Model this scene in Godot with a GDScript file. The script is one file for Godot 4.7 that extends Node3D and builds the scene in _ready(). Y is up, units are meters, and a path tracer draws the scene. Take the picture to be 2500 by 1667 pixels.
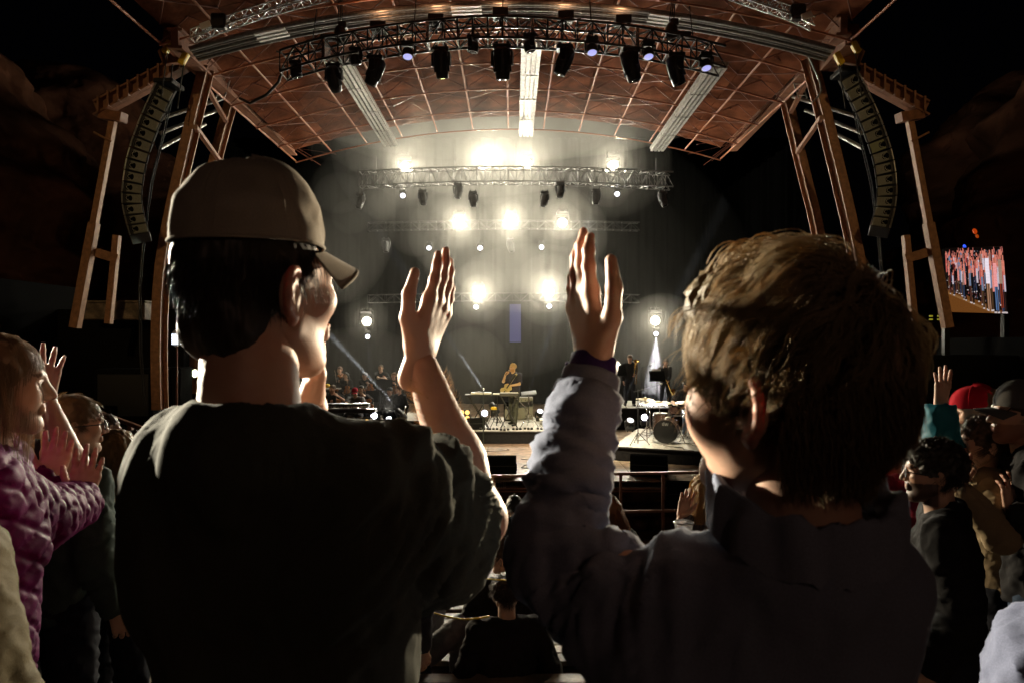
extends Node3D
# ---------------------------------------------------------------- constants
const F := 1600.0
var mats := {}
var texs := {}
var rng := RandomNumberGenerator.new()


# a point of the place: offsets measured against a 2500 x 1667 view from the spectators' row, and the distance down the hall
func at(px: float, py: float, d: float) -> Vector3:
	return Vector3((px - 1250.0) / F * d, 2.9 - (py - 833.5) / F * d, -d)


# ---------------------------------------------------------------- mesh builder
class Mb:
	var v := PackedVector3Array()
	var n := PackedVector3Array()
	var c := PackedColorArray()
	var uv := PackedVector2Array()
	var i := PackedInt32Array()
	var col := Color(1, 1, 1)

	func vert(p: Vector3, nn: Vector3, t := Vector2.ZERO) -> int:
		v.append(p)
		n.append(nn)
		c.append(col)
		uv.append(t)
		return v.size() - 1

	func tri3(a: int, b: int, d: int) -> void:
		i.append(a)
		i.append(d)
		i.append(b)

	# corners counter-clockwise seen from outside
	func quad(a: Vector3, b: Vector3, d: Vector3, e: Vector3) -> void:
		var nn := (b - a).cross(e - a)
		if nn.length_squared() < 1e-16:
			nn = (d - b).cross(a - b)
		nn = nn.normalized()
		var k := v.size()
		vert(a, nn, Vector2(0, 1))
		vert(b, nn, Vector2(1, 1))
		vert(d, nn, Vector2(1, 0))
		vert(e, nn, Vector2(0, 0))
		tri3(k, k + 1, k + 2)
		tri3(k, k + 2, k + 3)

	func tri(a: Vector3, b: Vector3, d: Vector3) -> void:
		var nn := (b - a).cross(d - a).normalized()
		var k := v.size()
		vert(a, nn)
		vert(b, nn)
		vert(d, nn)
		tri3(k, k + 1, k + 2)

	func hexa(p: Array) -> void:  # 8 corners: bottom 0-3 (counter-clockwise from above), top 4-7
		quad(p[3], p[2], p[1], p[0])
		quad(p[4], p[5], p[6], p[7])
		for k in 4:
			var m := (k + 1) % 4
			quad(p[k], p[m], p[m + 4], p[k + 4])

	func box(o: Vector3, s: Vector3, b := Basis()) -> void:
		var h := s / 2
		var p := []
		for y in [-1, 1]:
			for q in [Vector2(-1, 1), Vector2(1, 1), Vector2(1, -1), Vector2(-1, -1)]:
				p.append(o + b * Vector3(q.x * h.x, y * h.y, q.y * h.z))
		hexa(p)

	func cbox(o: Vector3, s: Vector3, e: float, b := Basis()) -> void:  # box with chamfered edges
		var h := s / 2
		var ax := [Vector3(1, 0, 0), Vector3(0, 1, 0), Vector3(0, 0, 1)]
		for a in 3:
			var u: Vector3 = ax[(a + 1) % 3]
			var w: Vector3 = ax[(a + 2) % 3]
			var hu := h[(a + 1) % 3] - e
			var hw := h[(a + 2) % 3] - e
			for sg in [1.0, -1.0]:
				var f: Vector3 = ax[a] * h[a] * sg
				var q := [f - u * hu - w * hw, f + u * hu - w * hw, f + u * hu + w * hw, f - u * hu + w * hw]
				if sg < 0:
					q.reverse()
				quad(o + b * q[0], o + b * q[1], o + b * q[2], o + b * q[3])
			# edges along axis a
			for su in [1.0, -1.0]:
				for sw in [1.0, -1.0]:
					var l: Vector3 = ax[a] * (h[a] - e)
					var p1: Vector3 = u * su * h[(a + 1) % 3] + w * sw * hw
					var p2: Vector3 = u * su * hu + w * sw * h[(a + 2) % 3]
					var q2 := [p1 - l, p1 + l, p2 + l, p2 - l]
					if su * sw > 0:
						q2.reverse()
					quad(o + b * q2[0], o + b * q2[1], o + b * q2[2], o + b * q2[3])
		for sx in [1.0, -1.0]:
			for sy in [1.0, -1.0]:
				for sz in [1.0, -1.0]:
					var a1 := Vector3(sx * h.x, sy * (h.y - e), sz * (h.z - e))
					var a2 := Vector3(sx * (h.x - e), sy * h.y, sz * (h.z - e))
					var a3 := Vector3(sx * (h.x - e), sy * (h.y - e), sz * h.z)
					if sx * sy * sz > 0:
						tri(o + b * a1, o + b * a2, o + b * a3)
					else:
						tri(o + b * a1, o + b * a3, o + b * a2)

	func beam(a: Vector3, b: Vector3, w: float, h: float, up := Vector3.UP) -> void:
		var z := (b - a).normalized()
		var x := up.cross(z)
		if x.length() < 0.01:
			x = Vector3.RIGHT.cross(z)
		x = x.normalized()
		var y := z.cross(x)
		box((a + b) / 2, Vector3(w, h, a.distance_to(b)), Basis(x, y, z))

	func tube(a: Vector3, b: Vector3, r0: float, r1: float, sides := 8, caps := true) -> void:
		var z := (b - a).normalized()
		var x := z.cross(Vector3.UP if absf(z.y) < 0.9 else Vector3.RIGHT).normalized()
		var y := z.cross(x)
		var k := v.size()
		for s in sides:
			var t := TAU * s / sides
			var d := x * cos(t) + y * sin(t)
			vert(a + d * r0, d)
			vert(b + d * r1, d)
		for s in sides:
			var p := k + s * 2
			var q := k + ((s + 1) % sides) * 2
			tri3(p, q, q + 1)
			tri3(p, q + 1, p + 1)
		if caps:
			for e in 2:
				var o: Vector3 = a if e == 0 else b
				var r := r0 if e == 0 else r1
				if r < 0.0005:
					continue
				var nn := -z if e == 0 else z
				var m := vert(o, nn)
				for s in sides:
					var t := TAU * s / sides
					vert(o + (x * cos(t) + y * sin(t)) * r, nn)
				for s in sides:
					if e == 0:
						tri3(m, m + 1 + (s + 1) % sides, m + 1 + s)
					else:
						tri3(m, m + 1 + s, m + 1 + (s + 1) % sides)

	# a tube along points with one radius per point
	func pipe(pts: PackedVector3Array, rad: PackedFloat32Array, sides := 6) -> void:
		var m := pts.size()
		var k := v.size()
		var x := Vector3.ZERO
		for j in m:
			var z := (pts[mini(j + 1, m - 1)] - pts[maxi(j - 1, 0)]).normalized()
			if j == 0:
				x = z.cross(Vector3.UP if absf(z.y) < 0.9 else Vector3.RIGHT).normalized()
			else:
				x = (x - z * x.dot(z)).normalized()
			var y := z.cross(x)
			for s in sides:
				var t := TAU * s / sides
				var d := x * cos(t) + y * sin(t)
				vert(pts[j] + d * rad[j], d)
		for j in m - 1:
			for s in sides:
				var p := k + j * sides + s
				var q := k + j * sides + (s + 1) % sides
				tri3(p, q, q + sides)
				tri3(p, q + sides, p + sides)

	func line(pts: Array, r: float, sides := 6) -> void:
		var rad := PackedFloat32Array()
		rad.resize(pts.size())
		rad.fill(r)
		pipe(PackedVector3Array(pts), rad, sides)

	# profile of Vector2(radius, height) turned round y
	func lathe(prof: Array, sides: int, xf := Transform3D()) -> void:
		var m := prof.size()
		for j in m - 1:
			var p: Vector2 = prof[j]
			var q: Vector2 = prof[j + 1]
			var nn := Vector2(q.y - p.y, p.x - q.x).normalized()
			var n0 := nn
			var n1 := nn
			if j > 0:
				var o: Vector2 = prof[j - 1]
				var a := Vector2(p.y - o.y, o.x - p.x).normalized()
				if a.dot(nn) > 0.6:
					n0 = (a + nn).normalized()
			if j < m - 2:
				var o2: Vector2 = prof[j + 2]
				var a2 := Vector2(o2.y - q.y, q.x - o2.x).normalized()
				if a2.dot(nn) > 0.6:
					n1 = (a2 + nn).normalized()
			var k := v.size()
			for s in sides:
				var t := TAU * s / sides
				var ct := cos(t)
				var sn := sin(t)
				vert(xf * Vector3(p.x * ct, p.y, -p.x * sn), (xf.basis * Vector3(n0.x * ct, n0.y, -n0.x * sn)).normalized(), Vector2(float(s) / sides, p.y))
				vert(xf * Vector3(q.x * ct, q.y, -q.x * sn), (xf.basis * Vector3(n1.x * ct, n1.y, -n1.x * sn)).normalized(), Vector2(float(s) / sides, q.y))
			for s in sides:
				var e := k + s * 2
				var f := k + ((s + 1) % sides) * 2
				tri3(e, f, f + 1)
				tri3(e, f + 1, e + 1)

	func ball(o: Vector3, r: Vector3, b := Basis(), rings := 8, segs := 12) -> void:
		var k := v.size()
		for a in rings + 1:
			var th := PI * a / rings
			for s in segs + 1:
				var ph := TAU * s / segs
				var d := Vector3(sin(th) * cos(ph), cos(th), sin(th) * sin(ph))
				vert(o + b * (d * r), (b * (d / r)).normalized(), Vector2(float(s) / segs, float(a) / rings))
		for a in rings:
			for s in segs:
				var p := k + a * (segs + 1) + s
				tri3(p, p + 1, p + segs + 2)
				tri3(p, p + segs + 2, p + segs + 1)

	func disc(o: Vector3, nn: Vector3, r: float, sides := 16, r2 := -1.0) -> void:
		var z := nn.normalized()
		var x := z.cross(Vector3.UP if absf(z.y) < 0.9 else Vector3.RIGHT).normalized()
		var y := z.cross(x)
		var k := vert(o, z, Vector2(0.5, 0.5))
		for s in sides:
			var t := TAU * s / sides
			vert(o + x * cos(t) * r + y * sin(t) * (r if r2 < 0 else r2), z, Vector2(0.5 + 0.5 * cos(t), 0.5 + 0.5 * sin(t)))
		for s in sides:
			tri3(k, k + 1 + s, k + 1 + (s + 1) % sides)

	# a smooth grid of points, rows x columns
	func grid(p: PackedVector3Array, cols: int, closed := false, flip := false) -> void:
		var rows := p.size() / cols
		var k := v.size()
		var cc := cols if closed else cols - 1
		var nn := PackedVector3Array()
		nn.resize(p.size())
		for r in rows - 1:
			for s in cc:
				var a := r * cols + s
				var b := r * cols + (s + 1) % cols
				var fn := (p[b] - p[a]).cross(p[a + cols] - p[a]) + (p[a + cols] - p[b + cols]).cross(p[b] - p[b + cols])
				if flip:
					fn = -fn
				nn[a] += fn
				nn[b] += fn
				nn[a + cols] += fn
				nn[b + cols] += fn
		for j in p.size():
			vert(p[j], nn[j].normalized(), Vector2(float(j % cols) / maxf(1, cols - 1), float(j / cols) / maxf(1, rows - 1)))
		for r in rows - 1:
			for s in cc:
				var a := k + r * cols + s
				var b := k + r * cols + (s + 1) % cols
				if flip:
					tri3(a, b + cols, b)
					tri3(a, a + cols, b + cols)
				else:
					tri3(a, b, b + cols)
					tri3(a, b + cols, a + cols)

	func add(o: Mb, xf := Transform3D(), mirror := false) -> void:
		var k := v.size()
		v.append_array(xf * o.v)
		n.append_array(Transform3D(xf.basis.orthonormalized(), Vector3.ZERO) * o.n)
		c.append_array(o.c)
		uv.append_array(o.uv)
		var m := o.i.size()
		var at0 := i.size()
		i.resize(at0 + m)
		if mirror:
			for j in range(0, m, 3):
				i[at0 + j] = o.i[j] + k
				i[at0 + j + 1] = o.i[j + 2] + k
				i[at0 + j + 2] = o.i[j + 1] + k
		else:
			for j in m:
				i[at0 + j] = o.i[j] + k

	func renormal() -> void:
		n.fill(Vector3.ZERO)
		for j in range(0, i.size(), 3):
			var a := i[j]
			var b := i[j + 1]
			var d := i[j + 2]
			var fn := (v[d] - v[a]).cross(v[b] - v[a])
			n[a] += fn
			n[b] += fn
			n[d] += fn
		for j in n.size():
			n[j] = n[j].normalized()

	func mesh() -> ArrayMesh:
		var arr := []
		arr.resize(Mesh.ARRAY_MAX)
		arr[Mesh.ARRAY_VERTEX] = v
		arr[Mesh.ARRAY_NORMAL] = n
		arr[Mesh.ARRAY_COLOR] = c
		arr[Mesh.ARRAY_TEX_UV] = uv
		arr[Mesh.ARRAY_INDEX] = i
		var am := ArrayMesh.new()
		am.add_surface_from_arrays(Mesh.PRIMITIVE_TRIANGLES, arr)
		return am


# ---------------------------------------------------------------- nodes
var taken := {}


func numbered(called: String) -> String:
	var k: int = taken.get(called, 0)
	taken[called] = k + 1
	return called if k == 0 else "%s_%03d" % [called, k]


func thing(called: String, label: String, category: String, where := Vector3.ZERO, turn := 0.0, group := "") -> Node3D:
	var o := Node3D.new()
	o.name = numbered(called)
	add_child(o)
	o.position = where
	o.rotation.y = turn
	tag(o, label, category, group)
	return o


func tag(o: Node, label: String, category: String, group := "") -> Node:
	o.set_meta("label", label)
	if category:
		o.set_meta("category", category)
	if group:
		o.set_meta("group", group)
	return o


func obj(called: String, m, material: Material, parent: Node = self) -> MeshInstance3D:
	var o := MeshInstance3D.new()
	o.mesh = m.mesh() if m is Mb else m
	o.material_override = material
	if parent == self:
		o.name = numbered(called)
		add_child(o)
	else:
		var used: Dictionary = parent.get_meta("used") if parent.has_meta("used") else {}
		var k: int = used.get(called, 0)
		used[called] = k + 1
		parent.set_meta("used", used)
		o.name = called if k == 0 else "%s_%03d" % [called, k]
		parent.add_child(o)
	return o


func struct(called: String, m, material: Material, label := "") -> MeshInstance3D:
	var o := obj(called, m, material)
	o.set_meta("kind", "structure")
	if label:
		o.set_meta("label", label)
	return o


func dup(root: Node3D, where: Vector3, label: String) -> Node3D:
	var r: Node3D = root.duplicate()
	r.name = numbered(String(root.name).rstrip("0123456789").rstrip("_"))
	add_child(r)
	r.position = where
	r.set_meta("label", label)
	return r


# ---------------------------------------------------------------- materials
func lin(r: float, g: float, b: float) -> Color:
	return Color(r, g, b).linear_to_srgb()


func noise_tex(key: String, freq: float, oct := 4, lo := 0.6, hi := 1.0, normal := 0.0, type := FastNoiseLite.TYPE_SIMPLEX_SMOOTH, size := 256) -> NoiseTexture2D:
	if texs.has(key):
		return texs[key]
	var f := FastNoiseLite.new()
	f.seed = hash(key) % 1000
	f.noise_type = type
	f.frequency = freq
	f.fractal_octaves = oct
	var t := NoiseTexture2D.new()
	t.width = size
	t.height = size
	t.seamless = true
	t.noise = f
	if normal > 0:
		t.as_normal_map = true
		t.bump_strength = normal
	else:
		var g := Gradient.new()
		g.set_color(0, Color(lo, lo, lo))
		g.set_color(1, Color(hi, hi, hi))
		t.color_ramp = g
	texs[key] = t
	return t


func mat(key: String, color := Color(0.5, 0.5, 0.5), rough := 0.7, metal := 0.0, tex = null, scale := 1.0, nrm = null, nscale := 1.0) -> StandardMaterial3D:
	if mats.has(key):
		return mats[key]
	var m := StandardMaterial3D.new()
	m.resource_name = key
	m.albedo_color = Color(color.r, color.g, color.b).linear_to_srgb()
	m.roughness = rough
	m.metallic = metal
	if tex != null:
		m.albedo_texture = tex
	if nrm != null:
		m.normal_enabled = true
		m.normal_texture = nrm
		m.normal_scale = nscale
	if tex != null or nrm != null:
		m.uv1_triplanar = true
		m.uv1_scale = Vector3.ONE * scale
	mats[key] = m
	return m


func glow(key: String, color: Color, energy: float) -> StandardMaterial3D:
	if mats.has(key):
		return mats[key]
	var m := StandardMaterial3D.new()
	m.resource_name = key
	m.albedo_color = Color(0.02, 0.02, 0.02)
	m.emission_enabled = true
	m.emission = color
	m.emission_energy_multiplier = energy
	m.roughness = 0.4
	mats[key] = m
	return m


func spot(called: String, where: Vector3, to: Vector3, energy: float, angle: float, color: Color, size := 0.08, blend := 0.6) -> SpotLight3D:
	var l := SpotLight3D.new()
	l.name = numbered(called)
	add_child(l)
	l.position = where
	var up := Vector3.UP if absf((to - where).normalized().y) < 0.99 else Vector3.RIGHT
	l.look_at_from_position(where, to, up)
	l.light_energy = energy
	l.spot_angle = angle
	l.spot_angle_attenuation = blend
	l.spot_range = 60.0
	l.spot_attenuation = 2.0
	l.light_color = color
	l.light_size = size
	l.shadow_enabled = true
	return l


func basis_z(z: Vector3, up := Vector3.UP) -> Basis:  # z along the given direction
	var zz := z.normalized()
	var x := up.cross(zz)
	if x.length() < 0.02:
		x = Vector3.RIGHT.cross(zz)
	x = x.normalized()
	return Basis(x, zz.cross(x), zz)


func basis_y(y: Vector3, hint := Vector3.BACK) -> Basis:  # y along the given direction, z near the hint
	var yy := y.normalized()
	var z := hint - yy * hint.dot(yy)
	if z.length() < 0.02:
		z = Vector3.RIGHT - yy * yy.x
	z = z.normalized()
	return Basis(yy.cross(z), yy, z)


# ================================================================ the scene
func _ready() -> void:
	rng.seed = 7
	set_camera()
	set_sky()
	set_materials()
	build_structure()
	build_lights()
	build_smoke()
	build_gear()
	build_people()


func set_camera() -> void:
	var cam := Camera3D.new()
	cam.name = "camera"
	add_child(cam)
	cam.position = Vector3(0, 2.9, 0)
	cam.keep_aspect = Camera3D.KEEP_HEIGHT
	var ca := CameraAttributesPhysical.new()
	ca.frustum_focal_length = 12.0 / (833.5 / F)
	ca.frustum_focus_distance = 18.0
	ca.frustum_near = 0.05
	ca.frustum_far = 400.0
	ca.exposure_aperture = 9.0
	ca.exposure_multiplier = 1.0
	cam.attributes = ca
	cam.current = true


func set_sky() -> void:
	var e := Environment.new()
	e.background_mode = Environment.BG_SKY
	var s := ProceduralSkyMaterial.new()  # a moonless night over the valley
	s.sky_top_color = Color(0.10, 0.11, 0.16)
	s.sky_horizon_color = Color(0.16, 0.14, 0.14)
	s.ground_bottom_color = Color(0.05, 0.05, 0.05)
	s.ground_horizon_color = Color(0.1, 0.09, 0.09)
	var sky := Sky.new()
	sky.sky_material = s
	e.sky = sky
	e.background_energy_multiplier = 0.02
	e.tonemap_mode = Environment.TONE_MAPPER_LINEAR
	e.tonemap_exposure = 1.0
	e.sdfgi_enabled = true
	e.ssao_enabled = true
	e.ssil_enabled = true
	e.volumetric_fog_enabled = true
	e.volumetric_fog_density = 0.0
	var w := WorldEnvironment.new()
	w.name = "environment"
	w.environment = e
	add_child(w)


func set_materials() -> void:
	var fine := noise_tex("fine", 0.03, 5, 0.72, 1.0)
	var coarse := noise_tex("coarse", 0.012, 5, 0.45, 1.0)
	var bump := noise_tex("bump", 0.05, 4, 0, 1, 4.0)
	var rockn := noise_tex("rockn", 0.012, 6, 0, 1, 14.0)
	mat("roof_deck", Color(0.29, 0.10, 0.05), 0.55, 0.0, coarse, 0.35, bump, 0.25)
	mat("roof_deck_dark", Color(0.23, 0.08, 0.042), 0.6, 0.0, coarse, 0.3, bump, 0.25)
	mat("purlin", Color(0.42, 0.15, 0.075), 0.45, 0.0)
	mat("purlin_dark", Color(0.20, 0.07, 0.045), 0.5, 0.0)
	mat("girder", Color(0.34, 0.15, 0.085), 0.5, 0.0, fine, 0.8, bump, 0.2)
	mat("column", Color(0.42, 0.2, 0.10), 0.55, 0.0, fine, 0.9, bump, 0.25)
	mat("yellow_paint", Color(0.75, 0.5, 0.02), 0.4)
	mat("grey_metal", Color(0.52, 0.52, 0.5), 0.32, 0.7, fine, 1.5)
	mat("conduit", Color(0.3, 0.29, 0.28), 0.35, 0.6, fine, 1.5)
	mat("duct", Color(0.6, 0.59, 0.57), 0.4, 0.3, fine, 1.0)
	mat("black_metal", Color(0.022, 0.022, 0.024), 0.35, 0.3, fine, 3.0)
	mat("black_plastic", Color(0.016, 0.016, 0.017), 0.42)
	mat("black_matte", Color(0.012, 0.012, 0.012), 0.8, 0.0, fine, 2.0)
	mat("truss_black", Color(0.03, 0.03, 0.03), 0.28, 0.6)
	mat("truss_alu", Color(0.6, 0.6, 0.6), 0.25, 0.9)
	mat("truss_dark", Color(0.13, 0.13, 0.13), 0.3, 0.8)
	mat("chrome", Color(0.75, 0.75, 0.75), 0.12, 1.0)
	mat("brass", Color(0.78, 0.52, 0.16), 0.2, 1.0)
	mat("drape", Color(0.0008, 0.0008, 0.0008), 0.95)
	mat("stage_wood", Color(0.40, 0.29, 0.2), 0.38, 0.0, coarse, 0.8, bump, 0.15)
	mat("stage_wood_pale", Color(0.5, 0.38, 0.28), 0.34, 0.0, coarse, 0.7, bump, 0.15)
	mat("stage_wood_brown", Color(0.30, 0.195, 0.13), 0.42, 0.0, coarse, 0.9, bump, 0.15)
	mat("riser_top", Color(0.42, 0.40, 0.36), 0.6, 0.0, fine, 1.2, bump, 0.2)
	mat("riser_skirt", Color(0.018, 0.017, 0.017), 0.85, 0.0, fine, 1.5)
	mat("stage_face", Color(0.11, 0.06, 0.045), 0.6, 0.0, coarse, 0.7, bump, 0.3)
	mat("rail_rust", Color(0.22, 0.085, 0.05), 0.45, 0.2, fine, 2.0)
	mat("bench", Color(0.42, 0.29, 0.19), 0.6, 0.0, coarse, 0.9, bump, 0.3)
	mat("bench_grey", Color(0.27, 0.2, 0.14), 0.65, 0.0, coarse, 1.1, bump, 0.3)
	mat("terrace", Color(0.17, 0.12, 0.085), 0.85, 0.0, coarse, 0.6, rockn, 0.5)
	mat("rock", Color(0.28, 0.12, 0.07), 0.9, 0.0, coarse, 0.09, rockn, 1.0)
	mat("dark_ground", Color(0.09, 0.06, 0.045), 0.9, 0.0, coarse, 0.4)
	mat("pa_face", Color(0.3, 0.31, 0.27), 0.5, 0.1, fine, 5.0)
	mat("pa_side", Color(0.02, 0.02, 0.02), 0.5)
	mat("white_paint", Color(0.7, 0.7, 0.68), 0.4)
	mat("cable", Color(0.01, 0.01, 0.01), 0.5)
	for k in ["drape", "black_matte", "riser_skirt", "roof_deck", "roof_deck_dark", "terrace", "rock", "stage_face", "dark_ground"]:
		mats[k].metallic_specular = 0.12
	for k in ["drape", "black_matte", "riser_skirt"]:
		mats[k].specular_mode = BaseMaterial3D.SPECULAR_DISABLED
	mats.roof_deck.roughness = 0.9
	mats.roof_deck_dark.roughness = 0.9
	var lens := StandardMaterial3D.new()
	lens.albedo_color = Color(0.25, 0.25, 0.27)
	lens.roughness = 0.05
	lens.metallic = 0.9
	mats["lens_dark"] = lens


# ---------------------------------------------------------------- roof, towers, ground
func vault(x: float, d: float) -> float:  # world height of the canopy
	return 2.9 + 7.25 - 0.0225 * x * x - 0.012 * (d - 14.0)


func rp(x: float, d: float, drop := 0.0) -> Vector3:
	return Vector3(x, vault(x, d) - drop, -d)


func build_structure() -> void:
	build_ground()
	build_rocks()
	build_roof()
	build_towers(-1)
	build_towers(1)
	build_backdrop()
	build_front_truss()
	build_rear_truss()


func build_ground() -> void:
	var g := Mb.new()
	g.box(Vector3(0, -1.6, -40), Vector3(500, 0.9, 420))
	struct("ground", g, mats.dark_ground)
	# terraces of the seating, each 0.95 m deep and 0.2 m above the one before it
	for r in range(-2, 13):
		var top := 1.3 - 0.2 * maxi(r, -2)
		var z0 := -(1.4 + 0.95 * (r - 1))
		var m := Mb.new()
		m.cbox(Vector3(0, (top - 1.2) / 2.0, z0 - 0.475), Vector3(26, top + 1.2, 0.95 - 0.004), 0.015)
		struct("terrace_step", m, mats.terrace)
		if r >= 0 and r < 12:  # bench boards along the back of the tread, people sit and stand on them
			var b := thing("bench", "low plank bench right under the two clapping spectators" if r == 0 else ("plank bench, %s terrace below the two clapping spectators" % ["", "first", "second", "third", "fourth", "fifth", "sixth", "seventh", "eighth", "ninth", "tenth", "eleventh"][r]), "bench", Vector3(0, top, z0 - 0.70), 0.0, "plank benches of the terraces")
			for k in 3:
				var p := Mb.new()
				p.cbox(Vector3(rng.randf_range(-0.02, 0.02), 0.06 + rng.randf_range(-0.002, 0.002), -0.13 + 0.13 * k), Vector3(25.8, 0.04, 0.118), 0.006)
				obj("plank", p, mats.bench if (k + r) % 2 else mats.bench_grey, b)
			for x in range(-12, 13, 3):
				var q := Mb.new()
				q.box(Vector3(x, 0.018, 0), Vector3(0.1, 0.044, 0.36))
				obj("support", q, mats.rail_rust, b)
	# the pit floor before the stage
	var pit := Mb.new()
	pit.box(Vector3(0, -1.16, -13.1), Vector3(30, 0.12, 1.5))
	struct("pit_floor", pit, mats.terrace)
	# stage body and its boards
	var body := Mb.new()
	body.box(Vector3(0, -0.63, -22.9), Vector3(26, 1.2, 17.6))
	var stage := struct("stage_floor", body, mats.stage_face)
	for iz in 8:
		for ix in 20:
			var t := Mb.new()
			var x := -12.35 + 1.3 * ix + (0.65 if iz % 2 else 0.0)
			if x > 12.6:
				continue
			t.cbox(Vector3(x, -0.016 + rng.randf_range(-0.002, 0.0), -14.75 - 2.2 * iz - (0.0)), Vector3(1.292, 0.032, 2.19), 0.004)
			obj("board", t, [mats.stage_wood, mats.stage_wood_pale, mats.stage_wood_brown, mats.stage_wood][rng.randi() % 4], stage)
	# apron: a lower ledge with an open grille and lip
	var ledge := Mb.new()
	ledge.cbox(Vector3(0, -0.62, -13.8), Vector3(24, 0.16, 0.66), 0.02)
	ledge.cbox(Vector3(0, -0.36, -14.09), Vector3(24, 0.36, 0.03), 0.004)
	var l := struct("apron_ledge", ledge, mats.stage_face)
	for k in 70:
		var s := Mb.new()
		s.box(Vector3(1.05 + 0.036 * k, -0.13, -13.85), Vector3(0.016, 0.02, 0.44))
		obj("slat", s, mats.grey_metal, l)
	for k in 40:
		var s2 := Mb.new()
		s2.box(Vector3(-1.55 + 0.036 * k, -0.13, -13.85), Vector3(0.016, 0.02, 0.44))
		obj("slat", s2, mats.grey_metal, l)
	for q in [-0.155, -0.21]:
		var c := Mb.new()
		c.box(Vector3(0.8, q, -13.62), Vector3(5.0, 0.03, 0.03))
		obj("grille_bar", c, mats.rail_rust, l)


func railing(called: String, label: String, a: Vector3, b: Vector3, drop: float, posts: int, mid := true) -> Node3D:
	var o := thing(called, label, "railing", a)
	var m := Mb.new()
	m.beam(Vector3.ZERO, b - a, 0.05, 0.05)
	obj("top_rail", m, mats.rail_rust, o)
	if mid:
		var m2 := Mb.new()
		m2.beam(Vector3(0, -drop * 0.52, 0), b - a + Vector3(0, -drop * 0.52, 0), 0.04, 0.05)
		obj("middle_rail", m2, mats.rail_rust, o)
	for k in posts:
		var p := (b - a) * (float(k) / maxf(1, posts - 1))
		var m3 := Mb.new()
		m3.beam(p + Vector3(0, -0.02, 0), p + Vector3(0, -drop, 0), 0.05, 0.06, Vector3.BACK)
		obj("post", m3, mats.rail_rust, o)
	return o


func rock_shape(sx: float, sy: float, sz: float, sd: int, col_n := 110) -> Mb:
	var f := FastNoiseLite.new()
	f.seed = sd
	f.frequency = 0.09
	f.fractal_octaves = 5
	var f2 := FastNoiseLite.new()
	f2.seed = sd + 9
	f2.frequency = 0.5
	f2.noise_type = FastNoiseLite.TYPE_CELLULAR
	var m := Mb.new()
	var p := PackedVector3Array()
	var rows := 100
	for r in rows + 1:
		var v := float(r) / rows
		for s in col_n:
			var t := TAU * s / col_n
			var w := pow(1.0 - pow(v, 3.5), 0.5)
			var q := Vector3(cos(t) * sx * w, v * sy, -sin(t) * sz * w)
			var g := f.get_noise_3d(q.x, q.y * 2.2, q.z) * 0.55 + f2.get_noise_3d(q.x * 0.5, q.y * 1.6, q.z * 0.5) * 0.2 + 0.05 * sin(q.y * 3.1 + 4.0 * f.get_noise_3d(q.x, q.y, q.z)) - 0.16 * pow(maxf(0.0, f.get_noise_3d(q.x * 5.0, q.y * 0.7, q.z * 5.0)), 0.7)
			q += Vector3(cos(t), 0.15, -sin(t)) * g * minf(sx, sz) * 0.75 * (0.35 + 0.65 * w)
			p.append(q)
	m.grid(p, col_n, true)
	return m


func build_rocks() -> void:
	var spots := [
		[Vector3(-17.5, -1.5, -21), 4.6, 14.0, 5.0, "dark red sandstone wall rising beyond the outer speaker tower"],
		[Vector3(-13.2, -1.5, -13.5), 2.4, 7.6, 2.4, "pale sandstone boulder above the woman in the magenta jacket"],
		[Vector3(-21, -1.5, -30), 7.0, 17.0, 5.0, "distant sandstone cliff behind the stage wing, darkest of the rocks"],
		[Vector3(20, -1.5, -23), 5.0, 15.0, 5.0, "dark sandstone cliff beside the video screen"],
		[Vector3(26, -1.5, -33), 7.0, 18.0, 6.0, "distant sandstone cliff beyond the video screen, tallest of the rocks"],
	]
	for k in spots.size():
		var s = spots[k]
		var o := obj("rock_formation", rock_shape(s[1], s[2], s[3], 11 + k), mats.rock)
		o.position = s[0]
		tag(o, s[4], "rock", "sandstone rocks round the stage")


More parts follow.
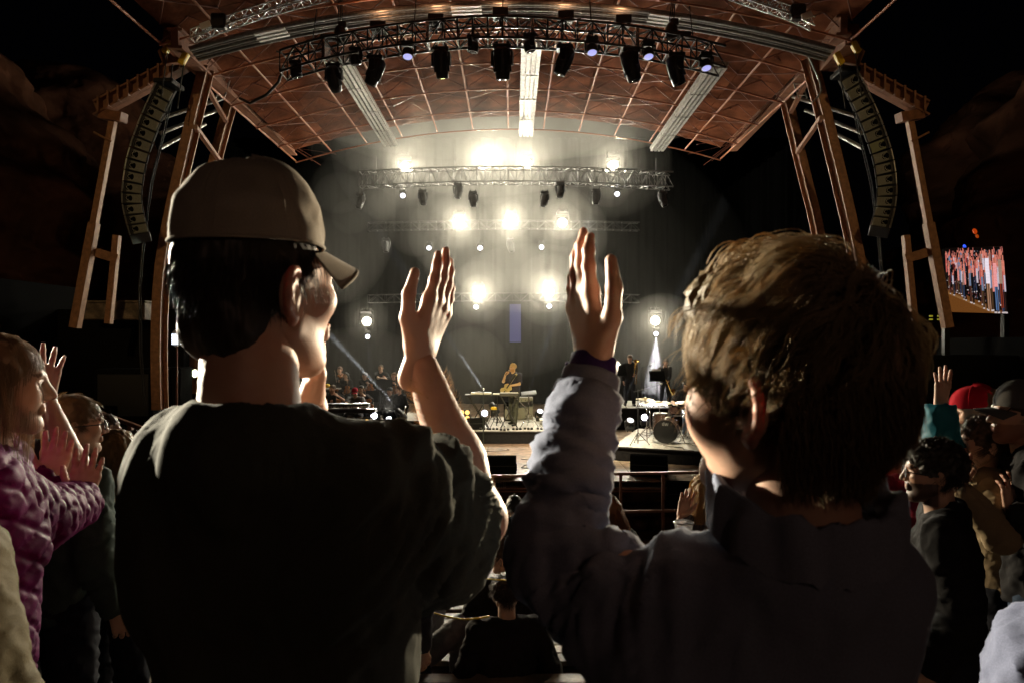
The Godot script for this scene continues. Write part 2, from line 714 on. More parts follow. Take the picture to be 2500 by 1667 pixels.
func build_roof() -> void:
	var roof := Node3D.new()
	roof.name = "canopy_roof"
	add_child(roof)
	tag(roof, "red brown arched stage roof with purlins, ducts and braces", "roof")
	var xs := []
	for k in range(-6, 7):
		xs.append(-0.12 + 1.12 * k)
	var ds := [10.9, 12.7, 14.3, 15.9, 17.5, 19.1, 20.7]
	for j in ds.size() - 1:
		for k in xs.size() - 1:
			var m := Mb.new()
			var a := []
			for h in [0.06, 0.0]:
				a.append(rp(xs[k] + 0.006, ds[j] + 0.006, -0.0 + h))
				a.append(rp(xs[k + 1] - 0.006, ds[j] + 0.006, h))
				a.append(rp(xs[k + 1] - 0.006, ds[j + 1] - 0.006, h))
				a.append(rp(xs[k] + 0.006, ds[j + 1] - 0.006, h))
			m.hexa(a)
			obj("panel", m, mats.roof_deck if (j * 3 + k) % 4 else mats.roof_deck_dark, roof)
	var cover := Mb.new()  # weather skin over the deck
	var cp := PackedVector3Array()
	for j in ds.size():
		for k in xs.size():
			cp.append(rp(xs[k], ds[j], -0.07))
	cover.grid(cp, xs.size(), false, false)
	var cp2 := PackedVector3Array()
	for j in ds.size():
		for k in xs.size():
			cp2.append(rp(xs[k], ds[j], -0.13))
	cover.grid(cp2, xs.size(), false, true)
	obj("roof_skin", cover, mats.purlin_dark, roof)
	for k in xs.size():
		var m := Mb.new()
		var pts := []
		for j in ds.size():
			pts.append(rp(xs[k], ds[j], 0.42))
		m.line(pts, 0.026, 6)
		obj("purlin", m, mats.purlin, roof)
	for j in ds.size():
		var m := Mb.new()
		var pts := []
		for k in 25:
			pts.append(rp(lerpf(xs[0], xs[-1], k / 24.0), ds[j] - 0.0, 0.47))
		m.line(pts, 0.021, 6)
		obj("cross_purlin", m, mats.purlin, roof)
	# braces between the lower grid and the deck
	for j in ds.size() - 1:
		for k in xs.size() - 1:
			var m := Mb.new()
			m.tube(rp(xs[k], ds[j], 0.42), rp(xs[k + 1], ds[j + 1], 0.07), 0.013, 0.013, 5)
			m.tube(rp(xs[k + 1], ds[j], 0.42), rp(xs[k], ds[j + 1], 0.07), 0.013, 0.013, 5)
			if j < 6:
				m.tube(rp(xs[k], ds[j], 0.42), rp((xs[k] + xs[k + 1]) / 2, ds[j], 0.07), 0.011, 0.011, 5)
				m.tube(rp(xs[k + 1], ds[j], 0.42), rp((xs[k] + xs[k + 1]) / 2, ds[j], 0.07), 0.011, 0.011, 5)
			obj("brace", m, mats.purlin_dark, roof)
	# ribbed metal ducts running to the back
	for x0 in [-3.85, 0.44, 4.6]:
		var m := Mb.new()
		for j in 4:
			var d0 := 14.6 + 1.55 * j
			var a := rp(x0, d0, 0.62)
			var b := rp(x0, d0 + 1.5, 0.62)
			m.beam(a + Vector3(0, 0.05, 0), b + Vector3(0, 0.05, 0), 0.46, 0.06)
			for q in 4:
				var o := Vector3(-0.17 + 0.113 * q, -0.02, 0)
				m.beam(a + o, b + o, 0.075, 0.08)
			for q in 4:
				m.box(a + Vector3(-0.15 + 0.1 * q, -0.04, -0.02), Vector3(0.05, 0.07, 0.09))
		obj("duct", m, mats.duct, roof)
	# curved group of conduits across the front
	for q in 5:
		var m := Mb.new()
		var pts := []
		for k in 31:
			var x := lerpf(-6.35, 6.35, k / 30.0)
			pts.append(rp(x, 12.9 + 0.085 * q, 0.60 + 0.015 * q))
		m.line(pts, [0.05, 0.03, 0.045, 0.028, 0.04][q], 8)
		obj("conduit", m, mats.conduit, roof)
	for x in [-4.75, -0.9, 3.0]:  # pale plates across the conduits
		var m := Mb.new()
		for q in 3:
			m.beam(rp(x - 0.3, 12.83 + q * 0.13, 0.69), rp(x + 0.3, 12.83 + q * 0.13, 0.69), 0.07, 0.03)
		obj("pale_plate", m, mats.white_paint, roof)
	# dark front fascia
	var fa := Mb.new()
	for k in 20:
		var x0 := lerpf(-7.0, 7.0, k / 20.0)
		var x1 := lerpf(-7.0, 7.0, (k + 1) / 20.0)
		fa.quad(rp(x0, 10.8, 0.5), rp(x1, 10.8, 0.5), rp(x1, 10.8, -0.3), rp(x0, 10.8, -0.3))
		fa.quad(rp(x1, 10.88, 0.5), rp(x0, 10.88, 0.5), rp(x0, 10.88, -0.3), rp(x1, 10.88, -0.3))
	obj("fascia", fa, mats.girder, roof)
	# side girders falling to the back
	for s in [-1, 1]:
		var a := at(425, 92, 12.6) if s < 0 else at(2062, 60, 12.6)
		var b := at(715, 366, 23.0) if s < 0 else at(1790, 356, 23.0)
		var gd := Mb.new()
		gd.beam(a, b, 0.13, 0.34)
		gd.beam(a + Vector3(0, 0.17, 0), b + Vector3(0, 0.17, 0), 0.28, 0.05)
		gd.beam(a - Vector3(0, 0.17, 0), b - Vector3(0, 0.17, 0), 0.28, 0.05)
		obj("side_girder", gd, mats.girder, roof)
		# web of thin struts between the girder and the deck
		var w := Mb.new()
		for k in 9:
			var p: Vector3 = a.lerp(b, (k + 1) / 10.0)
			var q: Vector3 = a.lerp(b, (k + 1.6) / 10.0)
			w.tube(p, rp(6.6 * s, -q.z, 0.1), 0.014, 0.014, 5)
			w.tube(q, rp(5.9 * s, -p.z, 0.1), 0.011, 0.011, 5)
			w.tube(p, rp(6.7 * s, -p.z, 0.1), 0.014, 0.014, 5)
		obj("strut_web", w, mats.purlin_dark, roof)


func mx(px: float, s: int) -> float:  # mirrors a measurement made on the first side
	return px if s < 0 else 2497.0 - px


func build_towers(s: int) -> void:
	var side := "the magenta jacket woman" if s < 0 else "the video screen"
	# main column pair, bowed like the roof
	var t := thing("roof_tower", "brown twin columns carrying the roof, towards " + side, "tower", Vector3.ZERO)
	var ca := arc_pts([[496, 158], [452, 340], [394, 610], [379, 800], [381, 1000]] if s < 0 else [[1981, 132], [2026, 300], [2098, 612], [2122, 800], [2126, 990]], 13, 14.0)
	var cb := arc_pts([[557, 246], [510, 428], [480, 640], [470, 830], [468, 960]] if s < 0 else [[1923, 226], [1968, 415], [2006, 574], [2030, 760], [2040, 920]], 13, 17.0)
	var m := Mb.new()
	for pr in [[ca, "front_column", 0.2], [cb, "rear_column", 0.2]]:
		m = Mb.new()
		var q: Array = pr[0]
		for k in q.size() - 1:
			var a: Vector3 = q[k]
			var b: Vector3 = q[k + 1]
			var lap: Vector3 = (b - a).normalized() * 0.004
			m.beam(a - lap, b + lap, pr[2], 0.03, Vector3.BACK)
			m.beam(a - lap + Vector3(0, 0, -0.3), b + lap + Vector3(0, 0, -0.3), pr[2], 0.03, Vector3.BACK)
			m.beam(a - lap + Vector3(0, 0, -0.15), b + lap + Vector3(0, 0, -0.15), 0.03, 0.27, Vector3.BACK)
		obj(pr[1], m, mats.column, t)
	for f in [0.02, 0.16]:
		m = Mb.new()
		m.beam(ca[0].lerp(ca[-1], f + 0.02), cb[0].lerp(cb[-1], f + 0.05), 0.09, 0.09)
		obj("cross_tie", m, mats.girder, t)
	for k in 5:  # bolts at the splice
		for q in 2:
			m = Mb.new()
			var p: Vector3 = (ca[6] as Vector3).lerp(ca[7], 0.1 + 0.16 * k)
			m.ball(p + Vector3(-0.05 + 0.1 * q, 0, 0.02), Vector3(0.014, 0.014, 0.012), Basis(), 4, 8)
			obj("bolt", m, mats.girder, t)
	# walkway pipes behind the columns
	for k in 3:
		m = Mb.new()
		m.tube(at(mx(560 - 30 * k, s), 235 + 34 * k, 16.4), at(mx(390, s), 290 + 36 * k, 15.2), 0.05, 0.05, 6)
		obj("walkway_pipe", m, mats.grey_metal, t)
	# ladder
	var l := thing("ladder", "small pale ladder under the roof beside the tower near " + side, "ladder", at(mx(552, s), 185, 15.5))
	var la := at(mx(572, s), 128, 15.5) - l.position
	var lb := at(mx(536, s), 240, 15.5) - l.position
	for q in [-0.1, 0.1]:
		m = Mb.new()
		m.tube(la + Vector3(q, 0, 0), lb + Vector3(q, 0, 0), 0.018, 0.018, 6)
		obj("stile", m, mats.grey_metal, l)
	for k in 8:
		m = Mb.new()
		var p := la.lerp(lb, (k + 0.5) / 8.0)
		m.tube(p - Vector3(0.1, 0, 0), p + Vector3(0.1, 0, 0), 0.013, 0.013, 6)
		obj("rung", m, mats.white_paint, l)
	if s > 0:
		var hp := thing("ladder_handrail", "bent tubular handrail curving over the column beside the ladder", "handrail", at(1985, 150, 14.4))
		m = Mb.new()
		var pts := []
		for p in [[1984, 112], [1974, 120], [1976, 140], [1990, 170], [2003, 200], [2006, 222], [1998, 236], [1985, 249]]:
			pts.append(at(p[0], p[1], 13.7) - hp.position)
		m.line(pts, 0.022, 6)
		obj("rail", m, mats.grey_metal, hp)
	# outer mast with its short neighbour
	var o := thing("outer_mast", "outer brown mast with cross beam and short post, towards " + side, "mast", Vector3.ZERO)
	var c0 := at(mx(276, s), 290, 14.0)
	var c1 := at(mx(182, s), 800, 14.0)
	var k0 := c0.lerp(c1, 0.5)
	m = Mb.new()
	m.beam(c0, k0, 0.13, 0.12, Vector3.BACK)
	m.beam(k0, c1, 0.18, 0.16, Vector3.BACK)
	obj("mast", m, mats.column, o)
	m = Mb.new()
	m.beam(at(mx(285, s), 575, 14.2), at(mx(264, s), 790, 14.2), 0.13, 0.12, Vector3.BACK)
	obj("short_post", m, mats.column, o)
	m = Mb.new()
	m.beam(at(mx(203, s), 608, 14.1), at(mx(286, s), 632, 14.1), 0.05, 0.19)
	obj("cross_beam", m, mats.column, o)
	m = Mb.new()
	m.tube(at(mx(228, s), 323, 13.9), at(mx(272, s), 346, 13.9), 0.025, 0.025, 6)
	obj("stub_arm", m, mats.column, o)
	# cantilever from the roof corner out to the mast
	var cv := thing("cantilever_arm", "lumpy brown cantilever beam, roof corner to outer mast, near " + side, "beam", Vector3.ZERO)
	var f0 := at(mx(455, s), 150, 13.8)
	var f1 := at(mx(236, s), 268, 14.0)
	m = Mb.new()
	m.beam(f0, f1, 0.05, 0.3)
	m.beam(f0 + Vector3(0, 0.14, 0), f1 + Vector3(0, 0.14, 0), 0.26, 0.04)
	m.beam(f0 - Vector3(0, 0.14, 0), f1 - Vector3(0, 0.14, 0), 0.26, 0.04)
	obj("beam", m, mats.girder, cv)
	for k in 9:
		m = Mb.new()
		var p := f0.lerp(f1, (k + 0.4) / 9.0)
		m.beam(p + Vector3(0, 0.16, 0.12), p + Vector3(0, -0.16, 0.12), 0.04, 0.14, Vector3.BACK)
		obj("stiffener", m, mats.girder, cv)
	m = Mb.new()
	m.beam(f1 + Vector3(0.1 * -s, -0.1, 0), at(mx(302, s), 288, 13.9), 0.2, 0.2)
	obj("end_bracket", m, mats.girder, cv)
	# corner gusset plate and yellow chain hoists
	m = Mb.new()
	m.beam(at(mx(415, s), 84, 12.9), at(mx(480, s), 150, 13.9), 0.3, 0.45)
	m.beam(at(mx(395, s), 140, 13.2), at(mx(470, s), 130, 13.6), 0.2, 0.3)
	obj("gusset", m, mats.girder, cv)
	for k in 2:
		var h := thing("chain_hoist", ["yellow chain hoist at the outer roof corner near ", "yellow chain hoist just inside the roof corner near "][k] + side, "hoist", at(mx(408 + 40 * k, s), 115 + 28 * k, 12.9))
		m = Mb.new()
		m.cbox(Vector3.ZERO, Vector3(0.12, 0.26, 0.12), 0.02, Basis(Vector3.BACK, 0.5 * s))
		obj("motor", m, mats.yellow_paint, h)
		m = Mb.new()
		m.tube(Vector3(0, -0.1, 0), Vector3(-0.1 * s * -1, -1.0, 0.05), 0.012, 0.012, 5)
		obj("chain", m, mats.black_metal, h)
	# stage wing: black masking walls, low wall, rail
	var wing := Mb.new()
	var tall := 0.0 if s < 0 else -1.3
	wing.box(Vector3(9.9 * s, 1.3 + tall / 2, -16.5), Vector3(3.4, 4.8 + tall, 0.3))
	wing.box(Vector3(8.3 * s, 0.9, -17.5), Vector3(2.2, 4.2, 0.3))
	wing.box(Vector3(11.5 * s, 1.6 + tall / 2, -15.0), Vector3(0.3, 5.4 + tall, 5.0))
	var wo := obj("stage_wing", wing, mats.black_matte)
	tag(wo, "black masking flats of the stage wing near " + side, "flat")
	if s < 0:
		var lw := Mb.new()
		lw.cbox(at(290, 760, 15.8), Vector3(1.5, 0.42, 0.5), 0.02)
		lw.cbox(at(290, 738, 15.8), Vector3(1.6, 0.05, 0.6), 0.01)
		tag(obj("parapet", lw, mats.bench_grey), "low pale parapet above the dark wing behind the short post", "wall")
	else:
		for k in 4:
			var sg := Mb.new()
			sg.cbox(at(2278 + 20 * (k % 2) - (4 if k % 2 == 0 else 0), 772 + 8 * (k / 2), 15.0), Vector3(0.08 if k % 2 == 0 else 0.16, 0.035, 0.02), 0.004)
			var so := obj("wall_sign_light", sg, glow("sign_yellow", Color(0.75, 0.7, 0.2), 0.45))
			tag(so, ["small yellow lit strip, short and upper, by the mast foot", "small yellow lit strip, long and upper, by the mast foot", "small yellow lit strip, short and lower, by the mast foot", "small yellow lit strip, long and lower, by the mast foot"][k], "sign", "yellow lit strips by the mast")


func build_backdrop() -> void:
	var m := Mb.new()
	var p := PackedVector3Array()
	for r in 2:
		for k in 260:
			var x := -13.0 + 26.0 * k / 259.0
			p.append(Vector3(x, -0.02 if r == 0 else 12.4, -30.6 + 0.09 * sin(x * 9.0) + 0.05 * sin(x * 23.0 + sin(x * 3.0))))
	m.grid(p, 260)
	var o := obj("backdrop_curtain", m, mats.drape)
	tag(o, "black pleated curtain closing the back of the stage", "curtain")
	for s in [-1, 1]:
		var q := Mb.new()
		var pp := PackedVector3Array()
		for r in 2:
			for k in 120:
				var z := -30.5 + 11.0 * k / 119.0
				pp.append(Vector3((8.9 - 0.0) * s + 0.07 * sin(z * 9.0) + 0.04 * sin(z * 21.0), -0.02 if r == 0 else 9.2, z))
		q.grid(pp, 120)
		tag(obj("side_curtain", q, mats.drape), "black pleated side curtain beside the " + ("string players" if s < 0 else "drum kit"), "curtain")
	# pale blue reflection screen strip
	var b := Mb.new()
	b.cbox(at(1258, 789, 26.8), Vector3(0.46, 1.54, 0.05), 0.005)
	tag(obj("blue_light_panel", b, glow("panel_blue", Color(0.16, 0.19, 0.45), 0.75)), "narrow upright pale blue lit panel behind the singer", "light panel")


func truss_mesh(m: Mb, pts: Array, w: float, h: float, r: float, step := 1) -> void:  # box truss along points
	var ch := [Vector3(0, h / 2, w / 2), Vector3(0, h / 2, -w / 2), Vector3(0, -h / 2, w / 2), Vector3(0, -h / 2, -w / 2)]
	for o in ch:
		var q := []
		for p in pts:
			q.append(p + o)
		m.line(q, r, 6)
	for k in range(0, pts.size() - 1, step):
		var a: Vector3 = pts[k]
		var b: Vector3 = pts[k + 1]
		var e := k % 2
		for f in [[0, 2], [1, 3], [0, 1], [2, 3]]:
			m.tube(a + ch[f[0]], a + ch[f[1]], r * 0.6, r * 0.6, 5, false)
			m.tube((a if e else b) + ch[f[0]], (b if e else a) + ch[f[1]], r * 0.55, r * 0.55, 5, false)


func arc_pts(ctrl: Array, n: int, d: float) -> Array:
	var cv := Curve3D.new()
	for k in ctrl.size():
		var p: Vector3 = at(ctrl[k][0], ctrl[k][1], d)
		var t := Vector3.ZERO
		if k > 0 and k < ctrl.size() - 1:
			t = (at(ctrl[k + 1][0], ctrl[k + 1][1], d) - at(ctrl[k - 1][0], ctrl[k - 1][1], d)) / 6.0
		cv.add_point(p, -t, t)
	var out := []
	for k in n:
		out.append(cv.sample_baked(cv.get_baked_length() * k / (n - 1.0), true))
	return out


var front_truss := []
var rear_truss := []


func build_front_truss() -> void:
	front_truss = arc_pts([[692, 160], [800, 128], [950, 100], [1100, 83], [1225, 78], [1400, 87], [1550, 103], [1680, 128], [1764, 150]], 31, 12.6)
	var t := thing("lighting_truss", "black curved box truss carrying moving heads under the roof front", "truss", Vector3.ZERO)
	var m := Mb.new()
	truss_mesh(m, front_truss, 0.42, 0.4, 0.024)
	obj("truss_frame", m, mats.truss_black, t)
	for k in [3, 10, 17, 24]:
		m = Mb.new()
		m.box(front_truss[k], Vector3(0.06, 0.42, 0.44))
		obj("spigot_plate", m, mats.truss_alu, t)
	for x in [2, 9, 15, 21, 28]:
		m = Mb.new()
		var p: Vector3 = front_truss[x]
		m.tube(p + Vector3(0, 0.2, 0), rp(p.x, 12.9, 0.4), 0.012, 0.012, 5)
		obj("hanger_cable", m, mats.cable, t)
	m = Mb.new()
	var cb := []
	for k in 60:
		var p: Vector3 = front_truss[mini(30, k / 2)]
		cb.append(p + Vector3(rng.randf_range(-0.1, 0.1), 0.22 + rng.randf_range(-0.05, 0.05), rng.randf_range(-0.2, 0.2)))
	m.line(cb, 0.02, 5)
	obj("cable_run", m, mats.cable, t)
	# end cable looms hanging to the sides
	m = Mb.new()
	m.line([at(692, 162, 12.6), at(680, 200, 12.8), at(650, 232, 13.2), at(610, 252, 13.6), at(585, 240, 14.0)], 0.03, 6)
	obj("cable_loom", m, mats.cable, t)
	# the two pale ladder trusses at the roof edge
	for s in [-1, 1]:
		var e := thing("edge_truss", "pale aluminium ladder truss under the roof edge, " + ("magenta jacket side" if s < 0 else "video screen side"), "truss", Vector3.ZERO)
		m = Mb.new()
		var pts := arc_pts([[470, 88], [600, 40], [700, 10], [800, -16]], 17, 12.2) if s < 0 else arc_pts([[1780, -20], [1860, 8], [1930, 32], [1985, 58]], 13, 12.2)
		truss_mesh(m, pts, 0.2, 0.16, 0.016)
		obj("truss_frame", m, mats.truss_alu, e)


func build_rear_truss() -> void:
	rear_truss = arc_pts([[880, 440], [1000, 434], [1130, 430], [1260, 429], [1400, 431], [1520, 436], [1640, 442]], 41, 22.5)
	var t := thing("rear_truss", "metal box truss glinting in smoke under the upper bright lamps", "truss", Vector3.ZERO)
	var m := Mb.new()
	truss_mesh(m, rear_truss, 0.5, 0.5, 0.024)
	obj("truss_frame", m, mats.truss_dark, t)
	for k in [2, 12, 20, 28, 38]:
		m = Mb.new()
		var p: Vector3 = rear_truss[k]
		m.tube(p + Vector3(0, 0.2, 0), rp(p.x, 22.5, 0.3), 0.012, 0.012, 5)
		obj("hanger_cable", m, mats.cable, t)
	for q in [[550, "middle"], [726, "lower"]]:
		var pts := arc_pts([[900, q[0] + 4], [1100, q[0]], [1250, q[0] - 1], [1400, q[0]], [1560, q[0] + 4]], 33, 25.2)
		var t2 := thing("pipe_truss", "dark thin truss behind the %s row of bright lamps" % q[1], "truss", Vector3.ZERO)
		m = Mb.new()
		truss_mesh(m, pts, 0.3, 0.3, 0.017)
		obj("truss_frame", m, mats.truss_black, t2)


# ---------------------------------------------------------------- lamps
var head_parts := {}


func head_meshes(kind: String) -> Dictionary:
	if head_parts.has(kind):
		return head_parts[kind]
	var base := Mb.new()
	base.cbox(Vector3(0, -0.045, 0), Vector3(0.3, 0.09, 0.22), 0.015)
	for s in [-1, 1]:
		base.cbox(Vector3(0.09 * s, 0.02, 0), Vector3(0.05, 0.06, 0.12), 0.008)
	var yoke := Mb.new()
	yoke.cbox(Vector3(0, -0.105, 0), Vector3(0.34, 0.04, 0.12), 0.01)
	for s in [-1, 1]:
		yoke.cbox(Vector3(0.165 * s, -0.21, 0), Vector3(0.035, 0.22, 0.12), 0.012)
		yoke.lathe([Vector2(0.0, -0.018), Vector2(0.055, -0.018), Vector2(0.062, 0), Vector2(0.055, 0.018), Vector2(0, 0.018)], 14, Transform3D(Basis(Vector3.BACK, PI / 2), Vector3(0.165 * s, -0.28, 0)))
	var head := Mb.new()
	var lensr := 0.09
	var zf := 0.0
	var rot := Basis(Vector3.RIGHT, PI / 2)  # y becomes +z
	if kind == "spot":  # long barrelled head, y is the beam
		head.lathe([Vector2(0, -0.24), Vector2(0.09, -0.24), Vector2(0.135, -0.19), Vector2(0.145, -0.05), Vector2(0.14, 0.05), Vector2(0.125, 0.16), Vector2(0.115, 0.26), Vector2(0.105, 0.27), Vector2(0.1, 0.25), Vector2(0, 0.25)], 18, Transform3D(rot))
		for k in 8:
			head.cbox(rot * Vector3(0.135 * cos(k * TAU / 8), 0.02, 0.135 * sin(k * TAU / 8)), Vector3(0.03, 0.03, 0.26), 0.006, Basis(Vector3.BACK, k * TAU / 8))
		lensr = 0.098
		zf = 0.255
	else:  # short wash head
		head.lathe([Vector2(0, -0.12), Vector2(0.07, -0.13), Vector2(0.12, -0.09), Vector2(0.135, 0.0), Vector2(0.135, 0.1), Vector2(0.125, 0.115), Vector2(0.115, 0.1), Vector2(0, 0.1)], 18, Transform3D(rot))
		for k in 3:
			head.lathe([Vector2(0.137, -0.01), Vector2(0.141, 0), Vector2(0.137, 0.01)], 18, Transform3D(rot, Vector3(0, 0, -0.03 + 0.04 * k)))
		lensr = 0.112
		zf = 0.104
	var ring := Mb.new()
	ring.lathe([Vector2(lensr, -0.008), Vector2(lensr + 0.012, -0.004), Vector2(lensr + 0.012, 0.008), Vector2(lensr, 0.012)], 20, Transform3D(rot, Vector3(0, 0, zf)))
	var lens := Mb.new()
	lens.lathe([Vector2(lensr, 0.0), Vector2(lensr * 0.7, 0.012), Vector2(lensr * 0.3, 0.018), Vector2(0.0, 0.02)], 20, Transform3D(rot, Vector3(0, 0, zf)))
	head_parts[kind] = {"base": base.mesh(), "yoke": yoke.mesh(), "head": head.mesh(), "ring": ring.mesh(), "lens": lens.mesh(), "front": zf}
	return head_parts[kind]


# hangs at "where" (top of the base) with its beam along "dir"; size 1 = 0.5 m high. Standing fixtures are the same, upside down.
func moving_head(label: String, where: Vector3, dir: Vector3, size: float, kind: String, lens_mat: Material, group: String, standing := false) -> Node3D:
	var hm := head_meshes(kind)
	var t := thing("moving_head_light", label, "stage light", where, 0.0, group)
	var d := dir.normalized()
	var yaw := atan2(d.x, d.z) if Vector2(d.x, d.z).length() > 0.05 else 0.3
	var up := -1.0 if standing else 1.0
	var flip := Basis(Vector3.RIGHT, PI) if standing else Basis()
	var b := obj("base", hm.base, mats.black_plastic, t)
	b.transform = Transform3D(flip.scaled(Vector3.ONE * size), Vector3.ZERO)
	var y := obj("yoke", hm.yoke, mats.black_plastic, t)
	y.transform = Transform3D((Basis(Vector3.UP, yaw) * flip).scaled(Vector3.ONE * size), Vector3.ZERO)
	var pv := Vector3(0, -0.28 * up, 0) * size
	var hb := basis_z(d)
	var h := obj("head", hm.head, mats.black_plastic, t)
	h.transform = Transform3D(hb.scaled(Vector3.ONE * size), pv)
	obj("lens_ring", hm.ring, mats.grey_metal, h)
	obj("lens", hm.lens, lens_mat, h)
	t.set_meta("lens_at", where + pv + d * (hm.front * size + 0.05))
	return t


func build_lights() -> void:
	var warm := Color(1.0, 0.96, 0.86)
	var hot := glow("lamp_warm_white", Color(1.0, 0.96, 0.86), 14.0)
	var eye := Vector3(0, 2.9, 0)
	# the bright beam lamps on the trusses at the back, all turned to the audience
	var big := [
		[988, 408, 23.5, 26.0, "upper row, beyond the cap peak"], [1190, 392, 23.5, 30.0, "upper row, the largest glare of all"],
		[1286, 400, 23.5, 24.0, "upper row, right next to the largest glare"], [1497, 404, 23.5, 28.0, "upper row, alone at the end near the boy"],
		[1121, 545, 25.0, 44.0, "middle row, above the capped man's hand"], [1248, 543, 25.0, 44.0, "middle row, central"], [1373, 544, 25.0, 44.0, "middle row, by the boy's fingertips"],
		[1168, 720, 25.0, 40.0, "lower row, just above the singer's left shoulder side"], [1341, 714, 25.0, 48.0, "lower row, by the boy's wrist"],
		[895, 785, 25.0, 20.0, "lowest row, above the string players"], [1600, 783, 25.0, 22.0, "lowest row, above the horn players"],
	]
	for q in big:
		var p := at(q[0], q[1], q[2])
		var dir := (eye - p).normalized()
		var t := moving_head("glaring white stage lamp facing the audience, " + q[4], p - dir * 0.25 + Vector3(0, 0.28 * 1.5, 0), dir, 1.5, "wash", hot, "glaring lamps on the back trusses")
		spot("beam_lamp", t.get_meta("lens_at"), eye + Vector3(p.x * 0.12, -0.2, 0), q[3] * 1.6, 24.0, warm, 0.11, 0.5)
		var ol := OmniLight3D.new()  # the wide spill of the bare lens
		ol.name = numbered("lens_spill")
		add_child(ol)
		ol.position = t.get_meta("lens_at")
		ol.light_energy = q[3] * (0.42 if q[1] < 450 else 0.55)
		ol.light_color = warm
		ol.light_size = 0.1
		ol.omni_range = 60.0
		ol.omni_attenuation = 2.0
		ol.shadow_enabled = true
	# smaller lit heads
	var blue := glow("lamp_cold_white", Color(0.93, 0.93, 1.0), 9.0)
	var small := [
		[983, 478, 23.0, "under the upper lamp nearest the cap peak"], [1507, 474, 23.0, "under the upper lamp nearest the boy"],
		[1047, 606, 25.0, "in the thin row, first from the cap side"], [1172, 606, 25.0, "in the thin row, second from the cap side"],
		[1322, 604, 25.0, "in the thin row, third from the cap side"], [1447, 604, 25.0, "in the thin row, beside the boy's thumb"],
		[1162, 750, 25.0, "directly below a lower row lamp, singer side"], [1341, 748, 25.0, "directly below the lower lamp by the boy's wrist"],
		[897, 822, 25.0, "throwing a short beam over the string players"], [1602, 815, 25.0, "just below the lowest lamp above the horn players"], [997, 745, 25.0, "seen in the crook of the capped man's thumb"],
	]
	for q in small:
		var p := at(q[0], q[1], q[2])
		var dir := (eye + Vector3(0, -4.5, 0) - p).normalized()
		moving_head("small lit moving head " + q[3], p - dir * 0.1 + Vector3(0, 0.2, 0), dir, 0.72, "wash", blue, "small lit heads on the back trusses")
	# beams down into the smoke from three of them
	spot("beam_lamp", at(897, 830, 24.8), at(908, 960, 23.5), 60.0, 5.0, Color(0.95, 0.95, 1.0), 0.03, 0.5)
	spot("beam_lamp", at(1602, 822, 24.8), at(1598, 960, 23.3), 420.0, 11.0, Color(0.95, 0.95, 1.0), 0.03, 0.5)
	spot("beam_lamp", at(1449, 606, 24.8), at(1485, 700, 24.0), 50.0, 4.0, Color(0.95, 0.95, 1.0), 0.03, 0.5)
	# dark heads that only glint
	var dark: StandardMaterial3D = mats.lens_dark
	for q in [[1118, 480, 22.3, "centre of truss under the largest glare"], [1368, 478, 22.3, "on the rear truss beneath the lone end lamp"], [1155, 500, 22.3, "tilted, under the largest glare"], [1330, 500, 22.3, "tilted, on the rear truss near the middle"], [1032, 496, 22.3, "hanging at the cap side of the rear truss"], [1455, 494, 22.3, "hanging at the boy side of the rear truss"], [880, 505, 22.3, "outermost on the cap side of the rear truss"], [1618, 500, 22.3, "outermost on the boy side of the rear truss"], [942, 615, 25.0, "low, beside the peak of the cap"], [1246, 615, 25.0, "low, centre of the thin row"]]:
		moving_head("unlit black moving head " + q[3], at(q[0], q[1] - 32, q[2]), Vector3(rng.randf_range(-0.4, 0.4), -1, 0.25), 0.95, "spot", dark, "unlit moving heads at the back")
	# front truss heads
	var yel := glow("lamp_yellow_green", Color(0.95, 1.0, 0.62), 7.0)
	var dim := glow("lamp_dim", Color(0.75, 0.75, 1.0), 0.9)
	var fr := [
		[722, 150, 0.85, "wash", 0, "at the ladder end of the front truss"], [815, 158, 1.0, "spot", 2, "throwing a green beam, near the ladder end of the front truss"],
		[868, 118, 0.85, "wash", 0, "second small one from the ladder end"], [916, 138, 1.1, "spot", 1, "leaning outward, over the first metal duct"],
		[995, 102, 0.85, "wash", 3, "with faint violet lens, over the capped man's peak"], [1077, 118, 1.1, "spot", 2, "throwing a yellow beam, over the capped man's hand"],
		[1155, 88, 0.85, "wash", 0, "short one beside the middle spot"], [1226, 112, 1.25, "spot", 0, "largest, in the middle of the front truss"],
		[1293, 84, 0.9, "wash", 0, "in front of the central metal duct"], [1378, 112, 1.1, "spot", 1, "leaning, just past the central duct"],
		[1445, 92, 0.85, "wash", 3, "with faint violet lens, past the central duct"], [1540, 120, 1.2, "spot", 1, "big one above the boy's raised hand"],
		[1583, 102, 0.85, "wash", 3, "small one close to the far metal duct"], [1650, 132, 1.15, "spot", 1, "big one close to the far metal duct"], [1724, 130, 0.85, "wash", 3, "at the video screen end of the front truss"],
	]
	for q in fr:
		var p := at(q[0], q[1], 12.45)
		var dir := Vector3(rng.randf_range(-0.25, 0.25), -1, rng.randf_range(-0.35, 0.1))
		if q[4] == 1:
			dir = Vector3(-0.45 if q[0] < 1300 else (0.3 if q[0] > 1500 else -0.4), -1, -0.1)
		if q[4] == 3:
			dir = Vector3(0.05, -1, 0.35)
		var lm: Material = dark
		if q[4] == 3:
			lm = dim
		var tgt := Vector3.ZERO
		if q[4] == 2:
			lm = yel
			tgt = Vector3(-2.9, 0.0, -19.2) if q[0] < 900 else Vector3(-0.75, 0.0, -15.9)
			dir = tgt - p
		var t := moving_head("black moving head " + q[5], p, dir, q[2] * 0.92, q[3], lm, "moving heads under the front truss")
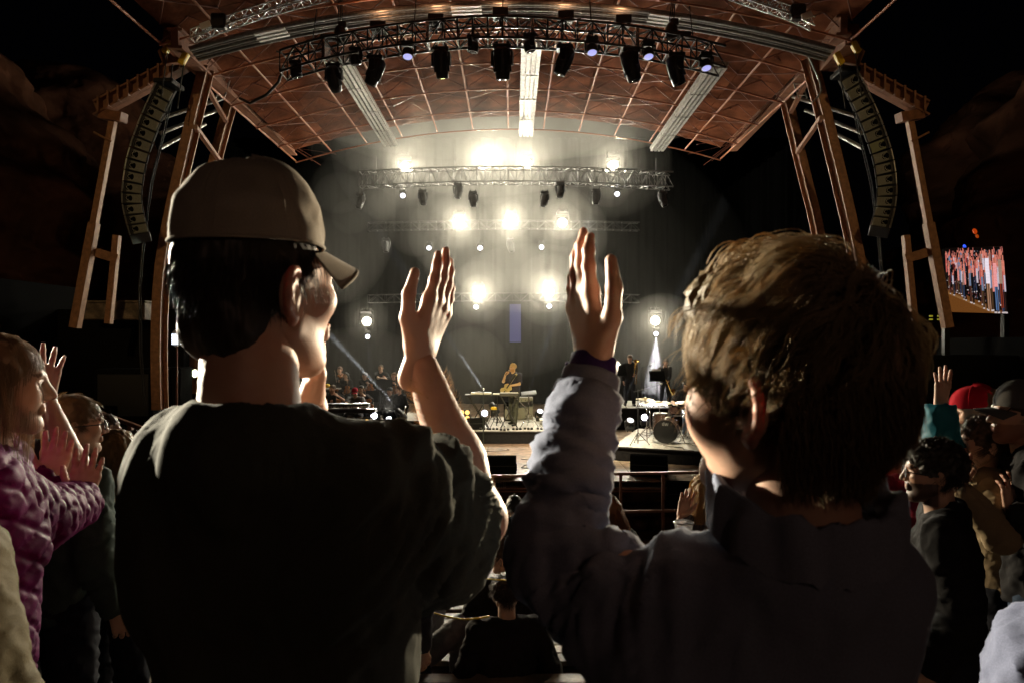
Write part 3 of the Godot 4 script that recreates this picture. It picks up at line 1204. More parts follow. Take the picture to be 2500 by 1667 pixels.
		if q[4] == 3:
			spot("wash_lamp", t.get_meta("lens_at"), Vector3(p.x * 0.75, 0.0, -17.6), 150.0, 17.0, Color(1.0, 0.93, 0.78), 0.08, 0.9)
		if q[4] == 2:
			spot("beam_lamp", t.get_meta("lens_at"), tgt, 330.0 if q[0] > 900 else 240.0, 3.6, Color(0.97, 1.0, 0.66), 0.05, 0.35)
	# black floods on top of the truss, thrown up at the roof
	var n := 0
	for q in [[925, 68], [1065, 50], [1222, 34], [1381, 42], [1521, 52]]:
		var p := at(q[0], q[1], 12.7)
		var f := thing("roof_flood", "black flood on top of front truss, number %s from the ladder end" % ["one", "two", "three", "four", "five"][n], "stage light", p, 0.0, "floods lighting the roof")
		var m := Mb.new()
		m.cbox(Vector3.ZERO, Vector3(0.3, 0.16, 0.26), 0.012)
		for k in 3:
			m.cbox(Vector3(-0.1 + 0.1 * k, -0.085, 0), Vector3(0.07, 0.03, 0.2), 0.006)
		obj("housing", m, mats.black_plastic, f)
		m = Mb.new()
		m.box(Vector3(0, -0.16, 0), Vector3(0.04, 0.2, 0.04))
		obj("bracket", m, mats.black_metal, f)
		m = Mb.new()
		m.disc(Vector3(0, 0.083, 0), Vector3.UP, 0.1, 14)
		obj("lamp_face", m, glow("flood_face", Color(1.0, 0.9, 0.75), 1.2), f)
		spot("flood_lamp", p + Vector3(0, 0.12, 0), p + Vector3(0, 2, 0.25), 0.36, 84.0, Color(1.0, 0.72, 0.5), 0.1, 0.5)
		n += 1
	# black motors with cable bundles
	for q in [[830, 85], [1640, 78]]:
		var t2 := thing("truss_motor", "black hoist motor with coiled chain on the truss, " + ("ladder end" if q[0] < 1200 else "video screen end"), "hoist", at(q[0], q[1], 12.8))
		var m := Mb.new()
		m.ball(Vector3.ZERO, Vector3(0.13, 0.2, 0.13), Basis(), 8, 10)
		m.cbox(Vector3(-0.22 if q[0] < 1200 else 0.22, -0.06, 0), Vector3(0.32, 0.12, 0.12), 0.02)
		m.cbox(Vector3(0.05, 0.18, 0), Vector3(0.16, 0.14, 0.14), 0.02)
		obj("motor", m, mats.black_plastic, t2)
		m = Mb.new()
		for k in 3:
			m.tube(Vector3(0.04 * k - 0.04, 0.2, 0), Vector3(0.03 * k, 0.75, 0.1), 0.012, 0.012, 5)
		obj("chain", m, mats.cable, t2)
	# white fittings on the edge trusses
	for q in [[527, 45, "magenta jacket side"], [1955, 22, "video screen side"]]:
		var w := thing("edge_flood", "black flood lamp with a pale lit reflector on the edge truss, " + q[2], "stage light", at(q[0], q[1], 12.0))
		var m := Mb.new()
		m.cbox(Vector3(0, 0, -0.12), Vector3(0.28, 0.28, 0.16), 0.03)
		obj("housing", m, mats.black_plastic, w)
		m = Mb.new()
		m.cbox(Vector3(-0.2 if q[0] < 1000 else 0.12, -0.12, 0), Vector3(0.2, 0.12, 0.03), 0.01, Basis(Vector3.BACK, 0.35))
		obj("reflector", m, mats.white_paint, w)
	# unseen spots behind the audience, out of view, placed to light towers, singer and band
	var fs := Color(1.0, 0.84, 0.58)
	spot("unseen_front_spot", Vector3(-6, 15, 30), Vector3(-7.9, 5.4, -14), 210.0, 5.8, fs, 0.2, 0.7)
	spot("unseen_front_spot", Vector3(6, 15, 30), Vector3(7.9, 5.4, -14), 210.0, 5.8, fs, 0.2, 0.7)
	spot("unseen_front_spot", Vector3(2.0, 15, 30), Vector3(-0.3, 1.6, -20), 2300.0, 2.3, Color(1.0, 0.9, 0.62), 0.2, 0.8)
	spot("unseen_front_spot", Vector3(-2.0, 15, 30), Vector3(1.0, 1.8, -20), 260.0, 5.0, Color(1.0, 0.9, 0.72), 0.2, 0.8)
	# unseen side spot out of view, placed to light the youth's hair and face
	spot("unseen_side_spot", Vector3(-9.4, 4.6, -8.6), Vector3(0.18, 2.74, -0.68), 1000.0, 4.0, Color(1.0, 0.95, 0.84), 0.12, 0.5)
	# added amber fill lamp out of view, for bounced light on the near spectators
	var hl := OmniLight3D.new()
	hl.name = "added_fill_lamp"
	add_child(hl)
	hl.position = Vector3(3.0, 8.0, 11.0)
	hl.light_energy = 5.6
	hl.light_color = Color(1.0, 0.8, 0.68)
	hl.light_size = 0.4
	hl.omni_range = 60.0
	hl.omni_attenuation = 2.0
	hl.shadow_enabled = true
	var hm := thing("added_fill_mast", "added amber fill lamp on a mast behind the audience", "lamp", Vector3(3.0, 1.3, 11.0))
	var gm := Mb.new()
	gm.tube(Vector3.ZERO, Vector3(0, 6.5, 0), 0.06, 0.04, 8)
	obj("mast", gm, mats.black_metal, hm)
	gm = Mb.new()
	gm.ball(Vector3(0, 6.7, 0), Vector3.ONE * 0.2, Basis(), 8, 12)
	obj("globe", gm, glow("fill_globe", Color(1.0, 0.62, 0.42), 1.0), hm)


# ---------------------------------------------------------------- smoke
func puff(where: Vector3, size: Vector3, density: float, label: String, called := "smoke") -> void:
	var f := FogVolume.new()
	f.name = numbered(called)
	f.shape = RenderingServer.FOG_VOLUME_SHAPE_ELLIPSOID
	f.size = size
	var m := FogMaterial.new()
	m.albedo = Color(0.97, 0.96, 0.93)
	m.density = density
	f.material = m
	add_child(f)
	f.position = where
	f.rotation = Vector3(0.3 * sin(where.x * 7.0), where.x * 3.0, 0.5 * sin(where.y * 5.0)) if called == "smoke" and size.x < 4.0 else Vector3.ZERO
	f.set_meta("kind", "stuff")
	f.set_meta("label", label)


func build_smoke() -> void:
	for k in 4:
		puff(Vector3(-0.6 + 0.2 * k, 4.6 - 0.2 * k, -24.0), Vector3(19, 14, 10) * (1.0 - 0.19 * k), 0.0011, "thin grey stage smoke filling the back of the stage, " + ["outermost", "middle", "inner", "innermost"][k] + " layer")
	puff(at(1160, 300, 21.0), Vector3(10.5, 4.6, 6), 0.016, "smoke gathering under the back of the roof")
	puff(at(1230, 262, 19.6), Vector3(13, 2.8, 6), 0.036, "flat veil of smoke under the rear half of the roof")
	puff(at(1150, 300, 20.8), Vector3(9.5, 2.8, 4.5), 0.03, "smoke curling at the rear roof edge")
	puff(at(1330, 330, 22.0), Vector3(6.5, 3.2, 4), 0.010, "smoke drifting under the roof past the central duct")
	puff(at(1010, 380, 21.8), Vector3(5.4, 4.8, 4), 0.016, "smoke rising near the peak of the cap")
	puff(at(1090, 330, 22.4), Vector3(4.6, 3.4, 4), 0.018, "dense smoke over the largest glare")
	puff(at(1240, 570, 24.0), Vector3(7.4, 4.4, 4), 0.014, "smoke between the lamp rows")
	puff(at(1180, 640, 23.6), Vector3(4.4, 2.6, 3), 0.012, "wisp between the hands")
	puff(at(1300, 680, 24.4), Vector3(5.6, 2.6, 3), 0.016, "smoke round the lower lamps")
	puff(at(1250, 790, 24.0), Vector3(6.0, 4.0, 3.6), 0.008, "smoke above the singer")
	puff(at(1600, 840, 23.4), Vector3(3.2, 3.8, 3), 0.022, "smoke over the horn players")
	puff(at(1660, 890, 22.8), Vector3(3.6, 2.8, 2.6), 0.016, "low smoke round the saxophone player")
	puff(at(850, 560, 22.0), Vector3(2.6, 5.4, 3.4), 0.016, "smoke column beside the peak of the cap")
	puff(at(800, 640, 21.6), Vector3(2.2, 3.0, 3.0), 0.008, "smoke wisp behind the capped man's cheek")
	var pr := RandomNumberGenerator.new()
	pr.seed = 41
	for k in 16:
		var sz := pr.randf_range(0.7, 1.7)
		puff(at(pr.randf_range(840, 1480) - 40.0 * (k % 3), pr.randf_range(290, 700), pr.randf_range(21.5, 24.2)), Vector3(sz * pr.randf_range(1.0, 1.9), sz, sz * 1.2), 0.02, "small drifting clump of stage smoke")
	puff(at(870, 930, 20.6), Vector3(5.0, 3.4, 2.6), 0.016, "low haze over the string players")
	puff(at(1140, 905, 20.8), Vector3(3.4, 2.8, 2.4), 0.016, "low haze beside the singer")
	puff(at(838, 245, 13.4), Vector3(0.9, 2.6, 1.6), 0.035, "haze placed to show the green beam under the front truss")  # haze placed along both beams so that they show
	puff(at(1083, 235, 13.4), Vector3(0.9, 2.4, 1.6), 0.035, "haze placed to show the yellow beam under the front truss")
	for q in [[988, 406, 23.2, 1.0, "upper lamp near the cap's peak"], [1186, 386, 23.2, 1.35, "largest glare"], [1287, 398, 23.2, 1.1, "lamp next to the largest glare"], [1497, 402, 23.2, 1.0, "lone end lamp"], [1121, 543, 24.7, 0.85, "middle lamp above the hand"], [1248, 541, 24.7, 0.9, "middle central lamp"], [1372, 542, 24.7, 0.95, "middle lamp by the fingertips"], [1168, 718, 24.7, 0.95, "lower lamp above the singer"], [1338, 712, 24.7, 1.1, "lower lamp by the youth's wrist"], [895, 784, 24.8, 0.7, "lowest lamp above the strings"], [1600, 784, 24.8, 0.75, "lowest lamp above the horns"]]:
		for k in (4 if q[2] < 24.0 else 3):  # smoke halos added round the lamps to stand for their glare
			puff(at(q[0], q[1] - 2 * k, q[2]), Vector3(1.05, 1.0, 0.95) * q[3] * [0.8, 1.5, 2.5, 3.9][k], [0.05, 0.028, 0.014, 0.007][k] * (1.0 if q[1] < 760 else 0.6), ["thick core of the added smoke halo at the ", "bright part of the added smoke halo round the ", "glowing part of the added smoke halo round the ", "faint outer part of the added smoke halo round the "][k] + q[4])


# ---------------------------------------------------------------- stage gear
func tripod(m: Mb, o: Vector3, r: float, h: float, rad := 0.012, legs := 3, turn := 0.4) -> void:
	for k in legs:
		var t := turn + TAU * k / legs
		var f := o + Vector3(cos(t) * r, 0.012, sin(t) * r)
		m.tube(o + Vector3(0, h, 0), f, rad, rad, 6)
		m.tube(o + Vector3(0, h * 0.3, 0), (o + Vector3(0, h, 0)).lerp(f, 0.62), rad * 0.8, rad * 0.8, 5)
		m.ball(f, Vector3(0.02, 0.014, 0.02), Basis(), 4, 6)
	m.tube(o + Vector3(0, h * 0.25, 0), o + Vector3(0, h + 0.05, 0), rad * 1.3, rad * 1.3, 8)


func riser(label: String, where: Vector3, size: Vector3, turn: float, bays: int) -> Node3D:
	var t := thing("stage_riser", label, "riser", where, turn)
	for k in bays:
		var m := Mb.new()
		var w := size.x / bays
		m.cbox(Vector3(-size.x / 2 + w * (k + 0.5), size.y - 0.02, 0), Vector3(w - 0.006, 0.04, size.z), 0.006)
		obj("deck_panel", m, mats.riser_top, t)
	var s := Mb.new()
	s.box(Vector3(0, (size.y - 0.042) / 2, 0), Vector3(size.x - 0.04, size.y - 0.042, size.z - 0.04))
	obj("skirt", s, mats.riser_skirt, t)
	s = Mb.new()
	s.box(Vector3(0, size.y - 0.02, size.z / 2 + 0.006), Vector3(size.x, 0.035, 0.008))
	obj("edge_trim", s, mats.black_metal, t)
	return t


func wedge(label: String, where: Vector3, turn: float, w := 0.76, h := 0.46) -> void:
	var t := thing("wedge_monitor", label, "speaker", where, turn, "floor monitors at the stage edge")
	var m := Mb.new()  # side profile extruded along x; the grille slopes away from the audience
	var d := 0.5
	var pr := [Vector2(d / 2, 0), Vector2(d / 2, h * 0.95), Vector2(d / 2 - 0.08, h), Vector2(-d / 2 + 0.02, 0.12), Vector2(-d / 2, 0)]
	for k in pr.size():
		var a: Vector2 = pr[k]
		var b: Vector2 = pr[(k + 1) % pr.size()]
		m.quad(Vector3(w / 2, a.y, a.x), Vector3(w / 2, b.y, b.x), Vector3(-w / 2, b.y, b.x), Vector3(-w / 2, a.y, a.x))
	for s in [-1, 1]:
		for k in range(1, 4):
			var q := [Vector3(s * w / 2, pr[0].y, pr[0].x), Vector3(s * w / 2, pr[k].y, pr[k].x), Vector3(s * w / 2, pr[k + 1].y, pr[k + 1].x)]
			if s < 0:
				m.tri(q[0], q[1], q[2])
			else:
				m.tri(q[0], q[2], q[1])
	obj("cabinet", m, mats.black_matte, t)
	for s in [-1, 1]:
		m = Mb.new()
		m.cbox(Vector3(s * (w / 2 + 0.006), 0.2, 0.08), Vector3(0.012, 0.16, 0.2), 0.005)
		for k in 3:
			m.cbox(Vector3(s * (w / 2 + 0.012), 0.15 + 0.05 * k, 0.08), Vector3(0.012, 0.012, 0.17), 0.003)
		obj("side_handle", m, mats.black_metal, t)
	m = Mb.new()
	m.box(Vector3(0, h * 0.52, d / 2 + 0.004), Vector3(w * 0.94, 0.012, 0.006))
	obj("seam", m, mats.black_plastic, t)


func mic_stand(label: String, base: Vector3, h: float, boom := Vector3.ZERO, round_base := false) -> Node3D:
	var t := thing("microphone_stand", label, "microphone stand", base)
	var m := Mb.new()
	if round_base:
		m.lathe([Vector2(0.13, 0), Vector2(0.13, 0.015), Vector2(0.05, 0.03), Vector2(0.014, 0.05), Vector2(0.0, 0.05)], 18)
	else:
		tripod(m, Vector3.ZERO, 0.28, 0.3, 0.009)
	obj("base", m, mats.black_metal, t)
	m = Mb.new()
	m.tube(Vector3(0, 0.02, 0), Vector3(0, h * 0.62, 0), 0.013, 0.013, 8)
	m.tube(Vector3(0, h * 0.6, 0), Vector3(0, h, 0), 0.009, 0.009, 8)
	m.tube(Vector3(0, h * 0.6, 0), Vector3(0, h * 0.65, 0), 0.02, 0.02, 8)
	obj("pole", m, mats.black_metal, t)
	var tip := Vector3(0, h, 0)
	if boom != Vector3.ZERO:
		m = Mb.new()
		m.tube(tip - boom * 0.25, tip + boom, 0.008, 0.008, 6)
		m.ball(tip, Vector3.ONE * 0.025, Basis(), 6, 8)
		obj("boom", m, mats.black_metal, t)
		tip += boom
	var dir := boom.normalized() if boom != Vector3.ZERO else Vector3(0, 0.3, -1).normalized()
	m = Mb.new()
	m.tube(tip, tip + dir * 0.13, 0.011, 0.017, 8)
	obj("microphone", m, mats.black_plastic, t)
	m = Mb.new()
	m.ball(tip + dir * 0.155, Vector3(0.027, 0.027, 0.027), Basis(), 8, 10)
	obj("microphone_grille", m, mats.grey_metal, t)
	return t


func music_stand(label: String, base: Vector3, h: float, turn: float, papers := false) -> void:
	var t := thing("music_stand", label, "music stand", base, turn)
	var m := Mb.new()
	tripod(m, Vector3.ZERO, 0.26, 0.28, 0.009)
	m.tube(Vector3(0, 0.2, 0), Vector3(0, h, 0), 0.012, 0.012, 8)
	obj("pole", m, mats.black_metal, t)
	m = Mb.new()
	var b := Basis(Vector3.RIGHT, -0.35)
	m.cbox(Vector3(0, h + 0.14, 0), Vector3(0.52, 0.36, 0.012), 0.004, b)
	m.cbox(Vector3(0, h - 0.02, -0.03), Vector3(0.52, 0.012, 0.06), 0.003, b)
	obj("desk", m, mats.black_matte, t)
	if papers:
		for k in 2:
			m = Mb.new()
			m.box(Vector3(-0.02 + 0.01 * k, h + 0.34 - 0.08 * k, -0.04 - 0.01 * k), Vector3(0.3, 0.06, 0.006), b)
			obj("sheet", m, mats.white_paint, t)


func floor_head(label: String, p: Vector3, ground: float, dir: Vector3, kind: String, lit: Material, size := 0.9) -> Node3D:
	var base := Vector3(p.x, ground, p.z)
	return moving_head(label, base, dir, size, kind, lit, "moving heads standing on the stage floor", true)


func blinder(label: String, where: Vector3, ground: float) -> void:
	var base := Vector3(where.x, ground, where.z)
	var t := thing("blinder_lamp", label, "stage light", base)
	var h := where.y - ground
	var m := Mb.new()
	m.cbox(Vector3(0, h, -0.05), Vector3(0.34, 0.34, 0.08), 0.012)
	obj("housing", m, mats.black_plastic, t)
	m = Mb.new()
	for s in [-1, 1]:
		m.beam(Vector3(0.19 * s, 0.0, -0.05), Vector3(0.19 * s, h, -0.05), 0.02, 0.04, Vector3.BACK)
	m.box(Vector3(0, 0.01, -0.05), Vector3(0.4, 0.02, 0.2))
	obj("bracket", m, mats.black_metal, t)
	for k in 4:
		m = Mb.new()
		m.lathe([Vector2(0.07, 0.0), Vector2(0.05, 0.016), Vector2(0.0, 0.022)], 14, Transform3D(Basis(Vector3.RIGHT, PI / 2), Vector3(-0.083 + 0.166 * (k % 2), h - 0.083 + 0.166 * (k / 2), -0.008)))
		obj("lamp", m, glow("blinder_amber", Color(1.0, 0.78, 0.42), 2.2), t)
	spot("blinder_light", where + Vector3(0, 0, 0.1), where + Vector3(0, 0.05, 4), 0.8, 75.0, Color(1.0, 0.75, 0.4), 0.12, 1.0)


func drum(t: Node3D, called: String, o: Vector3, r: float, depth: float, axis: Vector3, shell: Material, head_m: Material) -> void:
	var xf := Transform3D(basis_y(axis), o)
	var m := Mb.new()
	m.lathe([Vector2(r, -depth / 2), Vector2(r, depth / 2)], 28, xf)
	var sh := obj(called, m, shell, t)
	for s in [-1, 1]:
		m = Mb.new()
		m.lathe([Vector2(r - 0.004, -0.018), Vector2(r + 0.012, -0.018), Vector2(r + 0.012, 0.018), Vector2(r - 0.004, 0.018)], 28, xf * Transform3D(Basis(), Vector3(0, s * (depth / 2 + 0.006), 0)))
		obj("hoop", m, mats.chrome, sh)
		m = Mb.new()
		m.disc(xf * Vector3(0, s * (depth / 2 + 0.01), 0), xf.basis.y * s, r, 28)
		obj("drumhead", m, head_m if s > 0 else mats.black_plastic, sh)
	for k in 8:
		m = Mb.new()
		var a := TAU * k / 8 + 0.2
		var c := Vector3(cos(a) * (r + 0.012), 0, sin(a) * (r + 0.012))
		m.tube(xf * (c + Vector3(0, -depth * 0.5, 0)), xf * (c + Vector3(0, depth * 0.5, 0)), 0.006, 0.006, 5)
		m.cbox(xf * c, Vector3(0.026, 0.05, 0.026), 0.005, xf.basis)
		obj("lug", m, mats.chrome, sh)


func cymbal(label: String, base: Vector3, top: Vector3, r: float, tilt: Vector3) -> void:
	var t := thing("cymbal", label, "cymbal", base, 0.0, "cymbals of the drum kit")
	var m := Mb.new()
	tripod(m, Vector3.ZERO, 0.3, 0.36, 0.011, 3, top.x * 9.0)
	obj("tripod", m, mats.chrome, t)
	var q := top - base
	m = Mb.new()
	var knee := Vector3(0, q.y * 0.72, 0)
	m.tube(Vector3(0, 0.1, 0), knee, 0.013, 0.011, 8)
	m.tube(knee, q, 0.009, 0.009, 6)
	m.ball(knee, Vector3.ONE * 0.024, Basis(), 6, 8)
	m.tube(q, q + tilt.normalized() * 0.06, 0.006, 0.006, 6)
	obj("stand", m, mats.chrome, t)
	m = Mb.new()
	m.lathe([Vector2(r, -0.016), Vector2(r * 0.6, 0.004), Vector2(r * 0.24, 0.014), Vector2(r * 0.2, 0.03), Vector2(r * 0.1, 0.042), Vector2(0.0, 0.044)], 30, Transform3D(basis_y(tilt), q))
	m.lathe([Vector2(0.0, 0.040), Vector2(r * 0.1, 0.038), Vector2(r * 0.2, 0.026), Vector2(r * 0.24, 0.010), Vector2(r * 0.6, 0.0), Vector2(r, -0.018)], 30, Transform3D(basis_y(tilt), q))
	obj("plate", m, mats.cymbal, t)


func build_gear() -> void:
	mat("cymbal", Color(0.62, 0.5, 0.3), 0.36, 0.9, noise_tex("fine", 0.03, 5, 0.72, 1.0), 6.0)
	mat("shell_dark", Color(0.05, 0.028, 0.022), 0.2)
	mat("shell_wood", Color(0.35, 0.12, 0.045), 0.25, 0.0, noise_tex("fine", 0.03, 5, 0.72, 1.0), 5.0)
	mat("drumhead_white", Color(0.75, 0.74, 0.68), 0.5)
	mat("drumhead_black", Color(0.012, 0.012, 0.012), 0.22)
	mat("amp_grey", Color(0.28, 0.28, 0.26), 0.8, 0.0, noise_tex("fine", 0.03, 5, 0.72, 1.0), 12.0)
	mat("amp_cream", Color(0.5, 0.45, 0.36), 0.7)
	mat("cello_wood", Color(0.36, 0.13, 0.035), 0.25, 0.0, noise_tex("fine", 0.03, 5, 0.72, 1.0), 4.0)
	mat("yellow_cloth", Color(0.7, 0.45, 0.02), 0.7)
	mat("keys_silver", Color(0.5, 0.5, 0.48), 0.35, 0.4)
	risers()
	front_edge_gear()
	centre_gear()
	drum_gear()
	keys_gear()
	wing_gear()
	pa_arrays()
	video_screen()
	rails_and_rope()


func risers() -> void:
	riser("low wide riser with pale top in the middle, under the singer", Vector3(0.5, 0.0, -20.3), Vector3(3.75, 0.36, 3.4), 0.0, 3)
	var yaw := deg_to_rad(-21.0)
	var c := Vector3(2.45, 0, -16.0) + Basis(Vector3.UP, yaw) * Vector3(1.85, 0, -1.75)
	riser("black skirted riser carrying the drum kit", c, Vector3(3.7, 0.35, 3.5), yaw, 3)
	riser("low grey riser carrying the keyboards", Vector3(-4.9, 0.0, -18.3), Vector3(3.3, 0.3, 3.2), deg_to_rad(7.0), 3)
	riser("tall black riser behind the drums for the horn players", Vector3(5.6, 0.0, -22.9), Vector3(4.9, 0.72, 2.7), 0.0, 4)
	riser("black riser at the back for standing string players", Vector3(-4.9, 0.0, -22.3), Vector3(4.2, 0.36, 2.4), 0.0, 3)


func front_edge_gear() -> void:
	wedge("black floor monitor at the stage lip in front of singer", at(1218, 1163, 14.25) * Vector3(1, 0, 1), 0.0)
	wedge("black floor monitor turned sideways before the drum riser", at(1585, 1163, 14.3) * Vector3(1, 0, 1), deg_to_rad(-14), 0.78, 0.47)
	wedge("black speaker sunk below the lip beside the grille", at(1664, 1190, 13.75) * Vector3(1, 0, 1) + Vector3(0, -0.54, 0), deg_to_rad(-5), 0.66, 0.56)
	mic_stand("tall straight microphone stand at the stage edge behind the monitor", Vector3(at(1180, 0, 15.6).x, 0, -15.6), 1.72, Vector3.ZERO, true)
	mic_stand("thin bare stand between capped man's arm and keyboards", Vector3(at(988, 0, 17.0).x, 0, -17.0), 1.15)
	# cables lying on the boards
	for k in 9:
		var m := Mb.new()
		var pts := []
		var x := rng.randf_range(-3.5, 4.0)
		var z := rng.randf_range(-17.5, -14.5)
		var d := rng.randf_range(0, TAU)
		for j in 26:
			pts.append(Vector3(x, 0.009, z))
			x += cos(d) * 0.12
			z += sin(d) * 0.07
			z = clampf(z, -18.2, -14.2)
			d += rng.randf_range(-0.7, 0.7)
		m.line(pts, 0.008, 5)
		tag(obj("stage_cable", m, mats.cable), "thin black cable snaking over the pale stage boards", "cable", "cables on the stage boards")


func centre_gear() -> void:
	var g := 0.36
	# sampler table
	var p := at(1168, 0, 19.2)
	var t := thing("sampler_table", "small table with turntable and sampler, cap side of the singer", "table", Vector3(p.x, g, -19.2))
	var m := Mb.new()
	m.cbox(Vector3(0, 0.98, 0), Vector3(0.8, 0.035, 0.46), 0.008)
	obj("table_top", m, mats.black_metal, t)
	for s in [-1, 1]:
		m = Mb.new()
		m.tube(Vector3(-0.3, 0, 0.16 * s), Vector3(0.3, 0.96, 0.16 * s), 0.016, 0.016, 6)
		m.tube(Vector3(0.3, 0, 0.16 * s), Vector3(-0.3, 0.96, 0.16 * s), 0.016, 0.016, 6)
		obj("leg", m, mats.black_metal, t)
	var d := thing("sampler_pad", "flat silver edged sampler lying on the small table", "sampler", Vector3(p.x + 0.08, g + 1.0, -19.2))
	m = Mb.new()
	m.cbox(Vector3(0, 0.03, 0), Vector3(0.6, 0.05, 0.36), 0.01)
	obj("case", m, mats.keys_silver, d)
	m = Mb.new()
	m.lathe([Vector2(0.15, 0), Vector2(0.15, 0.02), Vector2(0, 0.025)], 20, Transform3D(Basis(), Vector3(-0.05, 0.055, 0)))
	obj("platter", m, mats.black_plastic, d)
	# white slab stand
	p = at(1214, 0, 19.6)
	t = thing("percussion_pad", "small white topped pad on a stand beside the singer", "percussion pad", Vector3(p.x, g, -19.6))
	m = Mb.new()
	m.cbox(Vector3(0, 0.98, 0), Vector3(0.26, 0.03, 0.25), 0.008)
	obj("pad", m, mats.white_paint, t)
	m = Mb.new()
	tripod(m, Vector3.ZERO, 0.24, 0.4, 0.01)
	m.tube(Vector3(0, 0.3, 0), Vector3(0, 0.97, 0), 0.012, 0.012, 8)
	obj("stand", m, mats.black_metal, t)
	# yellow seat
	p = at(1208, 0, 20.2)
	t = thing("drum_throne", "low stool with bright yellow pad behind the singer's feet", "stool", Vector3(p.x - 0.03, g, -20.5))
	m = Mb.new()
	m.lathe([Vector2(0.0, 0.42), Vector2(0.1, 0.42), Vector2(0.11, 0.45), Vector2(0.1, 0.5), Vector2(0, 0.51)], 16)
	obj("seat", m, mats.yellow_cloth, t)
	m = Mb.new()
	tripod(m, Vector3.ZERO, 0.22, 0.36, 0.011)
	obj("tripod", m, mats.black_metal, t)
	# keyboard on an X stand in front of the singer
	p = at(1243, 0, 19.1)
	t = thing("small_keyboard", "small black keyboard on crossed stand right before the singer", "keyboard", Vector3(p.x, g, -19.1))
	m = Mb.new()
	m.cbox(Vector3(0, 1.0, 0), Vector3(0.56, 0.09, 0.3), 0.012)
	obj("case", m, mats.black_plastic, t)
	for k in 12:
		m = Mb.new()
		m.cbox(Vector3(-0.24 + 0.0436 * k, 1.05, -0.08), Vector3(0.04, 0.012, 0.12), 0.003)
		obj("key", m, mats.white_paint, t)
	for s in [-1, 1]:
		m = Mb.new()
		m.tube(Vector3(-0.26 * s, 0.01, 0.12), Vector3(0.24 * s, 0.95, 0.05), 0.017, 0.017, 6)
		m.tube(Vector3(-0.26 * s, 0.012, 0.22), Vector3(-0.26 * s, 0.012, -0.1), 0.015, 0.015, 6)
		obj("stand_leg", m, mats.black_metal, t)
	# tilted tray stand at the other side
	p = at(1291, 0, 19.6)
	t = thing("tray_stand", "tilted black tray on tripod at drum side of the singer", "stand", Vector3(p.x, g, -19.6))
	m = Mb.new()
	m.cbox(Vector3(0, 1.0, 0), Vector3(0.46, 0.03, 0.32), 0.01, Basis(Vector3.BACK, 0.12) * Basis(Vector3.RIGHT, 0.3))
	obj("tray", m, mats.black_metal, t)
	m = Mb.new()
	tripod(m, Vector3.ZERO, 0.3, 0.42, 0.012)
	m.tube(Vector3(0, 0.3, 0), Vector3(0, 0.98, 0), 0.014, 0.014, 8)
	m.tube(Vector3(-0.02, 0.5, 0.05), Vector3(-0.42, 0.92, 0.1), 0.012, 0.012, 6)
	obj("stand", m, mats.chrome, t)
	# amplifiers
	for q in [[1278, 21.6, 0.62, 0.72, "amp_grey", "tall grey amplifier right behind the singer's legs", 0.36], [1246, 21.2, 0.42, 0.6, "black_matte", "black amplifier between the singer's feet", 0.36], [1354, 21.3, 0.5, 0.46, "amp_cream", "cream fronted amplifier on the drum side of centre riser", 0.36], [1325, 20.0, 0.2, 0.2, "white_paint", "little white box with two round dials on the riser", 0.36]]:
		var a := thing("amplifier", q[5], "amplifier", Vector3(at(q[0], 0, q[1]).x, q[6], -q[1]))
		m = Mb.new()
		m.cbox(Vector3(0, q[3] / 2, 0), Vector3(q[2], q[3], 0.28), 0.02)
		obj("cabinet", m, mats[q[4]], a)
		m = Mb.new()
		m.cbox(Vector3(0, q[3] * 0.42, 0.142), Vector3(q[2] * 0.86, q[3] * 0.7, 0.012), 0.004)
		obj("grille", m, mats.amp_grey if q[4] != "amp_cream" else mats.amp_cream, a)
		for k in 4 if q[2] > 0.3 else 2:
			m = Mb.new()
			m.lathe([Vector2(0.022, 0), Vector2(0.018, 0.02), Vector2(0, 0.022)], 10, Transform3D(Basis(Vector3.RIGHT, PI / 2), Vector3(-q[2] * 0.3 + q[2] * 0.2 * k, q[3] * 0.88 if q[2] > 0.3 else q[3] * (0.3 + 0.35 * k), 0.148)))
			obj("knob", m, mats.black_plastic, a)
		m = Mb.new()
		m.line([Vector3(-0.08, q[3], 0), Vector3(-0.05, q[3] + 0.035, 0), Vector3(0.05, q[3] + 0.035, 0), Vector3(0.08, q[3], 0)], 0.01, 6)
		obj("handle", m, mats.black_metal, a)
	# water bottle
	var bt := thing("water_bottle", "clear plastic water bottle standing on the centre riser", "bottle", Vector3(at(1303, 0, 19.4).x, g, -19.4))
	m = Mb.new()
	m.lathe([Vector2(0, 0), Vector2(0.032, 0.003), Vector2(0.033, 0.13), Vector2(0.03, 0.16), Vector2(0.013, 0.19), Vector2(0.013, 0.21)], 14)
	var pl := StandardMaterial3D.new()
	pl.albedo_color = Color(0.95, 0.97, 1.0, 0.25)
	pl.transparency = BaseMaterial3D.TRANSPARENCY_ALPHA
	pl.roughness = 0.08
	mats["clear_plastic"] = pl
	obj("bottle_body", m, pl, bt)
	m = Mb.new()
	m.lathe([Vector2(0.015, 0.205), Vector2(0.015, 0.228), Vector2(0, 0.228)], 12)
	obj("cap", m, mats.white_paint, bt)
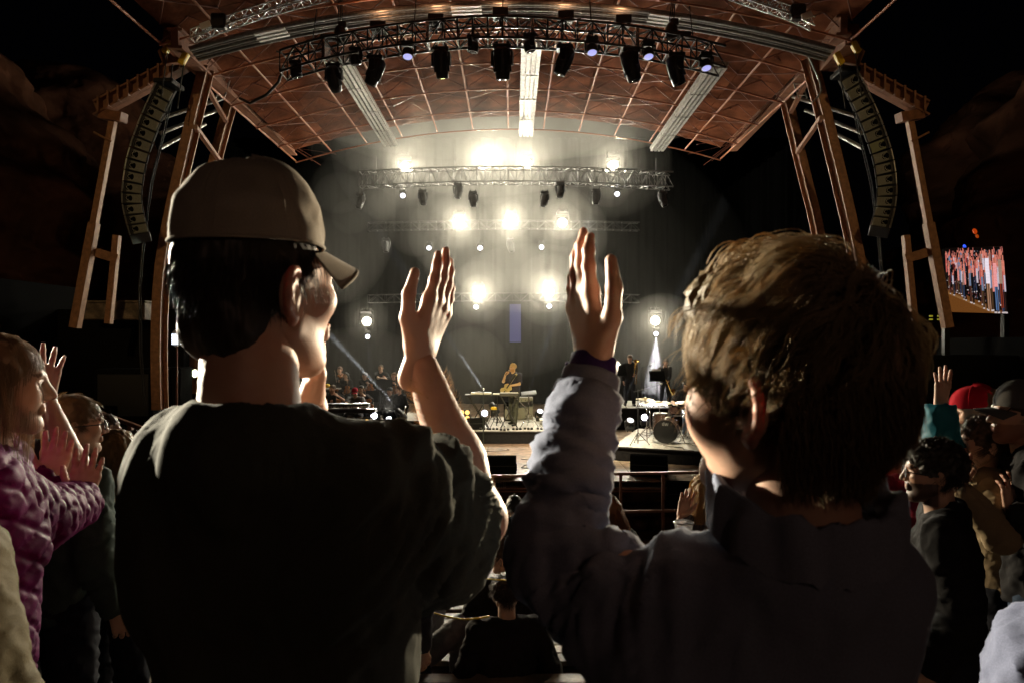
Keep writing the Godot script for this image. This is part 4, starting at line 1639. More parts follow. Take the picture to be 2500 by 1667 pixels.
	# pedals and a monitor wedge on the riser
	for q in [[1182, 1036, "first black pedal cluster from the cap side"], [1205, 1046, "second pedal cluster, near the riser edge"], [1232, 1044, "pedal cluster under the small keyboard"], [1262, 1040, "pedal cluster by the singer's far foot"], [1290, 1046, "pedal cluster at tripod foot, near riser edge"], [1322, 1045, "pedal cluster nearest the boy's sleeve"]]:
		var pd := thing("effects_pedal", "small " + q[2], "pedal", Vector3(at(q[0], 0, 18.9).x, g, -18.9 + rng.randf_range(-0.15, 0.15)))
		m = Mb.new()
		for k in 3:
			m.cbox(Vector3(-0.1 + 0.1 * k, 0.03, rng.randf_range(-0.05, 0.05)), Vector3(0.075, 0.055, 0.13), 0.01)
		obj("case", m, mats.black_metal, pd)
		m = Mb.new()
		for k in 3:
			m.ball(Vector3(-0.1 + 0.1 * k, 0.06, 0.03), Vector3.ONE * 0.012, Basis(), 5, 8)
		obj("switch", m, mats.chrome, pd)
	wedge("black monitor wedge lying on the centre riser", Vector3(at(1158, 0, 19.0).x, g, -19.15), 0.25, 0.5, 0.34)
	music_stand("black music stand with pale sheets at the riser back", Vector3(at(1100, 0, 21.0).x, 0.0, -21.0), 1.0, 0.2)
	# standing fixtures
	var cw := glow("lamp_cold_white", Color(0.93, 0.93, 1.0), 9.0)
	var up := glow("lamp_oval_white", Color(0.97, 0.97, 1.0), 3.5)
	var e := Vector3(0, 2.9, 0)
	var hs := [
		[1183, 1000, 20.6, 0.36, 0, "white lit head on riser beside the sampler table legs", "wash"], [1207, 990, 21.6, 0.36, 1, "beam head on riser throwing a thin shaft toward the cap side", "spot"],
		[1286, 994, 21.8, 0.36, 0, "lit head peeping past the singer's knee", "wash"], [1318, 1000, 21.0, 0.36, 2, "head turned upward between the amplifiers", "wash"],
		[950, 1018, 20.2, 0.0, 2, "large upturned head beside the keyboards", "wash"], [913, 1006, 20.0, 0.0, 0, "small lit head at the keyboard's end", "wash"], [979, 1004, 20.0, 0.0, 1, "beam head throwing a shaft over the strings", "spot"],
		[1505, 1010, 20.0, 0.0, 1, "beam head beside the drum riser throwing a shaft to the horns", "spot"], [1538, 1022, 19.6, 0.0, 2, "tilted oval lit head just behind the drum riser", "wash"], [1574, 1010, 20.2, 0.0, 0, "bluish lit head under the horn riser face", "wash"],
	]
	for q in hs:
		var pp := at(q[0], q[1], q[2])
		var dir := (e - pp).normalized()
		if q[4] == 1:
			dir = [Vector3(-1.55, 2.2, -0.9), Vector3(-2.2, 2.1, -0.9), Vector3(1.3, 2.1, -1.0)][0 if q[0] == 1207 else (1 if q[0] == 979 else 2)].normalized()
		if q[4] == 2:
			dir = Vector3(0.1, 0.85, 0.75).normalized()
		var h := floor_head(q[5] + ", standing on the stage", pp, pp.y - 0.3, dir, q[6], up if q[4] == 2 else cw, 0.85)
		h.position.y = maxf(q[3], pp.y - 0.34)
		if q[4] == 1:
			spot("shaft_lamp", pp + dir * 0.3, pp + dir * 5.0, 1400.0, 1.7, Color(0.92, 0.95, 1.0), 0.03, 0.3)
		if q[4] == 2:
			spot("wash_lamp", pp + dir * 0.25, pp + dir * 5.0, 3.0, 60.0, Color(1.0, 0.97, 0.92), 0.08, 1.0)
	spot("shaft_lamp", at(1286, 994, 21.8) + Vector3(0, 0.3, 0), at(1330, 850, 22.6), 700.0, 1.7, Color(0.92, 0.95, 1.0), 0.03, 0.3)
	blinder("four lamp amber blinder by the capped man's forearm", at(1134, 1013, 19.8), 0.0)
	blinder("four lamp amber blinder under the keyboards", at(888, 1036, 18.6), 0.3)


func drum_gear() -> void:
	var g := 0.35
	var f := Vector3(-0.36, 0, 0.93).normalized()
	var t := thing("drum_kit", "dark drum kit with black bass drum front on the riser", "drum kit", Vector3(at(1623, 0, 16.7).x, g, -16.7))
	var o := t.position
	drum(t, "bass_drum", Vector3(0, 0.31, 0.2), 0.295, 0.42, f, mats.shell_dark, mats.drumhead_black)
	var lg := TextMesh.new()
	lg.text = "dw"
	lg.font_size = 28
	lg.pixel_size = 0.004
	lg.depth = 0.003
	var sf := SystemFont.new()
	sf.font_names = ["Droid Sans"]
	sf.font_weight = 700
	lg.font = sf
	var bd: Node3D = t.get_child(0)
	var lo := obj("emblem", lg, mats.grey_metal, bd)
	lo.transform = Transform3D(basis_z(f), Vector3(0.0, 0.5, 0.2) + f * 0.226)
	drum(t, "floor_tom", at(1614, 1026, 17.2) - o, 0.2, 0.36, Vector3.UP, mats.shell_dark, mats.drumhead_white)
	drum(t, "rack_tom", at(1648, 1003, 16.9) - o, 0.145, 0.2, Vector3(0.05, 1, -0.25), mats.shell_dark, mats.drumhead_white)
	drum(t, "second_tom", at(1633, 1030, 16.9) - o, 0.15, 0.2, Vector3(-0.5, 1, 0.1), mats.shell_wood, mats.drumhead_white)
	drum(t, "snare_drum", at(1684, 1010, 17.3) - o, 0.17, 0.15, Vector3.UP, mats.chrome, mats.drumhead_white)
	drum(t, "side_tom", at(1712, 1016, 17.0) - o, 0.16, 0.22, Vector3(0.1, 1, 0), mats.shell_wood, mats.drumhead_white)
	var m := Mb.new()
	for q in [[1596, 17.2], [1632, 17.3], [1614, 16.95], [1684, 17.3], [1700, 17.0], [1725, 17.0], [1652, 17.0]]:
		var b := Vector3(at(q[0], 0, q[1]).x, g, -q[1]) - o
		m.tube(b, b + Vector3(0.01, 0.55, 0), 0.009, 0.009, 6)
		m.ball(b, Vector3(0.018, 0.016, 0.018), Basis(), 4, 6)
	obj("tom_leg", m, mats.chrome, t)
	for q in [[1684, 17.3, 0.26, 0.4, 0.4], [1655, 16.7, 0.26, 0.36, 1.1], [1705, 16.6, 0.28, 0.4, 0.1]]:
		m = Mb.new()
		tripod(m, Vector3(at(q[0], 0, q[1]).x, g, -q[1]) - o, q[2], q[3], 0.012, 3, q[4])
		obj("tripod", m, mats.chrome, t)
	for q in [[1575, 973, 17.0, 0.24, "small pale cymbal, outermost toward the boy's sleeve"], [1607, 982, 17.3, 0.35, "wide cymbal over the floor tom"], [1677, 981, 16.8, 0.29, "bright cymbal in front of the drummer's chest"], [1690, 992, 16.7, 0.16, "little splash cymbal under the bright one"], [1583, 984, 17.4, 0.2, "low hi-hat cymbal behind the wide one"]]:
		var p := at(q[0], q[1], q[2])
		cymbal(q[4], Vector3(p.x + 0.05, g, p.z), p, q[3], Vector3(rng.randf_range(-0.1, 0.1), 1, 0.06))
	mic_stand("boom microphone stand reaching over the cymbals toward the horns", Vector3(at(1558, 0, 16.3).x, g, -16.3), 1.33, Vector3(0.42, 0.13, 0.05))
	mic_stand("boom microphone stand aimed at the drummer's mouth", Vector3(at(1716, 0, 16.9).x, g, -16.9), 1.2, Vector3(-0.34, 0.2, -0.1))
	mic_stand("thin microphone stand between trombone and saxophone players", Vector3(at(1568, 0, 21.8).x, 0.72, -21.8), 1.32, Vector3(0.14, 0.03, 0))
	music_stand("black music stand before the trombone player", Vector3(at(1510, 0, 21.75).x, 0.72, -21.75), 1.08, 0.1)
	music_stand("black music stand with white sheets before the saxophone player", Vector3(at(1605, 0, 21.7).x, 0.72, -21.7), 0.9, 0.1, true)
	var lw := thing("stand_lamp", "small white lit lamp clipped on the trombone player's music stand", "lamp", at(1510, 889, 21.7))
	m = Mb.new()
	m.ball(Vector3.ZERO, Vector3(0.07, 0.04, 0.05), Basis(), 6, 10)
	obj("bulb", m, glow("stand_lamp_white", Color(1, 1, 0.95), 2.0), lw)
	for k in 6:
		var pts := []
		var x := rng.randf_range(-0.2, 2.4)
		var z := rng.randf_range(-0.5, 0.9)
		var a := rng.randf_range(0, TAU)
		for j in 20:
			pts.append(Vector3(o.x + x, g + 0.009, o.z + z))
			x += cos(a) * 0.08
			z += sin(a) * 0.06
			a += rng.randf_range(-0.8, 0.8)
		m = Mb.new()
		m.line(pts, 0.008, 5)
		tag(obj("riser_cable", m, mats.cable), "black cable tangled on the drum riser", "cable", "cables on the drum riser")


func keys_gear() -> void:
	var g := 0.3
	var c := at(850, 0, 17.5)
	var t := thing("keyboard_table", "two tier keyboard table on the low grey riser", "table", Vector3(c.x, g, -17.5), deg_to_rad(3))
	var m := Mb.new()
	m.cbox(Vector3(0, 0.76, 0), Vector3(1.46, 0.1, 0.46), 0.012)
	obj("table_top", m, mats.black_metal, t)
	for s in [-1, 1]:
		m = Mb.new()
		m.beam(Vector3(0.6 * s, 0, 0.2), Vector3(0.6 * s, 0.72, 0.2), 0.035, 0.035, Vector3.BACK)
		m.beam(Vector3(0.6 * s, 0, -0.2), Vector3(0.6 * s, 0.72, -0.2), 0.035, 0.035, Vector3.BACK)
		obj("leg", m, mats.black_metal, t)
	m = Mb.new()
	m.beam(Vector3(-0.6, 0.58, 0.2), Vector3(0.6, 0.58, 0.2), 0.03, 0.03)
	m.beam(Vector3(-0.6, 0.16, 0.2), Vector3(0.6, 0.16, 0.2), 0.035, 0.05)
	m.tube(Vector3(-0.15, 0.5, 0.1), Vector3(0.35, 0.16, 0.1), 0.014, 0.014, 6)
	m.tube(Vector3(-0.1, 0.05, 0.1), Vector3(0.15, 0.4, 0.1), 0.014, 0.014, 6)
	obj("crossbar", m, mats.black_metal, t)
	var k1 := thing("stage_keyboard", "long silver edged keyboard seen from behind on the table", "keyboard", Vector3(c.x, g + 0.84, -17.5), deg_to_rad(3))
	m = Mb.new()
	m.cbox(Vector3(0, 0.06, 0), Vector3(1.12, 0.11, 0.34), 0.012)
	obj("case", m, mats.black_plastic, k1)
	m = Mb.new()
	m.cbox(Vector3(0, 0.035, 0.174), Vector3(1.08, 0.05, 0.01), 0.003)
	obj("rear_panel", m, mats.keys_silver, k1)
	for k in 18:
		m = Mb.new()
		m.cbox(Vector3(-0.5 + 0.059 * k, 0.035, 0.181), Vector3(0.03, 0.03, 0.008), 0.003)
		obj("socket", m, mats.black_plastic if k % 3 else mats.white_paint, k1)
	m = Mb.new()
	m.line([Vector3(-0.4, 0.09, 0.18), Vector3(-0.2, 0.05, 0.2), Vector3(0.1, 0.07, 0.21), Vector3(0.4, 0.1, 0.19)], 0.01, 6)
	obj("cable", m, mats.cable, k1)
	var pb := thing("pedal_board", "black box with pedals on the floor under the keyboards", "pedal board", Vector3(at(825, 0, 16.95).x, g, -16.95))
	m = Mb.new()
	m.cbox(Vector3(0, 0.14, 0), Vector3(0.36, 0.28, 0.26), 0.012)
	obj("box", m, mats.black_matte, pb)
	for k in 6:
		m = Mb.new()
		m.cbox(Vector3(0.25 + 0.08 * k, 0.03, rng.randf_range(-0.06, 0.1)), Vector3(0.065, 0.06, 0.1), 0.008)
		obj("pedal", m, mats.black_metal if k % 2 else mats.keys_silver, pb)
	var bottle := thing("cup", "small white paper cup at riser end below the keyboards", "cup", Vector3(at(776, 0, 17.4).x, g, -17.4))
	m = Mb.new()
	m.lathe([Vector2(0, 0), Vector2(0.03, 0), Vector2(0.042, 0.12), Vector2(0.038, 0.12), Vector2(0.028, 0.01)], 14)
	obj("cup_body", m, mats.white_paint, bottle)
	music_stand("black music stand among the string players", Vector3(at(905, 0, 20.6).x, 0.0, -20.6), 1.05, -0.1)
	music_stand("black music stand before the conductor", Vector3(at(937, 0, 21.3).x, 0.36, -21.35), 1.0, 0.1)
	music_stand("black music stand before the cellist nearest the cap man's jaw", Vector3(at(795, 0, 19.9).x, 0.0, -19.95), 0.95, 0.2)
	var yb := thing("equipment_desk", "black desk with white edged top behind the first cellist", "desk", Vector3(at(800, 0, 21.2).x, 0.36, -21.3))
	m = Mb.new()
	m.cbox(Vector3(0, 0.5, 0), Vector3(0.7, 0.98, 0.4), 0.015)
	obj("case", m, mats.black_matte, yb)
	m = Mb.new()
	m.cbox(Vector3(0.12, 1.01, 0), Vector3(0.5, 0.04, 0.36), 0.01)
	obj("tray", m, mats.keys_silver, yb)
	var yl := thing("yellow_mallet_bag", "bright yellow lumpy cloth bag lying on the black desk", "bag", Vector3(at(787, 0, 21.2).x, 1.39, -21.25))
	m = Mb.new()
	for k in 5:
		m.ball(Vector3(-0.16 + 0.08 * k, 0.07 + 0.02 * sin(k * 2.0), 0.02 * cos(k * 3.0)), Vector3(0.09, 0.055, 0.08), Basis(Vector3.BACK, 0.3 * sin(k)), 7, 10)
	obj("cloth", m, mats.yellow_cloth, yl)
	for k in 4:
		var cs := thing("flight_case", "black road case with metal edges by the side curtain, %s" % ["lowest", "next to lowest", "turned on end", "small one"][k], "case", Vector3(-6.6 + 0.9 * k - (4.2 if k == 3 else 0.0), 0, -24.3 - 0.3 * k))
		m = Mb.new()
		var hh: float = [0.6, 0.8, 1.1, 0.5][k]
		m.cbox(Vector3(0, hh / 2, 0), Vector3(0.8, hh, 0.6), 0.01)
		obj("case_body", m, mats.black_matte, cs)
		m = Mb.new()
		for s in [-1, 1]:
			m.beam(Vector3(0.402 * s, 0, 0.302), Vector3(0.402 * s, hh, 0.302), 0.02, 0.02, Vector3.BACK)
		m.beam(Vector3(-0.4, hh, 0.302), Vector3(0.4, hh, 0.302), 0.02, 0.02)
		obj("edging", m, mats.grey_metal, cs)


func wing_gear() -> void:
	# twin oval LED lamp by the column; an unseen second one lights the capped man
	for sd in [0, 1]:
		var lp := at(431, 828, 15.0) if sd == 0 else at(2068, 828, 15.0)
		pole_lamp("twin oval LED lamp on a thin pole beside the front column" if sd == 0 else "unseen twin LED lamp on a pole behind the youth, lighting the capped man", lp, Vector3(2.4, 2.4, -3.0) if sd == 0 else Vector3(-0.6, 2.75, 0), 300.0 if sd == 0 else 45.0)
	spot("led_lamp", at(2068, 828, 15.0) + Vector3(-0.1, 0, 0.2), Vector3(-0.36, 2.78, -0.95), 480.0, 3.6, Color(1.0, 0.92, 0.78), 0.16, 0.9)  # narrow beam of the unseen second lamp, on the capped man
	var p := Vector3.ZERO
	var t: Node3D
	var m: Mb
	p = at(474, 911, 16.0)
	t = thing("round_side_lamp", "round greenish white lamp behind the capped man's neck", "stage light", p)
	m = Mb.new()
	m.lathe([Vector2(0.0, 0.0), Vector2(0.09, 0), Vector2(0.1, 0.12), Vector2(0.085, 0.13), Vector2(0.08, 0.12)], 16, Transform3D(Basis(Vector3.RIGHT, PI / 2), Vector3(0, 0, -0.14)))
	obj("housing", m, mats.black_plastic, t)
	m = Mb.new()
	m.ball(Vector3(0, 0, -0.02), Vector3(0.085, 0.1, 0.03), Basis(), 6, 14)
	obj("lamp_face", m, glow("lamp_green_white", Color(0.95, 1.0, 0.8), 4.0), t)
	spot("side_lamp", p + Vector3(0, 0, 0.1), p + Vector3(0.5, 0, 6), 6.0, 75.0, Color(0.97, 1.0, 0.85), 0.1, 1.0)
	# rack with blue indicator lights
	p = at(402, 950, 15.2)
	t = thing("amplifier_rack", "black rack with column of small blue lights behind the front column", "rack", Vector3(p.x, 0, p.z))
	m = Mb.new()
	m.cbox(Vector3(0, 1.15, -0.3), Vector3(0.7, 2.3, 0.6), 0.02)
	obj("cabinet", m, mats.black_matte, t)
	for k in 9:
		m = Mb.new()
		m.cbox(Vector3(0.0, 1.9 - 0.1 * k, 0.004), Vector3(0.09, 0.035, 0.012), 0.004)
		obj("indicator_light", m, glow("indicator_blue", Color(0.35, 0.5, 0.75), 0.8), t)
	for k in 2:
		m = Mb.new()
		m.ball(Vector3(0.2 + 0.05 * k, 0.5, 0.01), Vector3.ONE * 0.02, Basis(), 4, 8)
		obj("indicator_light", m, glow("indicator_deep_blue", Color(0.12, 0.14, 0.9), 2.0), t)
	for q in [[325, 950, 14.8, 1.3, 2.3, "tall black speaker stack beside the front column"], [205, 975, 14.5, 1.6, 1.5, "low black equipment case at the foot of the mast"]]:
		p = at(q[0], 0, q[2])
		t = thing("speaker_stack", q[5], "speaker", Vector3(p.x, 0, p.z))
		for k in 2:
			m = Mb.new()
			m.cbox(Vector3(0, q[4] * (0.25 + 0.5 * k), 0), Vector3(q[3], q[4] * 0.5 - 0.01, 0.8), 0.025)
			obj("cabinet", m, mats.black_matte, t)
			m = Mb.new()
			m.cbox(Vector3(0, q[4] * (0.25 + 0.5 * k), 0.402), Vector3(q[3] * 0.86, q[4] * 0.4, 0.02), 0.006)
			obj("grille", m, mats.pa_side, t)
	for q in [[2330, 900, 14.8, 2.4, 2.6, "broad black speaker stack under the video screen"], [2170, 930, 15.0, 1.6, 2.0, "black speaker stack behind the raised hand"]]:
		p = at(q[0], 0, q[2])
		t = thing("speaker_stack", q[5], "speaker", Vector3(p.x, 0, p.z))
		for k in 2:
			m = Mb.new()
			m.cbox(Vector3(0, q[4] * (0.25 + 0.5 * k), 0), Vector3(q[3], q[4] * 0.5 - 0.01, 0.8), 0.025)
			obj("cabinet", m, mats.black_matte, t)


func pole_lamp(label: String, p: Vector3, aim: Vector3, power: float) -> void:
	var t := thing("pole_lamp", label, "stage light", Vector3(p.x, 0.0, p.z))
	var m := Mb.new()
	m.tube(Vector3(0, 0, 0), Vector3(0, p.y - 0.1, 0), 0.025, 0.02, 8)
	tripod(m, Vector3.ZERO, 0.4, 0.5, 0.016)
	obj("pole", m, mats.rail_rust, t)
	var ledm := glow("led_white", Color(0.95, 0.97, 1.0), 3.0)
	for s in [0, 1]:
		var o := Vector3(-0.02 + 0.12 * s, p.y, 0.05 - 0.08 * s)
		m = Mb.new()
		m.ball(o + Vector3(0, 0.02, -0.06), Vector3(0.12, 0.2, 0.06), Basis(), 8, 14)
		obj("lamp_housing", m, mats.keys_silver, t)
		m = Mb.new()
		for r in 7:
			for c in 4:
				var q := Vector3(-0.06 + 0.04 * c, -0.11 + 0.036 * r, 0.008)
				if Vector2(q.x / 0.09, q.y / 0.15).length() < 1.0:
					m.ball(o + q, Vector3(0.014, 0.012, 0.012), Basis(), 4, 6)
		obj("led_cluster", m, ledm, t)
	spot("led_lamp", p + Vector3(0, 0, 0.16), aim, power, 10.5 if aim.x > 0 else 20.0, Color(1.0, 0.92, 0.78), 0.16, 0.6)


func pa_arrays() -> void:
	var n := 14
	for s in [-1, 1]:
		var path := [[402, 214], [366, 293], [338, 371], [324, 440], [322, 498], [340, 570]] if s < 0 else [[2074, 186], [2120, 280], [2153, 371], [2165, 440], [2164, 495], [2150, 553]]
		var cv := Curve3D.new()
		for k in path.size():
			var p := at(path[k][0], path[k][1], 13.2 + 0.25 * sin(PI * k / 5.0))
			var tg := Vector3.ZERO
			if k > 0 and k < path.size() - 1:
				tg = (at(path[k + 1][0], path[k + 1][1], 13.3) - at(path[k - 1][0], path[k - 1][1], 13.3)) / 6.0
			cv.add_point(p, -tg, tg)
		var t := thing("line_array", "curved hanging loudspeaker column " + ("on the magenta jacket side" if s < 0 else "next to the video screen, one box paler"), "loudspeaker", cv.sample_baked(0))
		var len := cv.get_baked_length()
		var bw := 0.31
		for k in n:
			var a := cv.sample_baked(len * (k + 0.03) / n, true) - t.position
			var b := cv.sample_baked(len * (k + 0.97) / n, true) - t.position
			var up := (a - b).normalized()
			var z := (Vector3(0.55 * -s, -0.1, 1.0)).normalized()
			z = (z - up * z.dot(up)).normalized()
			var bs := Basis(up.cross(z), up, z)
			var h := a.distance_to(b)
			var m := Mb.new()
			m.cbox((a + b) / 2 - z * 0.2, Vector3(bw + 0.06, h, 0.36), 0.012, bs)
			var bx := obj("speaker_box", m, mats.pa_side, t)
			m = Mb.new()
			m.cbox((a + b) / 2 - z * 0.012 + bs.x * 0.03 * -s, Vector3(bw - 0.05, h - 0.03, 0.03), 0.008, bs)
			obj("front_plate", m, mats.pa_face if not (s > 0 and k == 6) else mat("pa_face_pale", Color(0.26, 0.29, 0.18), 0.5), bx)
			m = Mb.new()
			var cq: Vector3 = (a + b) / 2 + bs.x * 0.055 * s + z * 0.006
			m.ball(cq - bs.x * 0.03, Vector3(0.036, 0.06, 0.012), bs, 6, 12)
			m.ball(cq + bs.x * 0.026, Vector3(0.034, 0.06, 0.012), bs, 6, 12)
			obj("horn_opening", m, mats.black_matte, bx)
			m = Mb.new()
			m.line([cq - bs.x * 0.012 + up * 0.03 + z * 0.012, cq - bs.x * 0.03 + up * 0.045 + z * 0.012, cq - bs.x * 0.05 + z * 0.012, cq - bs.x * 0.03 - up * 0.045 + z * 0.012, cq - bs.x * 0.01 - up * 0.03 + z * 0.012], 0.006, 5)
			obj("logo_rim", m, mats.grey_metal, bx)
			m = Mb.new()
			m.tube(a + bs.x * (bw / 2 + 0.02) * s, b + bs.x * (bw / 2 + 0.02) * s, 0.018, 0.018, 6)
			obj("rigging_link", m, mats.grey_metal, bx)
		var m2 := Mb.new()
		var top: Vector3 = Vector3.ZERO
		m2.cbox(top + Vector3(0, 0.12, -0.15), Vector3(0.4, 0.1, 0.5), 0.02)
		m2.tube(top + Vector3(0, 0.1, -0.2), top + Vector3(0.15 * -s, 1.0, -0.1), 0.014, 0.014, 5)
		obj("bumper", m2, mats.black_metal, t)
		# cable bundle hanging behind
		var cb := thing("hanging_cable", "thin black cable bundle hanging behind the loudspeaker column " + ("by the front column" if s < 0 else "by the video screen"), "cable", at(mx(418, s), 230, 14.0))
		m2 = Mb.new()
		for k in 2:
			var pts := []
			for q in [[418, 225], [395, 330], [368, 440], [350, 560], [338, 700], [340, 860], [350, 990]]:
				pts.append(at(mx(q[0] + 5 * k, s), q[1], 13.95) - cb.position)
			m2.line(pts, 0.013, 5)
		obj("strand", m2, mats.cable, cb)


func video_screen() -> void:
	# the print on the screen: a strip of standing people over a brown floor
	var w := 320
	var h := 360
	var im := Image.create(w, h, false, Image.FORMAT_RGB8)
	im.fill(Color(0.03, 0.018, 0.018))
	var r := RandomNumberGenerator.new()
	r.seed = 5
	for y in range(232, h):
		var lim := 30.0 + (y - 232) * 2.3
		for x in range(0, mini(w, int(lim) + 40)):
			var n := 0.85 + 0.3 * r.randf()
			if x < lim:
				im.set_pixel(x, y, Color(0.40 * n, 0.24 * n, 0.10 * n) if absf((x - lim + 70) + 0.0) > 16 else Color(0.5 * n, 0.35 * n, 0.2 * n))
	var tints := [Color(0.75, 0.35, 0.32), Color(0.9, 0.55, 0.5), Color(0.8, 0.75, 0.8), Color(0.35, 0.1, 0.12), Color(0.06, 0.05, 0.06), Color(0.05, 0.05, 0.05), Color(0.45, 0.5, 0.6), Color(0.6, 0.45, 0.4)]
	for k in 2600:
		var bx := r.randi_range(0, w - 4)
		var by := r.randi_range(14, 235 + int(bx * 0.3))
		im.fill_rect(Rect2i(bx, by, r.randi_range(2, 5), r.randi_range(5, 13)), tints[r.randi() % tints.size()] * r.randf_range(0.1, 0.75))
	for row in 5:
		for k in 40 - row * 6:
			var x := r.randf_range(-4, w)
			var grow := 0.55 + 0.9 * x / w
			var hy := 26.0 + row * 26.0 + r.randf_range(-12, 12)
			var bot := minf(h, hy + (90 + 150 * x / w) * (0.75 + row * 0.16))
			bot = minf(bot, 238 + 0.45 * x + row * 3)
			var bw := (5.0 + 5.0 * grow)
			var shirt: Color = tints[r.randi() % tints.size()]
			var leg: Color = [Color(0.04, 0.04, 0.05), Color(0.05, 0.04, 0.04), Color(0.2, 0.25, 0.36), Color(0.35, 0.25, 0.16), Color(0.35, 0.2, 0.17)][r.randi() % 5]
			for y in range(int(hy), int(bot)):
				var v := (y - hy) / maxf(1, bot - hy)
				var half := bw * (0.32 if v < 0.12 else (0.5 if v < 0.5 else 0.42))
				for xx in range(int(x - half), int(x + half)):
					if xx < 0 or xx >= w or y < 0 or y >= h:
						continue
					var c: Color = Color(0.85, 0.5, 0.42) if v < 0.12 else (shirt if v < 0.5 else leg)
					if v > 0.5 and absf(xx - x) < 1.0:
						c = Color(0.02, 0.02, 0.02)
					if v > 0.96:
						c = Color(0.8, 0.75, 0.75)
					im.set_pixel(xx, y, c * (0.75 + 0.4 * r.randf()))
			if r.randf() < 0.5:
				for y in range(int(hy - 16), int(hy + 8)):
					for xx in range(int(x + bw * 0.5), int(x + bw * 0.5 + 3)):
						if xx < w and xx >= 0 and y >= 0:
							im.set_pixel(xx, y, Color(0.9, 0.5, 0.45) * (0.7 + 0.3 * r.randf()))
	# the figure in a white striped top and the one in pink over jeans
	for q in [[228, 62, 340, Color(0.95, 0.9, 0.95), Color(0.62, 0.46, 0.36), 11], [268, 90, 345, Color(0.95, 0.62, 0.62), Color(0.32, 0.42, 0.58), 9], [296, 70, 330, Color(0.62, 0.52, 0.45), Color(0.5, 0.2, 0.12), 9]]:
		for y in range(q[1] - 30, q[2]):
			var v: float = float(y - q[1]) / (q[2] - q[1])
			var half: float = q[5] * (0.4 if v < 0 else (1.0 if v < 0.5 else 0.8))
			for xx in range(int(q[0] - half), int(q[0] + half)):
				if xx < 0 or xx >= w:
					continue
				var c: Color = Color(0.7, 0.4, 0.33) if v < 0 else (q[3] if v < 0.5 else q[4])
				if v >= 0 and v < 0.5 and y % 8 < 2:
					c = c * 0.85
				if v >= 0.5 and absf(xx - q[0]) < 2:
					c = Color(0.03, 0.03, 0.03)
				im.set_pixel(xx, y, c * (0.9 + 0.2 * r.randf()))
	var tex := ImageTexture.create_from_image(im)
	var sm := StandardMaterial3D.new()
	sm.albedo_color = Color(0.02, 0.02, 0.02)
	sm.emission_enabled = true
	sm.emission = Color.WHITE
	sm.emission_texture = tex
	sm.emission_operator = BaseMaterial3D.EMISSION_OP_MULTIPLY
	sm.emission_energy_multiplier = 1.0
	var d := 16.0
	var a := at(2316, 762, d)
	var b := at(2462, 766, d - 0.3)
	var cc := at(2450, 602, d - 0.3)
	var e := at(2308, 606, d)
	var t := thing("video_screen", "bright video screen showing a standing crowd on a brown floor", "screen", a)
	var m := Mb.new()
	m.quad(Vector3.ZERO, b - a, cc - a, e - a)
	obj("screen_image", m, sm, t)
	var nrm := (b - a).cross(e - a).normalized()
	m = Mb.new()
	var g := [a - nrm * 0.01, b - nrm * 0.01, b - nrm * 0.2, a - nrm * 0.2, e - nrm * 0.01, cc - nrm * 0.01, cc - nrm * 0.2, e - nrm * 0.2]
	for k in 8:
		g[k] -= a
	m.hexa(g)
	obj("cabinet", m, mats.black_matte, t)
	m = Mb.new()
	for s in 2:
		var f: Vector3 = (a if s == 0 else b) - a
		m.beam(f - nrm * 0.15, f - nrm * 0.15 + Vector3(0, -2.6, 0), 0.12, 0.12, Vector3.BACK)
	obj("leg", m, mats.black_metal, t)
	# tiny orange and blue lights up on the dark hillside
	for q in [[2381, 565, 0.05, Color(0.9, 0.3, 0.05), 0.5, "orange lamp on the dark slope above the video screen"], [2387, 577, 0.035, Color(0.9, 0.35, 0.05), 0.4, "fainter orange lamp just below the first"], [2356, 602, 0.035, Color(0.2, 0.35, 1.0), 1.2, "tiny blue light at the top of the video screen"]]:
		m = Mb.new()
		m.ball(Vector3.ZERO, Vector3(q[2], q[2] * 1.5, q[2]), Basis(Vector3.BACK, 0.4), 6, 8)
		var lo := obj("distant_lamp", m, glow("distant%s" % q[0], q[3], q[4]))
		lo.position = at(q[0], q[1], 16.4)
		tag(lo, q[5], "lamp")


func rails_and_rope() -> void:
	railing("railing", "rust brown pit railing before the stage lip, running to a gap", at(1000, 1166, 12.7), at(1722, 1152, 12.7), 1.42, 8)
	railing("railing", "rust brown pit railing beyond the gap, toward the beer cup", at(1730, 1148, 12.5), at(2250, 1120, 11.4), 1.42, 5)
	railing("railing", "rust brown pit railing on the keyboards side", at(560, 1150, 12.5), at(985, 1166, 12.7), 1.42, 5)
	railing("railing", "dark sloping side railing with orange posts beyond the man in glasses", at(228, 1002, 9.0), at(365, 1052, 8.6), 1.1, 4, false)
	for q in [[[1060, 1496, 3.0], [1195, 1504, 3.05], "yellow rope strung low past the grey knee"], [[1130, 1404, 4.2], [1330, 1412, 4.2], "yellow rope strung behind the seated heads"]]:
		var m := Mb.new()
		var a := at(q[0][0], q[0][1], q[0][2])
		var b := at(q[1][0], q[1][1], q[1][2])
		var pts := []
		for k in 12:
			var f := k / 11.0
			pts.append(a.lerp(b, f) + Vector3(0, -0.02 * sin(PI * f), 0))
		m.line(pts, 0.0042, 6)
		tag(obj("yellow_rope", m, mats.yellow_paint), q[2], "rope")


